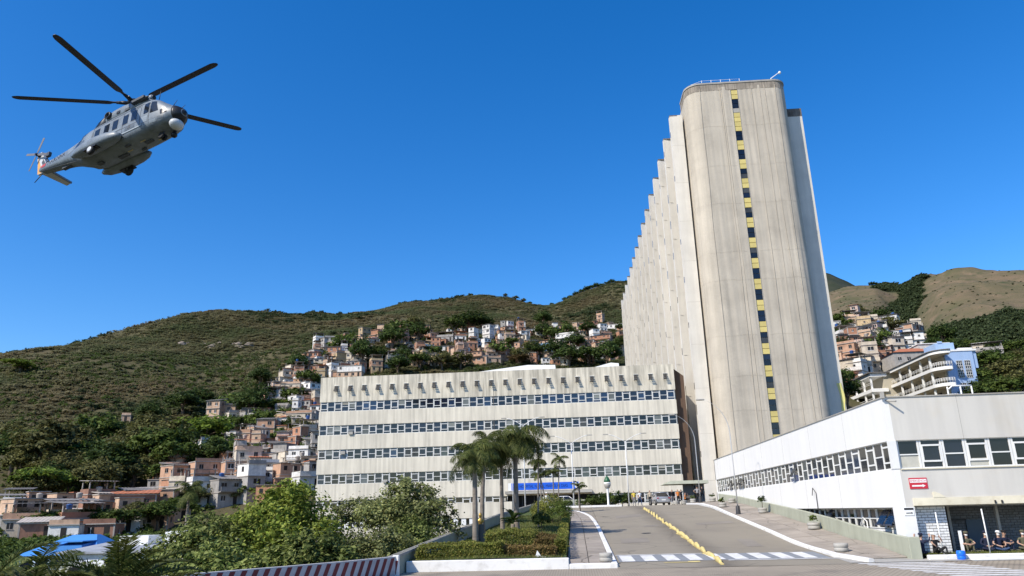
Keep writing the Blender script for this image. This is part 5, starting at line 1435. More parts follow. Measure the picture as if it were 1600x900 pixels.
for k, x, y, h, g, sx in [
    ('dark', 15, 745, 55, G1, 1.1), ('olive', 60, 752, 78, G1, 1.2), ('olive', 100, 740, 66, G1, 1.2), ('olive', 85, 764, 50, G1, 1.3), ('mid', 150, 715, 62, G1, 1.2), ('dark', 165, 765, 62, G1, 1.3),
    ('dark', 140, 755, 50, G1, 1.2), ('olive', 205, 740, 60, G1, 1.2), ('mid', 240, 745, 70, G1, 1.2), ('olive', 265, 728, 66, G1, 1.1), ('dark', 290, 735, 55, G1, 1.2), ('olive', 225, 705, 45, G1, 1.2),
    ('bright', 315, 722, 74, G2, 1.15), ('mid', 345, 735, 52, G2, 1.1), ('dark', 330, 740, 48, G2, 1.2), ('brown', 265, 690, 36, G1, 1.4), ('bright', 130, 700, 40, G1, 1.2), ('dark', 232, 668, 34, G1, 1.2),
    ('dark', 285, 652, 38, G2, 1.5), ('dark', 310, 640, 30, G2, 1.4), ('dark', 390, 668, 60, G2, 1.0), ('mid', 405, 690, 50, G2, 1.0), ('dark', 405, 610, 34, G2, 1.2), ('mid', 460, 648, 42, G2, 1.2), ('bright', 440, 655, 34, G2, 1.4),
    ('mid', 360, 690, 40, G2, 1.2), ('dark', 415, 640, 34, G2, 1.2), ('dark', 465, 590, 38, G2, 1.0), ('mid', 480, 615, 38, G2, 1.1), ('olive', 440, 690, 26, G2, 1.3),
    ('dark', 565, 580, 52, G3, .8), ('dark', 612, 552, 44, G3, 1.1), ('mid', 588, 575, 36, G3, 1.2), ('dark', 622, 588, 34, G3, 1.3), ('mid', 655, 580, 32, G3, 1.4), ('olive', 690, 580, 30, G3, 1.5), ('olive', 720, 578, 30, G3, 1.4),
    ('dark', 655, 536, 30, G3, 1.2), ('mid', 710, 528, 36, G3, 1.1), ('dark', 740, 522, 36, G3, 1.9), ('brown', 812, 572, 24, G3, 2.0), ('dark', 870, 565, 36, G3, 1.3), ('dark', 890, 575, 34, G3, 1.5), ('mid', 920, 572, 32, G3, 1.4),
    ('dark', 950, 580, 46, G3, 1.1), ('dark', 850, 530, 26, G3, 1.3), ('mid', 800, 548, 22, G3, 1.4), ('dark', 920, 527, 26, G3, 1.3), ('mid', 955, 560, 30, G3, 1.3), ('dark', 835, 562, 26, G3, 1.4), ('dark', 905, 548, 22, G3, 1.3),
    ('dark', 1322, 568, 38, G4, .9), ('dark', 1335, 575, 34, G4, 1.0), ('dark', 1475, 548, 36, G4, 1.1), ('dark', 1327, 645, 56, G4, .7), ('mid', 1318, 610, 34, G4, 1.2),
    ('mid', 1545, 600, 44, G4, 1.3), ('olive', 1565, 612, 40, G4, 1.3), ('olive', 1590, 610, 42, G4, 1.3), ('mid', 1530, 618, 40, G4, 1.2), ('dark', 1555, 580, 30, G4, 1.4), ('mid', 1580, 590, 34, G4, 1.4), ('olive', 1600, 590, 36, G4, 1.3),
    ('dark', 1540, 640, 40, G4, 1.3), ('mid', 1575, 640, 46, G4, 1.3), ('olive', 1605, 630, 44, G4, 1.3), ('dark', 1500, 560, 24, G4, 1.3), ('dark', 1462, 555, 26, G4, 1.2), ('mid', 1590, 560, 26, G4, 1.4), ('dark', 1560, 556, 22, G4, 1.5),
    ('mid', 60, 838, 34, G1, 1.6), ('mid', 30, 835, 30, G1, 1.5), ('olive', 85, 833, 24, G1, 1.4), ('mid', 150, 833, 34, G1, 1.5), ('mid', 185, 838, 38, G1, 1.5), ('olive', 215, 832, 40, G1, 1.4), ('mid', 245, 832, 44, G1, 1.3),
    ('olive', 300, 800, 34, G1, 1.4), ('olive', 335, 790, 34, G1, 1.3), ('mid', 280, 815, 34, G1, 1.4), ('olive', 370, 785, 36, G2, 1.4), ('dark', 75, 790, 40, G1, 1.0), ('olive', 20, 690, 26, G1, 1.6), ('bright', 30, 585, 22, G1, 2.2)]:
    tree_px(k, x, y, h, *g, sx=sx)
R8 = random.Random(5)
for i in range(34):
    x = R8.uniform(-10, 335); y = R8.uniform(722, 798) - (x * .07)
    tree_px(R8.choice(['olive', 'olive', 'mid', 'dark', 'bright']), x, y, R8.uniform(36, 58), *G1, sx=1.15)
for rg, poly, tries in AREAS:
    g = {'foot': G1, 'left2': G2, 'left': G2, 'corner': G2, 'top': G3, 'right': G4}[rg]
    xs_ = [p[0] for p in poly]; ys_ = [p[1] for p in poly]
    for _ in range(int(tries * (.02 if rg in ('top', 'right') else .035))):
        x = R8.uniform(min(xs_), max(xs_)); y = R8.uniform(min(ys_), max(ys_))
        if not inside(x, y, poly): continue
        tree_px(R8.choice(['dark', 'dark', 'mid', 'olive', 'shrub', 'shrub']), x, y, R8.uniform(13, 26) if R8.random() < .7 else 30, *g, sx=1.2)
for x, hp, k in [(118, 6, 'olive'), (129, 8, 'dark'), (141, 7, 'mid'), (155, 5, 'mid'), (395, 5, 'olive'), (490, 6, 'dark'), (532, 6, 'dark'),
                 (735, 5, 'mid'), (790, 6, 'olive'), (806, 7, 'olive'), (818, 7, 'olive'), (828, 6, 'mid'), (862, 5, 'mid'), (884, 7, 'dark'), (892, 7, 'mid'), (901, 8, 'dark'), (910, 8, 'mid'), (918, 9, 'dark'), (926, 9, 'mid'), (934, 9, 'dark'), (943, 7, 'mid'), (951, 7, 'mid'), (959, 8, 'dark')]:
    a = az_slope(x, 480)[0]; r = np.interp(x, [0, 330, 600, 760, 960], [505, 558, 630, 650, 618])
    P = Vector((r * math.sin(a), r * math.cos(a), 0)); P.z = height(P.x, P.y) - .3
    hill_tree(k, P, hp * r / FPX * 1.25, *G5, (x, 480), 1.3)
tell_apart(TREG)

# scrub on the open hillside and woods on the far slopes: stuff nobody could count
def scatter(name, pts, scale, proto, label, cat):
    me = bpy.data.meshes.new(name)
    me.vertices.add(len(pts)); me.vertices.foreach_set('co', np.array(pts, np.float32).ravel())
    a = me.attributes.new('size', 'FLOAT', 'POINT'); a.data.foreach_set('value', np.array(scale, np.float32))
    o = link(name, me)
    ng = bpy.data.node_groups.new(name, 'GeometryNodeTree')
    ng.interface.new_socket('Geometry', in_out='INPUT', socket_type='NodeSocketGeometry'); ng.interface.new_socket('Geometry', in_out='OUTPUT', socket_type='NodeSocketGeometry')
    N = ng.nodes; L = ng.links
    gi = N.new('NodeGroupInput'); go = N.new('NodeGroupOutput')
    oi = N.new('GeometryNodeObjectInfo'); oi.inputs['Object'].default_value = proto
    ip = N.new('GeometryNodeInstanceOnPoints'); at = N.new('GeometryNodeInputNamedAttribute'); at.data_type = 'FLOAT'; at.inputs['Name'].default_value = 'size'
    rv_ = N.new('FunctionNodeRandomValue'); rv_.data_type = 'FLOAT'; rv_.inputs[3].default_value = 6.283
    cb = N.new('ShaderNodeCombineXYZ'); L.new(rv_.outputs[1], cb.inputs['Z'])
    L.new(gi.outputs[0], ip.inputs['Points']); L.new(oi.outputs['Geometry'], ip.inputs['Instance']); L.new(at.outputs[0], ip.inputs['Scale']); L.new(cb.outputs[0], ip.inputs['Rotation'])
    L.new(ip.outputs[0], go.inputs[0])
    md = o.modifiers.new('scatter', 'NODES'); md.node_group = ng
    return tag(o, label, cat, kind='stuff')
def proto_bush(name, P, s, mat, seed, label, cat='shrub', flat=.6):
    root = empty(name, P, label=label, cat=cat); root.scale = (s, s, s)
    c = link('crown', crown('crown', seed, [(0, 0, .55, .9, .9, .6), (.6, .2, .4, .6, .6, .45), (-.6, -.1, .45, .6, .55, .45)] if flat < 1 else [(0, 0, .25, 1.1, 1.1, .34), (.8, .3, .2, .8, .8, .28), (-.8, -.1, .22, .8, .75, .3), (0, -.8, .2, .7, .7, .25)], 330 if flat < 1 else 420, .30, M[mat], .35, flat=flat), root)
    m = MB(); m.tube([(0, 0, -.3), (0, 0, .5)], [.09, .05], 6); m.obj('stem', M['trunk'], root)
    return c
rng = np.random.default_rng(11)
def to_px(P):
    q = RC.T @ (np.array(P) - CAM); return CX + FPX * q[0] / -q[2], CY - FPX * q[1] / -q[2]
def among_houses(X, Y):
    x, y = to_px((X, Y, height(X, Y))); return any(inside(x, y, a[1]) for a in AREAS)
def hill_pts(n, x0, x1, rmin, rmax, keep, clear=False):
    out = []; sc_ = []
    a0, a1 = az_slope(x0, 600)[0], az_slope(x1, 600)[0]
    while len(out) < n:
        a = rng.uniform(a0, a1); r = math.sqrt(rng.uniform(rmin ** 2, rmax ** 2)); X, Y = r * math.sin(a), r * math.cos(a)
        k = keep(X, Y, r)
        if k <= 0 or rng.random() > k: continue
        if clear and rng.random() < .8 and among_houses(X, Y): continue
        out.append((X, Y, height(X, Y) - .15)); sc_.append(rng.uniform(.7, 1.9) * (1 + .6 * max(0, noise.noise((X * .02, Y * .02, 4)))))
    return out, sc_
P_, r_ = on_hill(300, 560)
pb = proto_bush('scrub_bush', P_, 1.6, 'leaf_scrub', 61, flat=1.8, label= 'rounded olive scrub bush on the open hillside above the left trees')
pts, sc_ = hill_pts(32000, -60, 1010, 285, 665, lambda X, Y, r: .25 + .75 * max(0, min(1, .5 + 1.4 * noise.noise((X * .016, Y * .016, 0)))))
scatter('hillside_scrub', pts, [s * 1.08 for s in sc_], pb, 'olive brown scrub covering the open hillside', 'scrub')
P_, r_ = on_hill(560, 500)
pf_ = proto_bush('dark_bush', P_, 2.4, 'leaf_forest', 62, 'dark green bush on the open hillside above the office block')
pts, sc_ = hill_pts(900, -60, 1010, 265, 660, lambda X, Y, r: max(0, min(1, -.25 + 2.2 * noise.noise((X * .013 + 9, Y * .013, 5)))))
scatter('hillside_thicket', pts, [s * 1.35 for s in sc_], pf_, 'dark green thickets in the folds of the hillside', 'scrub')
# bare rock showing on the open slope
P_, r_ = on_hill(335, 540)
m = MB(); R_ = random.Random(4)
for k in range(26):
    a = R_.uniform(-20, 20); q = P_ + Vector((a, R_.uniform(-5, 5), 0)); q.z = height(q.x, q.y); s = R_.uniform(.8, 2.6)
    rr = []
    for i in range(5):
        t = i / 4; rr.append([(q.x + s * (1.25 - t * t) * math.cos(u) * R_.uniform(.7, 1.3), q.y + s * (1.1 - t * t) * math.sin(u) * R_.uniform(.7, 1.3), q.z - .8 + t * s * 1.0) for u in np.linspace(0, 6.283, 9, endpoint=False)])
    m.rings(rr, 0)
tag(m.obj('rock_outcrop', pmat('weathered_rock', (.20, .165, .13), .25, .5, .95, .5, 3)), 'brown rock outcrop on the open hillside', 'rocks', kind='stuff')
# undergrowth between the houses
P_, r_ = on_hill(250, 680)
pu = proto_bush('undergrowth_bush', P_, 1.4, 'leaf_mid', 63, 'bright green bush between the trees at the hill foot')
pts, sc_ = hill_pts(3600, -60, 1010, 92, 420, lambda X, Y, r: (.9 if r < 128 else .6) if not (-40 < X < 42 and Y < 136) and not (-70 < X < -36 and 63 < Y < 104) else 0, True)
pts3, sc3 = hill_pts(750, -60, 520, 90, 132, lambda X, Y, r: 1 if not (-70 < X < -37 and 63 < Y < 104) and X < -39.5 else 0)
pts += pts3; sc_ += [s * 1.15 for s in sc3]
pts2, sc2 = hill_pts(1300, 1240, 1640, 120, 330, lambda X, Y, r: 0 if (56 < X < 90 and Y < 215) else .9, True)
scatter('undergrowth', pts + pts2, [s * .75 for s in sc_ + sc2], pu, 'green undergrowth between the hillside houses', 'undergrowth')
# far woods
pts = []; sc_ = []
while len(pts) < 12000:
    i = rng.integers(0, len(frv) - 1); j = rng.integers(0, len(faz) - 1)
    if frv[i] > 1330 or WOOD[i, j] < rng.uniform(.35, .9): 
        if rng.random() > .09: continue
        stray = True
    else: stray = False
    u, v = rng.random(), rng.random()
    lerp = lambda A: (A[i, j] * (1 - u) + A[i + 1, j] * u) * (1 - v) + (A[i, j + 1] * (1 - u) + A[i + 1, j + 1] * u) * v
    pts.append((lerp(FX), lerp(FY), lerp(FZ) - .5)); sc_.append(rng.uniform(.6, 1.5) if stray else rng.uniform(2.6, 6.0))
scatter('far_woods', pts, sc_, pf_, 'dark woods in the gully and foot of the far bare hills', 'woods')

# ------------------------------------------------------------------ foreground bushes left of the ramp
def fore_tree(name, X, Y, zb, blobs, n, leaf, mat, seed, label, limbs=7, clump=.26, th=None, tr=.13, spread=1.8):
    root = empty(name, (X, Y, zb), label=label, cat='tree' if 'tree' in name else 'bush')
    link('crown', crown('crown', seed, blobs, n, leaf, M[mat], clump, nclump=n // 34, shell=.5), root)
    link('trunk', trunk_mesh('trunk', seed, th or 2.2, tr, spread, limbs), root)
    return root
fore_tree('broadleaf_tree', -17.6, 46, -3, [(0, 0, 5.6, 2.5, 2.3, 2.3), (1.9, -.4, 4.4, 2.0, 2.0, 2.0), (-1.9, -.5, 4.2, 2.0, 1.8, 2.0), (.6, -1.6, 3.3, 2.3, 1.6, 2.0), (.3, .2, 7.3, 1.5, 1.4, .9)], 15000, .25, 'leaf_vine', 101, 'tall bright green vine covered tree left of the pale fig tree', 8, th=4.0)
fore_tree('broadleaf_tree', -9.9, 47.5, -3, [(0, 0, 5.9, 2.2, 2.2, 1.9), (1.3, -.3, 5.0, 1.6, 1.7, 1.8), (-1.6, -.2, 5.6, 1.8, 1.7, 1.7), (.4, -.9, 3.8, 2.0, 1.6, 1.8), (-.5, 0, 7.4, 1.5, 1.4, .8)], 15000, .22, 'leaf_fig', 102, 'broad grey green fig tree against the retaining wall', 9, th=3.2)
fore_tree('broadleaf_tree', -13.6, 50, -3, [(0, 0, 6.4, 2.2, 1.8, .75), (1.4, 0, 5.4, 1.6, 1.5, .8), (-1.7, .1, 5.6, 1.6, 1.5, .7), (.2, -.6, 3.9, 2.0, 1.5, 1.2)], 6500, .20, 'leaf_fig', 103, 'thin tree with bare grey limbs between the vine and fig trees', 11, .3, th=3.0)
fore_tree('leafy_bush', -21.8, 45, -3, [(0, 0, 4.4, 2.2, 2.0, 1.9), (-1.7, -.2, 3.7, 1.8, 1.6, 1.6), (1.6, -.3, 3.8, 1.7, 1.6, 1.8)], 9500, .25, 'leaf_fore', 104, 'rounded leafy bush left of the tall vine covered tree', 7)
fore_tree('leafy_bush', -23.6, 40, -3, [(0, 0, 2.9, 2.3, 1.8, 1.6), (-1.8, 0, 2.2, 1.7, 1.4, 1.4), (1.7, -.2, 2.6, 1.7, 1.4, 1.5)], 8000, .25, 'leaf_vine', 105, 'low yellow green bush at the left end of the bush row', 7)
fore_tree('leafy_bush', -18.0, 39, -3, [(0, 0, 3.0, 2.3, 1.6, 1.8), (-1.7, 0, 2.7, 1.6, 1.4, 1.6), (1.7, -.1, 2.8, 1.6, 1.4, 1.6)], 9500, .25, 'leaf_fore', 106, 'dark leafy bush in front of the tall vine covered tree', 7)
fore_tree('leafy_bush', -13.4, 38.5, -3, [(0, 0, 3.4, 2.1, 1.6, 1.8), (-1.5, .1, 3.0, 1.6, 1.4, 1.6), (1.6, 0, 3.2, 1.6, 1.4, 1.6), (.3, 0, 4.6, 1.3, 1.1, .9)], 9500, .25, 'leaf_fore', 107, 'leafy bush behind the middle of the striped barrier', 7)
fore_tree('leafy_bush', -10.2, 40.0, -3, [(0, 0, 3.6, 1.5, 1.4, 1.7), (-1.2, 0, 3.6, 1.3, 1.3, 1.6), (.5, .6, 4.4, 1.2, 1.1, 1.0)], 7500, .18, 'leaf_fig', 108, 'grey green bush behind the right end of the striped barrier', 7)
fore_tree('leafy_bush', -8.9, 44.0, -3, [(0, 0, 4.3, 1.1, 1.4, 1.5), (-.8, .5, 4.6, 1.2, 1.2, 1.3)], 4500, .18, 'leaf_fore', 109, 'dark bush pressed against the retaining wall below the fig', 5)
fore_tree('leafy_bush', -27.5, 44, -3, [(0, 0, 2.2, 2.2, 1.8, 1.3), (-1.8, .1, 1.9, 1.7, 1.4, 1.1)], 5000, .20, 'leaf_mid', 110, 'low green bush behind the cycad fronds', 6)

# ------------------------------------------------------------------ palms
def frond_mesh(seed, L, droop, width, mat='leaf_palm', nl=44, rise=.5, stiff=False):
    """an arched midrib with two rows of leaflets; grows along +x"""
    rng_ = np.random.default_rng(seed)
    t = np.linspace(0, 1, nl)
    ang = rise - (rise + droop) * t ** 1.15
    dx = np.cos(ang) * L / nl; dz = np.sin(ang) * L / nl
    X = np.concatenate([[0], np.cumsum(dx)])[:-1]; Z = np.concatenate([[0], np.cumsum(dz)])[:-1]
    Q = []
    for i in range(3, nl):
        tang = np.array([math.cos(ang[i]), 0, math.sin(ang[i])]); up = np.array([-math.sin(ang[i]), 0, math.cos(ang[i])])
        ll = width * (math.sin(math.pi * min(1, .12 + .86 * t[i])) ** .7) * rng_.uniform(.8, 1.15)
        for s in (-1, 1):
            for rep in range(1 if stiff else 2):
                d = tang * rng_.uniform(.35, .75) + np.array([0, s, 0]) * 1.0 + up * (rng_.uniform(.25, .5) if stiff else rng_.uniform(-.45, .35))
                d /= np.linalg.norm(d)
                p0 = np.array([X[i], 0, Z[i]]); sag = np.array([0, 0, -1.0]) * ll * (.08 if stiff else rng_.uniform(.45, 1.0))
                p1 = p0 + d * ll * .55 + sag * .25; p2 = p0 + d * ll * .95 + sag
                wv = np.cross(d, up); wv /= np.linalg.norm(wv) + 1e-9; wv *= (.015 if not stiff else .020) * max(1, L / 2.2)
                Q.append([p0 - wv * .4, p1 - wv, p1 + wv, p0 + wv * .4]); Q.append([p1 - wv, p2 - wv * .15, p2 + wv * .15, p1 + wv])
    for i in range(nl - 1):
        w_ = .03 * (1 - t[i]) + .008
        a = np.array([X[i], 0, Z[i]]); b_ = np.array([X[i + 1], 0, Z[i + 1]])
        Q.append([a + [0, -w_, 0], b_ + [0, -w_, 0], b_ + [0, w_, 0], a + [0, w_, 0]])
        Q.append([a + [0, 0, -w_], b_ + [0, 0, -w_], b_ + [0, 0, w_], a + [0, 0, w_]])
    return quads_mesh('frond', np.array(Q), [M[mat]])
FR = {'queen': [frond_mesh(200 + i, 2.1 + .2 * (i % 3), d, .58, rise=r) for i, (d, r) in enumerate(((1.0, .95), (1.3, .7), (1.45, .4), (1.5, .1), (1.2, 1.15)))],
      'droop': [frond_mesh(220 + i, 2.3, d, .66, rise=r) for i, (d, r) in enumerate(((1.35, .9), (1.5, .7), (1.55, .45), (1.5, .2)))],
      'small': [frond_mesh(240 + i, 1.2, d, .30, rise=r, nl=30) for i, (d, r) in enumerate(((.9, .9), (1.2, .6), (1.4, .2)))],
      'cycad': [frond_mesh(260 + i, 2.2, d, .36, rise=r, nl=60, stiff=True, mat='leaf_palm') for i, (d, r) in enumerate(((.5, 1.0), (.7, .7), (.75, .4), (.8, .15)))],
      'sago': [frond_mesh(280 + i, 1.0, d, .17, rise=r, nl=34, stiff=True, mat='leaf_dark') for i, (d, r) in enumerate(((.5, .9), (.7, .5), (.75, .2)))]}
def palm(name, X, Y, zb, h, r, n, fam, label, lean=(0, 0), s=1.0, seed=0, elev=(-.5, 1.1), group=None, cat='palm'):
    R = random.Random(seed)
    root = empty(name, (X, Y, zb), label=label, cat=cat, group=group)
    m = MB(); pts = []; rad = []
    K_ = 14
    for i in range(K_ + 1):
        t = i / K_; pts.append((lean[0] * t * t, lean[1] * t * t, -.3 + (h + .3) * t)); rad.append(r * (1.18 - .35 * t + (.25 * math.exp(-t * 9))) * (1.05 if i % 2 else .97))
    m.tube(pts, rad, 10); m.obj('trunk', M['palmtrunk'], root)
    top = pts[-1]
    if h > 1.5:
        m = MB(); m.tube([(top[0], top[1], h - .1), (top[0], top[1], h + .25 * s), (top[0], top[1], h + .6 * s)], [r * .75, r * .8, r * .3], 8); m.obj('crownshaft', M['leaf_palm'], root)
    for i in range(n):
        f = link('frond', FR[fam][R.randrange(len(FR[fam]))], root, (top[0], top[1], h + R.uniform(.0, .3) * s))
        f.rotation_euler = (R.uniform(-.25, .25), -R.uniform(*elev), i * 2.399 + R.uniform(-.3, .3)); k = s * R.uniform(.85, 1.12); f.scale = (k, k, k)
    return root
palm('palm_tree', -5.95, 46, bedz(-5.95, 46), 4.75, .15, 22, 'queen', 'short stout palm with feathery crown, leftmost of the lawn palms', s=.9, seed=3, elev=(-.55, .75))
palm('palm_tree', -6.1, 50.5, bedz(-6.1, 50.5), 5.6, .14, 17, 'queen', 'palm standing just behind the leftmost lawn palm', (.25, 0), .92, 4, (-.5, .7))
palm('palm_tree', -5.1, 54, bedz(-5.1, 54), 5.1, .13, 18, 'droop', 'palm with drooping crown between the bust and the tallest palm', (0, 0), .95, 5, (-.65, .35))
palm('palm_tree', -3.95, 52, bedz(-3.95, 52), 6.05, .155, 24, 'droop', 'tallest palm on the lawn with a long weeping crown', (.02, 0), 1.2, 6, (-.6, .45))
palm('palm_tree', -2.75, 57, bedz(-2.75, 57), 4.6, .055, 9, 'small', 'slender grey palm right of the tallest palm', (.15, 0), .8, 7)
for i, (px_, pyb, pyt, ln, lab) in enumerate(((866, 795, 737, .0, 'thin leaning palm left of the banner middle'), (852, 790, 722, -.75, 'thin palm leaning left in front of the banner'), (846, 792, 740, .0, 'multi stemmed thin palm beside the person in white'), (873, 790, 716, .25, 'thin palm with small crown above the banner'))):
    p = aty(px_, pyb, 78); q = aty(px_, pyt, 78)
    palm('slender_palm', p[0], 78, p[2] - .3, q[2] - p[2], .06, 10, 'small', lab, (ln, 0), 1.0, 20 + i, (-.4, .7))
p = aty(905, 785, 88); palm('slender_palm', p[0], 88, p[2] - .6, 2.1, .07, 12, 'small', 'small bushy palm at the right end of the banner', (0, 0), .95, 31, (-.2, .9))
p = aty(290, 830, 105); palm('palm_tree', p[0], 105, p[2] - 2, 7.0, .2, 16, 'queen', 'lone palm below the houses left of the vine covered tree', (0, 0), 1.25, 33, (-.4, .8))
palm('sago_palm', -4.1, 50.6, bedz(-4.1, 50.6), .75, .16, 26, 'sago', 'dark sago palm at the foot of the tallest palm', (0, 0), 1.0, 34, (-.1, .7))
for i, (X, Y, lab) in enumerate(((-16.0, 20.5, 'large cycad fronds in the bottom left corner, left of three'), (-12.0, 20.2, 'large cycad fronds in the bottom left corner, right of three'), (-14.0, 19.5, 'large cycad fronds in the bottom left corner, middle of three'))):
    palm('cycad', X, Y, -.9, 1.75 - .12 * i, .24, 40, 'cycad', lab, (0, 0), 1.15, 40 + i, (-.35, .55))

# ------------------------------------------------------------------ hedges, shrubs and grass on the bed
def hedge(name, x0, x1, y0, y1, h, n, mat, seed, label, leaf=.10, zf=None, cat='hedge'):
    rng_ = np.random.default_rng(seed)
    X = rng_.uniform(x0, x1, n); Y = rng_.uniform(y0, y1, n); U = rng_.random(n)
    # most leaves near the clipped surface
    face = rng_.random(n); Zr = U.copy()
    t = face < .5; Zr[t] = 1 - .12 * rng_.random(t.sum())
    f = (face > .5) & (face < .8); Y[f] = y0 + .12 * rng_.random(f.sum())
    s = face > .8; X[s] = np.where(rng_.random(s.sum()) < .5, x0, x1) + rng_.normal(size=s.sum()) * .05
    zb = np.array([bedz(a, b) for a, b in zip(X, Y)])
    lump = np.array([noise.noise((a * 1.3, b * 1.3, seed)) for a, b in zip(X, Y)])
    Z = zb + Zr * h * (1 + .22 * lump)
    C_ = np.stack([X, Y, Z], 1) + rng_.normal(size=(n, 3)) * .035
    N_ = rng_.normal(size=(n, 3)) * .6 + np.array([0, -.3, .8]); N_ /= np.linalg.norm(N_, axis=1, keepdims=True)
    b = ((x0 + x1) / 2, (y0 + y1) / 2, bedz((x0 + x1) / 2, (y0 + y1) / 2))
    root = empty(name, b, label=label, cat=cat)
    link('foliage', quads_mesh('foliage', leaf_quads(C_ - np.array(b), N_, leaf, rng_), [M[mat]]), root)
    m = MB()
    R = random.Random(seed)
    for i in range(int((x1 - x0) * (y1 - y0) * 2) + 3):
        x, y = R.uniform(x0 + .1, x1 - .1), R.uniform(y0 + .1, y1 - .1)
        m.tube([(x - b[0], y - b[1], bedz(x, y) - b[2] - .1), (x - b[0] + R.uniform(-.1, .1), y - b[1], bedz(x, y) - b[2] + h * .75)], [.02, .008], 4)
    m.obj('stems', M['trunk'], root)
    return root
hedge('hedge', -7.55, -3.6, 37.0, 38.3, .62, 11000, 'leaf_hedge', 301, 'long clipped bright green hedge along the white kerb')
hedge('hedge', -3.55, -1.1, 37.2, 38.6, .42, 5000, 'leaf_hedge2', 302, 'low yellowing hedge between the green hedge and the pavement')
hedge('hedge', -4.7, -2.2, 40.5, 43.5, .85, 9000, 'leaf_hedge', 303, 'rounded green shrubbery right of the golden bust')
hedge('hedge', -2.15, -1.1, 40.0, 43.5, .62, 4500, 'leaf_hedge2', 304, 'russet tipped hedge right of the rounded shrubbery')
hedge('hedge', -1.05, -.62, 38.7, 66.0, .62, 9000, 'leaf_hedge', 305, 'narrow hedge running up beside the left pavement')
def round_shrub(X, Y, r, mat, seed, label, n=3000):
    root = empty('round_shrub', (X, Y, bedz(X, Y)), label=label, cat='shrub')
    link('foliage', crown('foliage', seed, [(0, 0, r * .9, r, r, r * .95)], n, .10, M[mat], .25, shell=.75), root)
    m = MB(); m.tube([(0, 0, -.1), (0, 0, r)], [.05, .02], 6); m.obj('stem', M['trunk'], root)
round_shrub(-2.5, 56.0, .62, 'leaf_dark', 311, 'dark ball shaped shrub on the lawn right of the palms')
round_shrub(-1.9, 62.0, 1.15, 'leaf_hedge', 312, 'bright yellow green shrub below the thin palms', 4500)
round_shrub(-1.2, 60.0, .95, 'leaf_mid', 313, 'mid green shrub beside the pavement below the banner', 3500)
round_shrub(-2.9, 64.0, .8, 'leaf_hedge', 314, 'small yellow green shrub at the top of the lawn')
for i, x in enumerate((-3.4, -2.2, -.9, .6, 1.6, 3.0)):
    root = empty('wall_shrub', (x, 95.2, 3.5), label='small dark tuft, ' + ORD[i] + ' from left along the planter wall', cat='shrub')
    link('foliage', crown('foliage', 330 + i, [(0, 0, .45, .55, .3, .5)], 500, .16, M['leaf_mid'], .3), root)
    m = MB(); m.tube([(0, 0, -.1), (0, 0, .5)], [.03, .01], 5); m.obj('stem', M['trunk'], root)
for i, (x, y, r, mt, lab) in enumerate(((5.6, 94.5, .95, 'leaf_dark', 'dark clipped shrub right of the green and white lamp'), (3.1, 94, .85, 'leaf_dark', 'dark spiky shrub left of the green and white lamp'), (6.4, 96.5, .8, 'leaf_hedge', 'yellow green shrub before the ground floor windows'), (4.4, 95.5, .9, 'leaf_mid', 'broad dark shrub under the green and white lamp'), (2.0, 94.4, .7, 'leaf_mid', 'leafy shrub right of the planter wall plants'))):
    root = empty('leafy_shrub', (x, y, 3.45), label=lab, cat='shrub')
    link('foliage', crown('foliage', 340 + i, [(0, 0, r * .8, r * 1.2, r, r)], 1100, .22, M[mt], .3), root)
    m = MB(); m.tube([(0, 0, -.1), (0, 0, r)], [.06, .02], 5); m.obj('stem', M['trunk'], root)
rng_ = np.random.default_rng(400); n = 16000
Y = 36.8 + 34 * rng_.random(n) ** 1.6; u = rng_.random(n); X = np.array([RWX(y) + .1 for y in Y]) * (1 - u) + (-.7) * u
Z = np.array([bedz(a, b) for a, b in zip(X, Y)]); hh = rng_.uniform(.05, .16, n)
d = rng_.normal(size=(n, 2)) * .04; w_ = .018
V = np.stack([np.stack([X - w_, Y, Z], 1), np.stack([X + w_, Y, Z], 1), np.stack([X + d[:, 0], Y + d[:, 1], Z + hh], 1)], 1)
tag(link('lawn_grass', quads_mesh('lawn_grass', V, [M['grass']], 3)), 'short green grass on the palm lawn', 'grass', kind='stuff')
n = 5000; X = rng_.uniform(15.7, 24, n); Y = rng_.uniform(37.2, 38.9, n); Z = np.full(n, .69); hh = rng_.uniform(.05, .14, n); d = rng_.normal(size=(n, 2)) * .04
V = np.stack([np.stack([X - w_, Y, Z], 1), np.stack([X + w_, Y, Z], 1), np.stack([X + d[:, 0], Y + d[:, 1], Z + hh], 1)], 1)
tag(link('verge_grass', quads_mesh('verge_grass', V, [M['grass']], 3)), 'strip of grass before the seated people', 'grass', kind='stuff')
# ------------------------------------------------------------------ street furniture
def plant_pot(X, Y, z, label, r=.33, plant=None, seed=0):
    root = empty('planter_pot', (X, Y, z), label=label, cat='planter', group='round concrete planters along the ramp')
    m = MB(); m.lathe([(r * .82, 0), (r * .95, .03), (r, .16), (r * .93, .18), (r * .93, .21), (r * 1.02, .23), (r * 1.0, .38), (r * .9, .40), (r * .85, .34)], 20); m.obj('pot', M['grey_conc'], root)
    m = MB(); m.lathe([(.02, .33), (r * .86, .335), (r * .8, .36)], 16); m.obj('pot_soil', M['soil'], root)
    if plant == 'ball':
        m = MB(); m.tube([(0, 0, .34), (0.02, 0, .8)], [.03, .02], 6); m.obj('stem', M['trunk'], root)
        link('foliage', crown('foliage', seed, [(0, 0, .95, .30, .30, .34)], 900, .08, M['leaf_dark'], .3, shell=.6), root)
    elif plant:
        link('foliage', crown('foliage', seed, [(0, 0, .55, .26, .26, .22), (.1, 0, .72, .12, .12, .14)], 260, .12, M['leaf_mid'], .4, shell=.3), root)
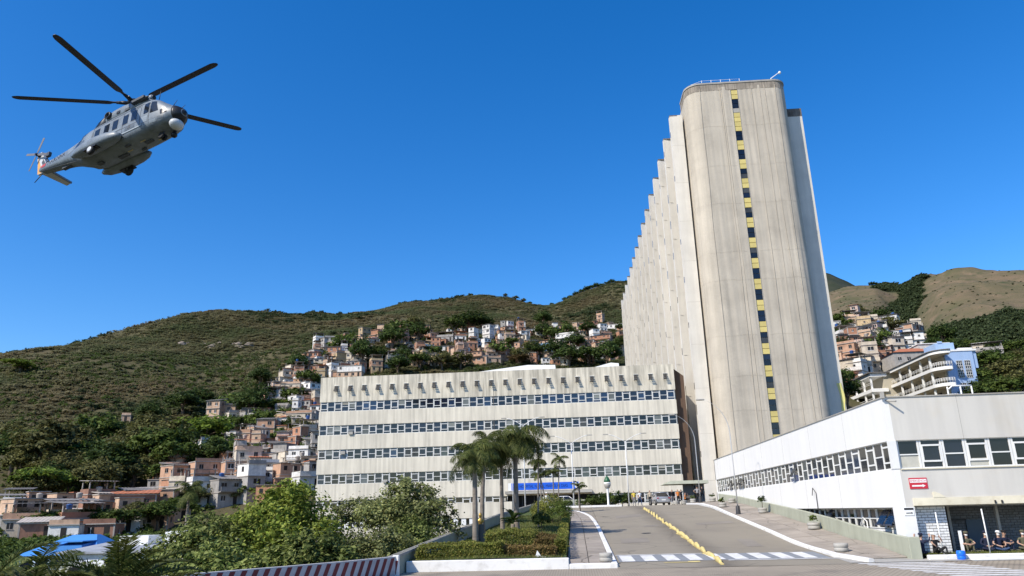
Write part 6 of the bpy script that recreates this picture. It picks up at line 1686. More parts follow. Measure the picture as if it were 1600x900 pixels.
def psz(x, y): return zr(11.9, y) + np.interp(y, [37.6, 41], [.02, .125]) + .05 * np.interp(y, [37.6, 41], [.2, 1]) * (x - 12.2)
for i, (x, y, pl, lab) in enumerate(((12.75, 39.7, None, 'empty round concrete planter nearest the right end of the crosswalk'), (14.45, 49.5, 'tuft', 'concrete planter with sprouting plant against the olive parapet'),
        (14.3, 61.5, 'ball', 'concrete planter with round clipped bush beside the parapet'), (12.7, 69.0, 'tuft', 'concrete planter with leafy plant between the two street lamps'), (14.5, 74.0, None, 'bare concrete planter half hidden behind the near street lamp'),
        (14.3, 83.0, 'tuft', 'concrete planter with plant at the head of the pavement'), (13.1, 88.5, 'tuft', 'concrete planter with tall plant beside the porch pillar'))):
    plant_pot(x, y, psz(x, y), lab, .33 if i != 1 else .36, pl, 500 + i)
plant_pot(1.3, 37.5, zr(1.8, 37.5) + .115, 'empty ribbed concrete planter at the foot of the left pavement', .31)
for i, (x, lab) in enumerate(((11.6, 'concrete planter before the group in orange, left of two'), (12.5, 'concrete planter before the group in orange, right of two'))): plant_pot(x, 91.5, 3.5, lab, .35)

# yellow lane dividers
def divider_mesh(seed):
    R = random.Random(seed); m = MB(); rr = []
    for i, y in enumerate(np.linspace(-.70, .70, 11)):
        u_ = i / 10; h = (.06 + .20 * (u_ ** .5) * (1 - u_) ** .35 * 1.3) * R.uniform(.9, 1.1); w = .07 + .035 * math.sin(math.pi * u_)
        rr.append([(-w, y, -.06), (-w * .9, y, h * .6), (-w * .4, y, h), (w * .4, y, h), (w * .9, y, h * .6), (w, y, -.06)])
    m.rings(rr, 0, smooth=True); return m.mesh('divider', [M['yellow']])
DV = [divider_mesh(i) for i in range(3)]
yy = 37.6; i = 0
while yy < 80:
    X = np.interp(yy, [37, 42, 54, 71, 80], [6.47, 6.5, 6.65, 6.65, 6.6]); sl = math.atan2(zr(X, yy + .5) - zr(X, yy - .5), 1)
    root = empty('lane_divider', (X, yy, zr(X, yy) + .02), label='worn yellow lane divider block in the middle of the ramp, ' + (ORD[i] if i < 20 else 'last') + ' from the crosswalk', cat='lane divider', group='yellow lane dividers up the ramp')
    o = link('divider', DV[i % 3], root); root.rotation_euler = (sl, 0, rnd.uniform(-.12, .12)); root.scale = (1, rnd.uniform(.85, 1.05), rnd.uniform(.8, 1.3))
    m = MB(); m.box(-.075, .075, -1.2, 1.2, -.06, .03); m.obj('painted_base', M['yellow'], root)
    i += 1; yy += rnd.uniform(2.0, 2.35)
    if i > 18: break

def street_lamp(X, Y, z, hp, reach, rise, label, r=.052):
    root = empty('street_lamp', (X, Y, z), label=label, cat='street lamp')
    m = MB(); m.lathe([(.24, 0), (.24, .05), (.19, .07), (.15, .62), (.11, .66), (.09, .66)], 8); m.obj('base', M['darkmetal'], root)
    pts = [(0, 0, .6), (0, 0, hp * .5), (0, 0, hp)]; rad = [r, r * .85, r * .7]
    for k in range(1, 9):
        a = math.pi / 2 * k / 8 * .78
        pts.append((-reach * (1 - math.cos(a)) / (1 - math.cos(math.pi / 2 * .78)), 0, hp + rise * math.sin(a) / math.sin(math.pi / 2 * .78))); rad.append(r * .65 - .003 * k)
    m = MB(); m.tube(pts, rad, 8); m.obj('pole', M['steel'], root)
    e = pts[-1]; m = MB()
    rr = []
    for t, w, h in ((0, .05, .05), (.08, .11, .07), (.4, .15, .08), (.62, .10, .05), (.7, .03, .02)):
        rr.append([(e[0] - t, -w, e[2] + .02), (e[0] - t, 0, e[2] + h + .02), (e[0] - t, w, e[2] + .02), (e[0] - t, 0, e[2] - h * .6)])
    m.rings(rr, 0); m.obj('lamp_head', M['grey_conc'], root)
street_lamp(12.55, 62, psz(12.5, 62) - .02, 6.2, 1.75, 2.75, 'tall curved steel street lamp halfway up the right pavement')
street_lamp(13.2, 84, psz(13.2, 84) - .02, 6.4, 1.9, 2.9, 'tall curved street lamp at the top of the right pavement')
def twin_lamp(X, Y, z, h, label):
    root = empty('twin_arm_lamp', (X, Y, z), label=label, cat='street lamp')
    m = MB(); m.tube([(0, 0, 0), (0, 0, h)], [.08, .05], 8); m.obj('pole', M['whitepole'], root)
    for s in (-1, 1):
        pts = [(s * 2.0 * t, 0, h - .1 + .95 * math.sin(t * 1.4)) for t in np.linspace(0, 1, 8)]
        m = MB(); m.tube(pts, .04, 6); a = m.obj('arm', M['whitepole'], root)
        e = pts[-1]; m = MB(); m.box(min(e[0], e[0] + s * .6), max(e[0], e[0] + s * .6), -.1, .1, e[2] - .04, e[2] + .07); m.obj('lamp_head', M['grey_conc'], a)
twin_lamp(-.2, 93, 3.4, 7.6, 'white twin armed lamp post at the right end of the banner')
twin_lamp(6.3, 93, 3.4, 7.6, 'white twin armed lamp post in front of the right windows')
twin_lamp(-5.8, 90, 3.3, 9.7, 'white twin armed lamp post behind the tallest palm')
for i, (X, lab) in enumerate(((-7.2, 'thin white flagpole at the left end of the banner'),)):
    root = empty('flagpole', (X, 90, 3.3), label=lab, cat='flagpole')
    m = MB(); m.tube([(0, 0, 0), (0, 0, 7.4)], [.06, .035], 8); m.obj('pole', M['whitepole'], root); m = MB(); m.ball((0, 0, 7.45), .07, 8, 6); m.obj('finial', M['whitepole'], root)
root = empty('signpost', (.45, 80.5, 3.0), label='thin dark signpost on the curving left kerb', cat='post')
m = MB(); m.tube([(0, 0, 0), (0, 0, 2.4)], .04, 6); m.obj('pole', M['darkmetal'], root); m = MB(); m.box(-.06, .06, -.03, .03, 1.9, 2.4); m.obj('plate', M['darkmetal'], root)
# green and white bulb lamp
root = empty('bulb_lamp', (3.85, 92.6, 3.5), label='white post topped by a green and white teardrop shape', cat='lamp')
m = MB(); m.lathe([(.2, 0), (.2, .1), (.11, .2), (.13, 1.9), (.17, 2.0)], 12); m.obj('post', M['white'], root)
m = MB(); m.lathe([(.10, 1.95), (.26, 2.05), (.40, 2.35), (.40, 2.5)], 16); m.obj('lower_bowl', M['grey_conc'], root)
m = MB(); m.lathe([(.40, 2.5), (.41, 2.62), (.40, 2.72)], 16); m.obj('white_ring', M['white'], root)
m = MB(); m.lathe([(.40, 2.72), (.36, 2.95), (.22, 3.25), (.05, 3.45)], 16); m.obj('green_cap', pmat('green_enamel', (.02, .10, .045), .1, 2, .4), root)
# golden bust on a dark pedestal
root = empty('bust_monument', (-5.72, 46.6, bedz(-5.72, 46.6) - .02), label='golden bust on a dark stone pedestal beside the leftmost palm', cat='monument')
m = MB(); m.cbox(-.85, .85, -.6, .6, -.1, .06, .02); m.obj('plinth_slab', M['grey_conc'], root)
m = MB(); m.rings([[(-.3, -.28, .06), (.3, -.28, .06), (.3, .28, .06), (-.3, .28, .06)], [(-.25, -.23, 1.1), (.25, -.23, 1.1), (.25, .23, 1.1), (-.25, .23, 1.1)]], 0); m.obj('pedestal', pmat('dark_granite', (.05, .05, .048), .15, 3, .35), root)
GOLD = pmat('gilded_bronze', (.42, .28, .08), .2, 5, .4, metal=.6)
m = MB(); rr = []
for z, w, d_ in ((1.1, .12, .10), (1.16, .10, .09), (1.2, .18, .12), (1.28, .235, .13), (1.36, .22, .125), (1.40, .12, .09), (1.44, .065, .065), (1.50, .075, .085), (1.56, .095, .11), (1.64, .10, .115), (1.70, .085, .10), (1.75, .03, .04)):
    rr.append([(w * math.cos(2 * math.pi * k / 14), d_ * math.sin(2 * math.pi * k / 14), z) for k in range(14)])
m.rings(rr, 0, smooth=True); m.tube([(0, -.10, 1.62), (0, -.135, 1.585), (0, -.11, 1.57)], [.012, .02, .012], 6)
for s in (-1, 1): m.ball((s * .10, 0, 1.60), .025, 6, 4, 0, (.5, 1, 1.4))
m.obj('bust', GOLD, root)
# white plaque
root = empty('lawn_plaque', (-1.75, 37.0, .98), label='small white folded plaque standing at the corner of the bed', cat='sign')
m = MB(); m.rings([[(-.28, -.02, -.05), (.12, .02, -.05), (-.14, .0, .32)], [(-.28, .02, -.05), (.12, .06, -.05), (-.14, .04, .32)]], 0); m.obj('upright_plate', M['white'], root)
m = MB(); m.box(.0, .45, -.1, .14, .0, .05); m.obj('flat_plate', M['grey_conc'], root)
# blue drum, poles at the covered area
root = empty('plastic_drum', (16.92, 36.75, .52), label='bright blue plastic drum on the verge before the seated people', cat='drum')
m = MB(); m.lathe([(.15, 0), (.175, .02), (.185, .14), (.178, .15), (.178, .17), (.188, .18), (.182, .34), (.165, .36)], 18); m.obj('body', pmat('blue_drum', (.015, .15, .75), .05, 2, .35), root)
m = MB(); m.lathe([(.165, .36), (.17, .365), (.16, .39), (.02, .39)], 18); m.obj('lid', pmat('blue_lid', (.02, .2, .8), .05, 2, .35), root)
for i, (X, tz, lab) in enumerate(((16.55, 2.55, 'thin white pole left of the sunlit brick patch'), (18.6, 2.65, 'thin white pole among the seated people'))):
    root = empty('white_pole', (X, 37.6, .7), label=lab, cat='pole')
    m = MB(); m.tube([(0, 0, 0), (-.03, 0, tz - .7)], .03, 8); m.obj('shaft', M['whitepole'], root); m = MB(); m.lathe([(.09, 0), (.09, .03), (.04, .05)], 10); m.obj('foot', M['whitepole'], root)
root = empty('board_panel', (17.72, 38.2, .7), label='narrow white board standing right of the sunlit bricks', cat='board')
m = MB(); m.box(-.07, .07, 0, .04, 0, 1.0); m.obj('board', M['white'], root); m = MB(); m.box(-.03, .03, .041, .2, 0, .03); m.obj('foot', M['whitepole'], root)

# ------------------------------------------------------------------ cars
def car(X, Y, z, rz, paint, label):
    root = empty('parked_car', (X, Y, z), rz, label=label, cat='car')
    # body along y, rear at -y
    def sec(y, w, zb, zt, wt):
        return [(-w * .9, y, zb), (-w, y, zb + .12), (-w, y, zb + (zt - zb) * .6), (-wt, y, zt), (wt, y, zt), (w, y, zb + (zt - zb) * .6), (w, y, zb + .12), (w * .9, y, zb)]
    m = MB(); m.rings([sec(-2.2, .72, .35, .80, .66), sec(-2.1, .84, .24, .93, .76), sec(-1.5, .88, .2, .98, .80), sec(0, .89, .2, .97, .82), sec(1.2, .88, .2, .93, .78), sec(1.95, .82, .24, .80, .68), sec(2.15, .7, .35, .66, .58)], 0, smooth=True)
    m.obj('body', paint, root)
    m = MB(); m.rings([[(-.80, -1.75, .93), (.80, -1.75, .93), (.80, 1.05, .92), (-.80, 1.05, .92)], [(-.60, -1.05, 1.43), (.60, -1.05, 1.43), (.60, .25, 1.45), (-.60, .25, 1.45)]], 0)
    cab = m.obj('cabin_glass', M['gl_black'], root)
    m = MB(); m.rings([[(-.62, -1.1, 1.425), (.62, -1.1, 1.425), (.62, .3, 1.445), (-.62, .3, 1.445)], [(-.5, -.95, 1.49), (.5, -.95, 1.49), (.5, .15, 1.50), (-.5, .15, 1.50)]], 0, smooth=True); m.obj('roof', paint, root)
    for s in (-1, 1):
        for y0, z0, y1, z1 in ((-1.75, .94, -1.06, 1.44), (1.05, .93, .26, 1.45), (-.35, .95, -.35, 1.45)):
            m = MB(); m.tube([(s * .805, y0, z0), (s * .615, y1, z1)], .035, 6); m.obj('pillar', paint, cab)
    RED = pmat('tail_lamp_red', (.35, .015, .015), .1, 2, .3); LT = pmat('head_lamp', (.6, .6, .6), .1, 2, .2)
    for s in (-1, 1):
        m = MB(); m.box(s * .66 - .13, s * .66 + .13, -2.2, -2.08, .72, .86); m.obj('tail_lamp', RED, root)
        m = MB(); m.box(s * .55 - .15, s * .55 + .15, 2.02, 2.12, .6, .72); m.obj('headlight', LT, root)
    m = MB(); m.box(-.24, .24, -2.225, -2.2, .52, .64); m.obj('number_plate', M['white'], root)
    m = MB(); m.box(-.80, .80, -2.24, -2.12, .36, .50); m.obj('bumper', paint, root)
    for s in (-1, 1):
        for y in (-1.35, 1.35):
            w = empty('wheel', (s * .80, y, .31), parent=root)
            rr = [[(s * a, r * math.cos(t), r * math.sin(t)) for t in np.linspace(0, 2 * math.pi, 18, endpoint=False)] for a, r in ((-.1, .27), (-.1, .31), (.1, .31), (.1, .27))]
            m = MB(); m.rings(rr, 0); m.obj('tyre', M['tyre'], w)
            rr = [[(s * a, r * math.cos(t), r * math.sin(t)) for t in np.linspace(0, 2 * math.pi, 18, endpoint=False)] for a, r in ((.101, .19), (.11, .19), (.11, .05))]
            m = MB(); m.rings(rr, 0); m.obj('rim', M['steel'], w)
SILV = pmat('silver_car_paint', (.42, .43, .45), .05, 1, .3, metal=.5, coat=.6); WHT = pmat('white_car_paint', (.75, .75, .75), .04, 1, .3, coat=.6)
car(10.15, 95.5, 3.47, .12, SILV, 'silver car parked at the top of the ramp seen from behind')
car(-1.9, 103, 3.47, math.pi / 2, WHT, 'white car parked in front of the entrance doors')

# ------------------------------------------------------------------ helicopter
HL = empty('helicopter', (-29.95, 45.656, 27.40), label='grey navy helicopter hovering in the blue sky at upper left', cat='helicopter')
Rb = ((0.923, 0.363, -0.127), (-0.368, 0.930, -0.012), (0.114, 0.058, 0.992))
hm = Matrix.Identity(4)
for i in range(3):
    for j in range(3): hm[i][j] = Rb[i][j]
rl = Matrix.Rotation(math.radians(-10), 4, 'X'); piv = Vector((0, 0, 3.0))
HL.location = HL.location + hm.to_3x3() @ (piv - rl.to_3x3() @ piv)
hm = hm @ rl
HL.rotation_euler = hm.to_euler()
M['heli'] = pmat('helicopter_grey', (.165, .195, .225), .18, 1.6, .40, .05, 6, spec=.3, dirt=(.10, .12, .14), dirt_amt=.6)
M['helidark'] = pmat('helicopter_dark_grey', (.055, .062, .07), .12, 1.5, .5)
M['heliline'] = pmat('helicopter_panel_line', (.05, .055, .06), .1, 2, .6)
M['heliblack'] = pmat('helicopter_black', (.012, .013, .016), .1, 2, .4)
M['heliglass'] = pmat('helicopter_window', (.012, .016, .022), .1, 2, .12, spec=.45)
M['blade'] = pmat('rotor_blade_grey', (.035, .035, .042), .1, 1.5, .6)
M['radome'] = pmat('radome_white', (.50, .52, .54), .04, 1, .45)
def supr(x, zb, zt, hw, n=24, e=2.6, flat=0.):
    zc, hh = (zb + zt) / 2, (zt - zb) / 2; P = []
    for k in range(n):
        a = 2 * math.pi * k / n; c, s = math.cos(a), math.sin(a)
        P.append((x, hw * math.copysign(abs(c) ** (2 / e), c), zc + hh * math.copysign(abs(s) ** (2 / e), s)))
    return P
FUS = [(5.55, 1.42, 1.62, .10), (5.42, 1.20, 1.86, .34), (5.15, 1.02, 2.06, .58), (4.75, .86, 2.26, .78), (4.35, .76, 2.42, .90), (3.95, .69, 2.78, .97), (3.55, .64, 3.06, 1.02), (3.1, .60, 3.24, 1.05), (2.4, .57, 3.32, 1.07),
       (1.0, .55, 3.32, 1.08), (-.6, .55, 3.30, 1.08), (-2.2, .56, 3.25, 1.07), (-3.2, .60, 3.18, 1.04), (-3.9, .78, 3.12, .97), (-4.6, 1.08, 3.06, .84), (-5.4, 1.44, 3.02, .70), (-6.2, 1.68, 2.98, .60), (-7.4, 1.90, 2.94, .50), (-8.6, 2.10, 2.90, .42), (-9.5, 2.26, 2.86, .34), (-9.9, 2.45, 2.80, .16)]
def fus_at(x):
    xs_ = [f[0] for f in FUS][::-1]
    return tuple(np.interp(x, xs_, [f[k] for f in FUS][::-1]) for k in (1, 2, 3))
m = MB(); st_ = []
for x in np.concatenate([np.linspace(5.55, 5.0, 8), np.linspace(4.9, -4, 44), np.linspace(-4.2, -9.9, 24)]):
    zb, zt, hw = fus_at(x); st_.append(supr(x, zb, zt, hw, 28, 2.3 if x > 4.6 else (4.0 if x > -4 else 2.5)))
m.rings(st_, 0, smooth=True); FU = m.obj('fuselage', M['heli'], HL)
def skin(x, z, side, off=.012):
    """point on the fuselage side"""
    zb, zt, hw = fus_at(x); zc, hh = (zb + zt) / 2, (zt - zb) / 2; e = 2.3 if x > 4.6 else (4.0 if x > -4 else 2.5)
    q = min(abs((z - zc) / hh), .999); y = hw * (1 - q ** e) ** (1 / e)
    return (x, side * (y + off), z)
def skin_patch(name, poly, side, mat, off=.014, parent=HL, nx=6, nz=5):
    """curved panel between four corners given as (x,z)"""
    P = np.zeros((nx, nz, 3)); (a, b, c, d) = [np.array(p) for p in poly]
    for i in range(nx):
        for j in range(nz):
            u, v = i / (nx - 1), j / (nz - 1); q = (a * (1 - u) + b * u) * (1 - v) + (d * (1 - u) + c * u) * v
            P[i, j] = skin(q[0], q[1], side, off)
    return link(name, grid_mesh(name, P, [mat]), parent)
for s in (-1, 1):
    skin_patch('cockpit_side_window', [(4.05, 1.72), (3.35, 1.72), (3.35, 2.72), (3.78, 2.6)], s, M['heliglass'])
    skin_patch('cockpit_door_window', [(3.2, 1.85), (2.75, 1.85), (2.75, 2.72), (3.2, 2.72)], s, M['heliglass'])
    skin_patch('chin_window', [(4.72, 1.40), (4.25, 1.34), (4.2, 1.7), (4.6, 1.78)], s, M['heliglass'])
    for xw in (2.05, 1.2, .15, -.75, -1.75):
        skin_patch('cabin_window', [(xw, 1.75), (xw - .52, 1.75), (xw - .52, 2.52), (xw, 2.52)], s, M['heliglass'])
        for (xa, za, xb_, zb_) in ((xw + .04, 1.71, xw - .56, 1.73), (xw + .04, 2.54, xw - .56, 2.56)):
            skin_patch('window_seal', [(xa, za), (xb_, za), (xb_, zb_), (xa, zb_)], s, M['heliline'], .016)
    for xl, z0, z1 in ((2.45, .95, 2.75), (.72, .9, 2.85), (-2.45, 1.0, 2.8), (3.28, 1.0, 2.9)):
        skin_patch('door_seam', [(xl, z0), (xl - .035, z0), (xl - .035, z1), (xl, z1)], s, M['heliline'], .008, nz=8)
    skin_patch('door_rail', [(2.6, 2.80), (-2.6, 2.80), (-2.6, 2.84), (2.6, 2.84)], s, M['heliline'], .012, nx=14)
    skin_patch('door_rail', [(2.6, .98), (-2.4, .98), (-2.4, 1.06), (2.6, 1.06)], s, pmat('helicopter_light_trim', (.36, .40, .43), .05, 1, .35), .03, nx=14)
    skin_patch('lower_seam', [(2.2, 1.45), (-2.3, 1.45), (-2.3, 1.47), (2.2, 1.47)], s, M['heliline'], .008, nx=14)
# access panels, a shade lighter or darker than the skin
PL_ = [pmat('helicopter_panel_light', (.20, .235, .265), .1, 2, .4), pmat('helicopter_panel_dark', (.085, .105, .125), .1, 2, .42)]
for s in (-1, 1):
    for k, (xa, xb_, za, zb_) in enumerate(((3.15, 2.55, 1.15, 1.65), (1.95, 1.0, 1.12, 1.40), (.5, -.6, 1.52, 1.68), (-1.1, -2.2, 1.1, 1.4), (-2.6, -3.3, 1.7, 2.6), (-3.5, -4.2, 1.6, 2.3), (-3.5, -4.4, 2.45, 2.85), (2.3, 1.3, 2.62, 2.74), (-5.0, -5.8, 2.1, 2.6), (4.5, 4.0, 1.0, 1.25), (3.9, 3.3, .9, 1.1))):
        skin_patch('access_panel', [(xa, za), (xb_, za), (xb_, zb_), (xa, zb_)], s, PL_[k % 2], .006)
# roundel on the starboard door
for r, mt, of in ((.24, pmat('roundel_yellow', (.55, .40, .06), .05, 2, .5), .016), (.18, pmat('roundel_blue', (.03, .09, .17), .05, 2, .5), .02), (.11, M['radome'], .024)):
    c0 = (-.22, 1.28); P = [skin(c0[0] + r * math.cos(t), c0[1] + r * math.sin(t), -1, of) for t in np.linspace(0, 2 * math.pi, 20, endpoint=False)]
    m = MB(); m.add(P, [tuple(range(20))]); m.obj('roundel', mt, FU)
skin_patch('service_panel', [(1.55, 1.22), (1.25, 1.22), (1.35, 1.5), (1.5, 1.5)], -1, M['helidark'], .014)
# windscreen
for s in (-1, 1):
    P = np.zeros((5, 6, 3))
    for i in range(5):
        for j in range(6):
            v = j / 5; x = 4.36 - 1.0 * v; zb, zt, hw = fus_at(x); u = .05 + .75 * i / 4
            y = s * hw * u; zc, hh = (zb + zt) / 2, (zt - zb) / 2; z = zc + hh * (1 - min(u, .98) ** 2.6) ** (1 / 2.6)
            P[i, j] = (x + .012, y, z + .018)
    link('windscreen', grid_mesh('windscreen', P, [M['heliglass']]), HL)
m = MB(); m.tube([(4.40, 0, 2.44), (3.9, 0, 2.86), (3.35, 0, 3.20)], .035, 6); m.obj('windscreen_post', M['heli'], HL)
# black nose cap, white radome ball below
m = MB(); rr = []
for x in (5.60, 5.52, 5.40, 5.25, 5.10, 4.98):
    zb, zt, hw = fus_at(min(x, 5.53)); k_ = 1.03 if x < 5.55 else .6
    rr.append([(x, y * k_, (zb + zt) / 2 + (z - (zb + zt) / 2) * k_) for (_, y, z) in supr(x, zb, zt, hw, 20, 2.3)])
m.rings(rr, 0, smooth=True); m.obj('nose_cap', M['heliblack'], HL)
m = MB(); rr = []
for k in range(9):
    a = -math.pi / 2 + math.pi * k / 8; q = max(math.cos(a), .03)
    rr.append([(4.85 + .44 * q * math.cos(t), .46 * q * math.sin(t) * 1.1, .80 + .36 * math.sin(a)) for t in np.linspace(0, 2 * math.pi, 18, endpoint=False)])
m.rings(rr, 0, smooth=True); m.obj('radome', M['radome'], HL)
m = MB(); m.ball((4.2, .42, .46), .22, 12, 8); m.lathe([(.1, 0), (.12, .25)], 10, (4.2, .42, .55)); m.obj('sensor_turret', M['heliblack'], HL)
# engine cowling
COW = [(3.0, 3.15, 3.3, .3), (2.9, 3.18, 3.42, .5), (2.5, 3.1, 3.72, .74), (1.8, 3.1, 3.86, .84), (.9, 3.1, 4.02, .86), (0, 3.1, 4.20, .86), (-.9, 3.08, 4.18, .86), (-1.8, 3.05, 4.05, .84), (-2.6, 3.0, 3.82, .76), (-3.3, 2.95, 3.52, .58), (-3.8, 2.9, 3.2, .3)]
m = MB(); m.rings([supr(x, zb, zt, hw, 22, 3.0) for x, zb, zt, hw in COW], 0, smooth=True); CO = m.obj('engine_cowling', M['heli'], HL)
m = MB(); m.rings([supr(x, zb - .01, zt + .02, hw + .02, 22, 3.0) for x, zb, zt, hw in [(-1.75, 3.05, 4.06, .845), (-2.6, 3.0, 3.82, .76), (-3.3, 2.95, 3.52, .58), (-3.86, 2.9, 3.2, .3)]], 0, smooth=True); m.obj('rear_fairing', M['helidark'], HL)
for s in (-1, 1):
    rr = [[(x0 + (-.05 * k), s * (.80 + .09 * k), 3.62 + zz) for k in (0,)] for x0, zz in ()]
    m = MB(); rr = []
    for k, (dy, r) in enumerate(((.70, .26), (.92, .28), (1.0, .27), (.99, .20), (.78, .17))):
        rr.append([(-1.35 + r * 1.05 * math.cos(t) - .1 * k * .3, s * dy, 3.62 + r * math.sin(t)) for t in np.linspace(0, 2 * math.pi, 18, endpoint=False)])
    m.rings(rr, 0, smooth=True); m.obj('exhaust_pipe', M['heliblack'], CO)
    m = MB(); rr = []
    for x, r in ((2.75, .18), (2.6, .24), (1.9, .27), (1.0, .24)): rr.append([(x, s * .50 + r * math.cos(t), 3.72 + r * math.sin(t)) for t in np.linspace(0, 2 * math.pi, 16, endpoint=False)])
    m.rings(rr, 0, smooth=True); ii = m.obj('engine_intake', M['heli'], CO)
    m = MB(); m.rings([[(x, s * .50 + r * math.cos(t), 3.72 + r * math.sin(t)) for t in np.linspace(0, 2 * math.pi, 16, endpoint=False)] for x, r in ((2.77, .17), (2.80, .12), (2.82, .02))], 0, smooth=True); m.obj('intake_screen', M['heliblack'], ii)
    m = MB(); m.box(-.55, -.2, s * .86 - .02, s * .86 + .02, 3.42, 3.62); m.obj('cooling_vent', M['heliblack'], CO)
    m = MB(); m.box(.3, .75, s * .855 - .02, s * .855 + .02, 3.3, 3.5); m.obj('cooling_vent', M['helidark'], CO)
m = MB(); m.box(1.2, 2.5, -1.12, -.72, 3.42, 3.62); m.tube([(2.5, -.92, 3.52), (2.75, -.92, 3.5)], [.12, .04], 8); m.obj('hoist', M['helidark'], HL)
# sponsons and wheels
for s in (-1, 1):
    m = MB(); rr = []
    for x, zb, zt, hw in ((.9, .72, .9, .10), (.5, .58, 1.12, .30), (-.2, .52, 1.30, .44), (-1.4, .50, 1.38, .50), (-2.6, .52, 1.36, .48), (-3.5, .62, 1.24, .36), (-4.1, .82, 1.05, .14)):
        rr.append([(p[0], s * 1.22 + p[1], p[2]) for p in supr(x, zb, zt, hw, 18, 3.0)])
    m.rings(rr, 0, smooth=True); sp = m.obj('sponson', M['heli'], HL)
    m = MB(); m.box(-2.3, -1.0, s * 1.45 - .2, s * 1.45 + .2, .44, .52); m.obj('wheel_bay', M['heliblack'], sp)
    w = empty('main_wheel', (-1.6, s * 1.52, .33), parent=HL)
    tt = np.linspace(0, 2 * math.pi, 20, endpoint=False)
    m = MB(); m.rings([[(r * math.cos(t), y, r * math.sin(t)) for t in tt] for y, r in ((-.12, .22), (-.13, .30), (-.06, .35), (.06, .35), (.13, .30), (.12, .22))], 0, smooth=True); m.obj('tyre', M['tyre'], w)
    m = MB(); m.rings([[(r * math.cos(t), y * s, r * math.sin(t)) for t in tt] for y, r in ((.121, .22), (.15, .2), (.13, .06))], 0, smooth=True); m.obj('rim', M['radome'], w)
    m = MB(); m.tube([(-1.6, s * 1.36, .33), (-1.55, s * 1.25, .75)], .07, 8); m.obj('gear_strut', M['helidark'], HL)
w = empty('nose_wheel', (3.65, 0, .28), parent=HL)
for y0 in (-.13, .13):
    m = MB(); m.rings([[(r * math.cos(t), y0 + y, r * math.sin(t)) for t in tt] for y, r in ((-.07, .14), (-.08, .21), (0, .235), (.08, .21), (.07, .14))], 0, smooth=True); m.obj('tyre', M['tyre'], w)
m = MB(); m.tube([(3.65, 0, .28), (3.7, 0, .75)], .07, 8); m.tube([(3.65, -.14, .28), (3.65, .14, .28)], .05, 8); m.obj('gear_strut', M['helidark'], HL)
# belly detail
for x, y, a, b_, h in ((2.2, .1, .7, .25, .10), (.6, -.35, .5, .2, .08), (-.6, .3, .9, .3, .1), (1.2, .5, .4, .15, .12), (-2.6, 0, .5, .3, .12)):
    m = MB(); m.cbox(x - a / 2, x + a / 2, y - b_ / 2, y + b_ / 2, 0, h, .02); m.xform(Matrix.Translation((0, 0, .56)) @ Matrix.Scale(-1, 4, (0, 0, 1))); m.obj('belly_fairing', M['helidark'], HL)
for x, y in ((1.6, -.2), (.0, .1), (2.8, .3)):
    m = MB(); m.box(x, x + .5, y, y + .08, .535, .548); m.obj('belly_marking', pmat('belly_mark', (.45, .38, .2), .1, 2, .6), HL)
# tail boom lettering, fin, stabiliser, tail rotor
tm = text_mesh('MARINHA', .52, [M['heliblack']], .001)
for v in tm.vertices:
    px_ = -7.35 + v.co.x * .98; pz_ = 2.47 + (px_ + 7.3) * -.06 + v.co.y; q = skin(px_, pz_, -1, .012 + v.co.z); v.co = q
link('tail_lettering', tm, HL)
FINP = [(-8.55, 2.62), (-9.25, 2.92), (-10.15, 4.45), (-10.75, 4.42), (-10.35, 3.2), (-10.1, 2.3), (-9.5, 2.25)]
def plate(poly, y0, y1, c=.0):
    m = MB(); m.rings([[(x, y0, z) for x, z in poly], [(x, y1, z) for x, z in poly]], 0); return m
fin = plate(FINP, -.09, .09).obj('tail_fin', M['radome'], HL)
ORG = pmat('orange_marking', (.60, .30, .07), .1, 2, .5); RDM = pmat('red_marking', (.42, .05, .05), .1, 2, .5)
for y0, y1 in ((-.098, -.091), (.091, .098)):
    plate([(-9.35, 2.55), (-9.65, 2.5), (-10.5, 4.05), (-10.4, 3.55), (-10.12, 2.35), (-9.6, 2.3)], y0, y1).obj('fin_stripe', ORG, fin)
    plate([(-9.15, 2.75), (-9.45, 2.6), (-9.9, 3.35), (-9.75, 3.6)], y0 * 1.05, y1 * 1.05).obj('fin_band', M['helidark'], fin)
skin_patch('tail_band', [(-8.75, 2.42), (-9.35, 2.46), (-9.35, 2.80), (-8.75, 2.80)], -1, RDM, .013)
STP = [(-9.05, .15), (-9.25, 2.05), (-9.85, 2.1), (-9.95, .15)]
m = MB(); m.rings([[(x, y, 2.42) for x, y in STP], [(x * .999, y, 2.50) for x, y in STP]], 0); sb_ = m.obj('stabiliser', M['radome'], HL)
m = MB(); m.rings([[(x, y, 2.415 - .03) for x, y in [(-9.0, .15), (-9.2, 2.06), (-9.3, 2.06), (-9.12, .15)]], [(x, y, 2.53) for x, y in [(-9.0, .15), (-9.2, 2.06), (-9.3, 2.06), (-9.12, .15)]]], 0); m.obj('slat', M['heli'], sb_)
TR = empty('tail_rotor', (-10.35, -.34, 4.12), parent=HL)
m = MB(); m.tube([(0, .3, 0), (0, -.12, 0)], [.14, .10], 10); m.obj('hub', M['heliblack'], TR)
m = MB(); m.rings([[(x, y, .14), (x, -y - .0, .14), (x + .06, -y, -.07), (x + .06, y, -.07)] for x, y in ((.05, .02), (-.05, .02))], 0)
TB = MB(); TB.rings([[(-.05 - .0, -.02, .12), (.05, -.02, .12), (.05, .0, .12), (-.05, .0, .12)], [(-.10, -.03, .35), (.10, -.02, .35), (.10, 0, .35), (-.10, -.01, .35)], [(-.10, -.035, 1.45), (.10, -.015, 1.45), (.10, 0, 1.45), (-.10, -.02, 1.45)]], 0)
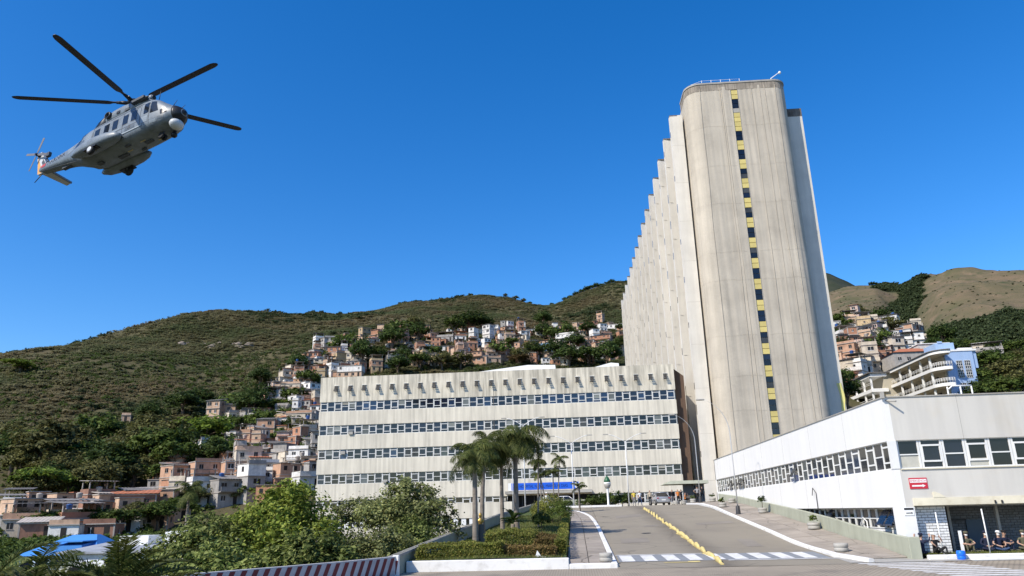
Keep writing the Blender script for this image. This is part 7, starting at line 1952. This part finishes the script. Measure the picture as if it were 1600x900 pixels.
tbm = TB.mesh('tail_blade', [pmat('tail_blade_grey', (.12, .12, .13), .1, 2, .5)])
for k in range(4):
    o = link('tail_blade', tbm, TR); o.rotation_euler = (0, math.radians(20 + 90 * k), 0)
m = MB(); m.box(-10.0, -9.6, .10, .32, 4.05, 4.4); m.tube([(-9.4, 0, 3.2), (-9.2, 0, 3.25), (-9.6, 0, 3.75)], .06, 6); m.obj('gearbox_fairing', M['helidark'], HL)
m = MB(); m.tube([(-9.6, 0, 2.3), (-10.4, 0, 1.75)], [.04, .03], 6); m.obj('tail_skid', M['helidark'], HL)
m = MB(); m.box(-7.0, -6.0, -.14, .14, 1.62, 1.95); m.obj('boom_fairing', M['helidark'], HL)
m = MB(); m.tube([(-4.0, -.7, .9), (-6.5, -.6, 1.45), (-9.2, -.5, 2.0)], .018, 5); m.obj('wire_antenna', M['helidark'], HL)
for p0, p1 in (((3.5, -.6, 3.1), (3.75, -.75, 3.65)), ((3.9, .2, 2.85), (4.25, .25, 3.35)), ((4.6, .3, 2.35), (4.95, .4, 2.7)), ((-4.6, 0, 3.05), (-4.8, 0, 3.5)), ((3.0, -.2, 3.3), (2.9, -.2, 3.75))):
    m = MB(); m.tube([p0, p1], [.03, .012], 5); m.obj('antenna', M['helidark'], HL)
# main rotor
HZ = 4.72
m = MB(); m.lathe([(.34, 4.05), (.26, 4.2), (.2, 4.5), (.2, HZ)], 14); m.obj('rotor_mast', M['heliblack'], HL)
m = MB(); m.lathe([(.12, -.26), (.42, -.2), (.55, -.05), (.5, .08), (.3, .2), (.08, .24)], 16); m.xform(Matrix.Translation((0, 0, HZ))); m.obj('rotor_hub', M['heliblack'], HL)
tilt = Matrix.Rotation(math.radians(9.5), 4, 'X') @ Matrix.Rotation(.071, 4, 'Y')
BS = []
for x, c, t in ((.95, .09, .06), (1.5, .11, .06), (1.75, .23, .05), (2.0, .25, .05), (5, .25, .045), (7.7, .25, .04), (7.95, .20, .035), (8.1, .10, .03)):
    le, te = c * .9, -c * 1.1
    BS.append([(x, le, 0), (x, le * .6, t), (x, te * .3, t * .8), (x, te, 0), (x, te * .3, -t * .3), (x, le * .6, -t * .5)])
m = MB(); m.rings(BS, 0)
BM = m.mesh('rotor_blade', [M['blade']])
m = MB(); m.tube([(.3, 0, 0), (.7, 0, .02), (1.25, 0, 0)], [.13, .15, .10], 8); m.tube([(.35, .22, -.12), (1.0, .18, -.03)], .045, 6); BG = m.mesh('blade_grip', [M['heliblack']])
for k in range(5):
    a = 3.767 + 2 * math.pi / 5 * k
    rm = Matrix.Translation((0, 0, HZ)) @ tilt @ Matrix.Rotation(a, 4, 'Z') @ Matrix.Rotation(-.052, 4, 'Y') @ Matrix.Rotation((.04, .10, -.02, -.25, .1)[k], 4, 'X')
    o = link('rotor_blade', BM, HL); o.matrix_local = rm
    g = link('blade_grip', BG, o)
# ------------------------------------------------------------------ people
SK1 = pmat('skin_tone', (.42, .26, .185), .06, 4, .6); SK2 = pmat('dark_skin_tone', (.15, .075, .045), .06, 4, .6)
HAIR = pmat('dark_hair', (.015, .012, .01), .1, 6, .7); SHOE = pmat('black_shoe', (.015, .015, .016), .1, 6, .5)
def cloth(n, c): return pmat('cloth_' + n, c, .12, 6, .9, .2, 60)
CL = dict(white=cloth('white', (.72, .72, .70)), navy=cloth('navy', (.015, .02, .045)), black=cloth('black', (.014, .014, .016)), khaki=cloth('khaki', (.10, .095, .06)), orange=cloth('orange', (.62, .20, .04)), grey=cloth('grey', (.25, .25, .26)), jeans=cloth('jeans', (.04, .07, .14)), yellow=cloth('yellow', (.65, .5, .08)), beige=cloth('beige', (.45, .38, .28)))
def person_mesh(pose, shirt, legs, skin, hair, sleeves=True, hat=None):
    """one continuous skinned body; faces coloured by the limb they belong to"""
    J = {'pel': (0, 0, .95), 'waist': (0, 0, 1.10), 'chest': (0, 0, 1.32), 'neck': (0, 0, 1.48), 'head0': (0, -.015, 1.57), 'head1': (0, -.02, 1.66), 'head2': (0, -.005, 1.74)}
    for s, n in ((-1, 'r'), (1, 'l')):
        J.update({'sh' + n: (s * .19, 0, 1.41), 'el' + n: (s * .25, .03, 1.13), 'wr' + n: (s * .26, -.05, .88), 'ha' + n: (s * .26, -.07, .80),
                  'hip' + n: (s * .10, 0, .90), 'kn' + n: (s * .11, -.02, .50), 'an' + n: (s * .12, .02, .09), 'to' + n: (s * .13, -.17, .04)})
    if pose == 'hips':
        for s, n in ((-1, 'r'), (1, 'l')): J.update({'el' + n: (s * .40, .08, 1.18), 'wr' + n: (s * .22, -.04, 1.02), 'ha' + n: (s * .17, -.09, 1.0)})
    if pose == 'walk':
        J.update({'knl': (.11, -.2, .52), 'anl': (.11, -.18, .10), 'tol': (.12, -.36, .05), 'knr': (-.11, .1, .50), 'anr': (-.11, .34, .16), 'tor': (-.11, .20, .06), 'wrr': (-.25, -.22, .94), 'har': (-.25, -.28, .88)})
    if pose in ('sit', 'sit2', 'sit3', 'kneel'):
        dz = -.72
        for k in ('pel', 'waist', 'chest', 'neck', 'head0', 'head1', 'head2', 'shr', 'shl', 'elr', 'ell', 'wrr', 'wrl', 'har', 'hal', 'hipr', 'hipl'):
            x, y, z = J[k]; J[k] = (x, y + .10 * (1 - (z - .9)) * 0, z + dz - (.10 if k in ('hipr', 'hipl', 'pel') else .06))
        lean = {'sit': -.06, 'sit2': -.14, 'sit3': .05, 'kneel': -.1}[pose]
        for k in ('waist', 'chest', 'neck', 'head0', 'head1', 'head2', 'shr', 'shl'):
            x, y, z = J[k]; J[k] = (x, y + lean * (z - .2) * 1.4, z)
        for s, n in ((-1, 'r'), (1, 'l')):
            if pose == 'sit':      # cross-legged, hands in the lap
                J.update({'kn' + n: (s * .36, -.28, .20), 'an' + n: (-s * .02, -.40, .09), 'to' + n: (-s * .16, -.42, .06), 'el' + n: (s * .30, -.06, .40), 'wr' + n: (s * .16, -.30, .30), 'ha' + n: (s * .07, -.35, .28)})
            elif pose == 'sit2':   # knees drawn up, arms around
                J.update({'kn' + n: (s * .16, -.42, .50), 'an' + n: (s * .14, -.50, .09), 'to' + n: (s * .15, -.68, .05), 'el' + n: (s * .34, -.22, .42), 'wr' + n: (s * .18, -.50, .42), 'ha' + n: (s * .06, -.54, .40)})
            elif pose == 'sit3':   # one hand raised to the cap
                J.update({'kn' + n: (s * .28, -.36, .36), 'an' + n: (s * .12, -.52, .09), 'to' + n: (s * .14, -.70, .05), 'el' + n: (s * .36, -.14, .52), 'wr' + n: (s * .22, -.20, .74 if s > 0 else .40), 'ha' + n: (s * .15, -.18, .82 if s > 0 else .36)})
            else:                  # kneeling, arms raised forward
                J.update({'kn' + n: (s * .14, -.38, .09), 'an' + n: (s * .12, .10, .08), 'to' + n: (s * .12, .26, .06), 'el' + n: (s * .34, -.18, .62), 'wr' + n: (s * .36, -.26, .82), 'ha' + n: (s * .36, -.28, .92)})
    E_ = [('pel', 'waist'), ('waist', 'chest'), ('chest', 'neck'), ('neck', 'head0'), ('head0', 'head1'), ('head1', 'head2')]
    for n in 'rl': E_ += [('chest', 'sh' + n), ('sh' + n, 'el' + n), ('el' + n, 'wr' + n), ('wr' + n, 'ha' + n), ('pel', 'hip' + n), ('hip' + n, 'kn' + n), ('kn' + n, 'an' + n), ('an' + n, 'to' + n)]
    rad = {'pel': (.16, .12), 'waist': (.145, .105), 'chest': (.165, .12), 'neck': (.055, .055), 'head0': (.075, .085), 'head1': (.085, .105), 'head2': (.06, .075)}
    for n in 'rl': rad.update({'sh' + n: (.062, .062), 'el' + n: (.045, .045), 'wr' + n: (.032, .032), 'ha' + n: (.042, .025), 'hip' + n: (.095, .095), 'kn' + n: (.06, .06), 'an' + n: (.042, .042), 'to' + n: (.045, .03)})
    # five fingers per hand
    fing = []
    for s, n in ((-1, 'r'), (1, 'l')):
        h = Vector(J['ha' + n]); d = (h - Vector(J['wr' + n])).normalized(); side = d.cross(Vector((0, 1, 0)));
        side = side.normalized() if side.length > .1 else Vector((1, 0, 0)); nrm = d.cross(side)
        for k, (o_, l, sp) in enumerate(((-.035, .055, -.5), (-.02, .075, -.12), (-.005, .08, 0), (.01, .075, .08), (.025, .06, .18))):
            a = 'f%s%d' % (n, k); J[a] = tuple(h + side * o_ + d * .02); J[a + 'b'] = tuple(h + side * (o_ + sp * l) + d * l * .9 + nrm * .015)
            E_ += [('ha' + n, a), (a, a + 'b')]; rad[a] = (.011, .011); rad[a + 'b'] = (.009, .009)
    names = list(J); idx = {k: i for i, k in enumerate(names)}
    me = bpy.data.meshes.new('body_frame'); me.from_pydata([J[k] for k in names], [(idx[a], idx[b]) for a, b in E_], [])
    o = bpy.data.objects.new('body_frame', me); COL.objects.link(o)
    md = o.modifiers.new('skin', 'SKIN'); md.use_smooth_shade = True; md.branch_smoothing = .4
    sv = me.skin_vertices[0].data
    for k in names:
        sv[idx[k]].radius = rad[k]; sv[idx[k]].use_root = (k == 'pel')
    o.modifiers.new('sub', 'SUBSURF').levels = 1
    dg = bpy.context.evaluated_depsgraph_get(); out = bpy.data.meshes.new_from_object(o.evaluated_get(dg))
    bpy.data.objects.remove(o)
    out.materials.clear()
    for mt in (skin, shirt, legs, SHOE, hair): out.materials.append(mt)
    seg = [(Vector(J[a]), Vector(J[b]), a, b) for a, b in E_]
    hc = Vector(J['head1'])
    for p in out.polygons:
        c = p.center; best = None
        for a, b, na, nb in seg:
            ab = b - a; t = max(0, min(1, (c - a).dot(ab) / max(ab.length_squared, 1e-9))); d = (c - (a + ab * t)).length
            if best is None or d < best[0]: best = (d, na, nb, t)
        _, na, nb, t = best
        mi = 1
        if nb.startswith('head') or na.startswith('head'):
            mi = 0
            if c.z > hc.z + .035 or (c.y > hc.y + .03 and c.z > hc.z - .06): mi = 4
        elif na == 'neck' or (nb == 'neck' and t > .8): mi = 0
        elif nb[:2] in ('ha',) or na[:2] == 'ha' or na[0] == 'f': mi = 0
        elif nb[:2] == 'wr': mi = 1 if sleeves else 0
        elif nb[:2] == 'el' and not sleeves and t > .55: mi = 0
        elif nb[:2] in ('kn', 'an') or nb[:3] == 'hip' or (na == 'pel' and t < .35): mi = 2
        elif nb[:2] == 'to': mi = 3
        p.material_index = mi
    return out, J
def person(X, Y, z, rz, pose, shirt, legs, label, skin=SK1, hat=None, sleeves=True, s=1.0, mask=False):
    root = empty('person', (X, Y, z), rz, label=label, cat='person'); root.scale = (s, s, s)
    me, J = person_mesh(pose, CL[shirt], CL[legs], skin, HAIR, sleeves)
    link('body', me, root)
    h = Vector(J['head1'])
    # small features so that the head reads as a face
    m = MB(); m.tube([(h.x, h.y - .10, h.z + .0), (h.x, h.y - .13, h.z - .035), (h.x, h.y - .105, h.z - .05)], [.01, .018, .01], 6); m.obj('nose', skin, root)
    for sx in (-1, 1):
        m = MB(); m.ball((h.x + sx * .035, h.y - .098, h.z + .01), .011, 6, 4); m.obj('eye', HAIR, root)
        m = MB(); m.ball((h.x + sx * .092, h.y + .0, h.z - .01), .028, 6, 4, 0, (.4, .8, 1)); m.obj('ear', skin, root)
    m = MB(); m.box(h.x - .025, h.x + .025, h.y - .108, h.y - .098, h.z - .075, h.z - .066); m.obj('mouth', pmat('lips', (.2, .07, .06), .05, 4, .6), root)
    if mask:
        rr = []
        for zz, w, d in ((-.09, .05, .095), (-.055, .075, .125), (-.015, .075, .125), (.0, .06, .112)): rr.append([(h.x + w * math.cos(t), h.y - .005 - d * math.sin(t), h.z + zz) for t in np.linspace(.15, math.pi - .15, 9)])
        m = MB(); m.rings(rr, 0, caps=False, closed=False, smooth=True); m.obj('face_mask', CL['white'], root)
    if hat:
        m = MB(); m.lathe([(.105, .04), (.112, .075), (.105, .12), (.06, .145), (.01, .15)], 14, (h.x, h.y + .01, h.z)); m.lathe([(.02, 0), (.085, .003), (.08, .02)], 12, (h.x, h.y - .12, h.z + .045)); m.obj('cap', CL[hat], root)
    return root
vz = .73
for X, Y, rz, pose, sh_, lg, lab, hat, sl, sk, mk in [
    (15.62, 37.55, 2.4, 'kneel', 'navy', 'navy', 'person in navy kneeling at the white pillar with hands raised', 'navy', True, SK1, False),
    (16.25, 37.6, .5, 'sit3', 'black', 'black', 'person in black seated by the pillar raising a hand to the head', 'white', False, SK1, False),
    (18.05, 38.5, -.1, 'sit2', 'khaki', 'khaki', 'person in khaki seated right of the sunlit bricks', 'khaki', False, SK1, True),
    (18.95, 38.55, .1, 'sit', 'navy', 'navy', 'person in navy seated right of the second white pole', 'navy', True, SK1, True),
    (19.42, 38.35, 0, 'sit', 'navy', 'jeans', 'person in navy and white cap seated cross legged', 'white', False, SK1, True),
    (19.85, 38.75, .1, 'sit2', 'navy', 'navy', 'person in navy seated behind, leaning forward with folded arms', 'black', False, SK1, False),
    (20.55, 38.4, -.1, 'sit', 'khaki', 'khaki', 'person in camouflage green seated second from the right edge', 'khaki', False, SK1, True),
    (21.15, 38.5, -.3, 'sit2', 'navy', 'jeans', 'person in dark clothes seated at the right edge', 'black', False, SK2, False)]:
    person(X, Y, vz, rz, pose, sh_, lg, lab, sk, hat, sl, .92, mk)
for X, Y, rz, pose, sh_, lg, lab, hat, sl in [
    (-3.15, 85.5, .3, 'hips', 'white', 'white', 'person in white uniform standing below the banner', 'white', True),
    (13.75, 89.2, 2.8, 'hips', 'grey', 'black', 'person in grey top standing left of the far street lamp', None, False),
    (14.35, 89.6, 3.0, 'stand', 'black', 'black', 'person in black standing right of the far street lamp', None, True),
    (11.35, 92.8, .5, 'stand', 'black', 'grey', 'person in black top and pale trousers right of the silver car', None, True),
    (12.0, 92.6, .2, 'stand', 'orange', 'black', 'person in orange top beside the silver car, left of two', None, False),
    (12.9, 92.9, .9, 'sit3', 'orange', 'black', 'person in orange top seated beside the porch pillar', None, False),
    (12.45, 93.2, 1.2, 'stand', 'black', 'black', 'person in dark clothes between the two people in orange', None, True),
    (6.9, 93.0, .2, 'stand', 'yellow', 'grey', 'person in yellow top left of the silver car', None, False),
    (7.6, 93.2, .4, 'walk', 'white', 'jeans', 'person in white top and jeans walking left of the silver car', None, False),
    (8.75, 92.7, .1, 'stand', 'beige', 'black', 'person in pale top just left of the silver car', None, True)]:
    z = 3.44 if Y > 88 else zr(1.8, Y) + .12
    if pose == 'sit3': z += .4
    if 'street lamp' in lab: z = psz(X, Y)
    person(X, Y, z, rz, pose, sh_, lg, lab, SK1, hat, sl, 1.0)
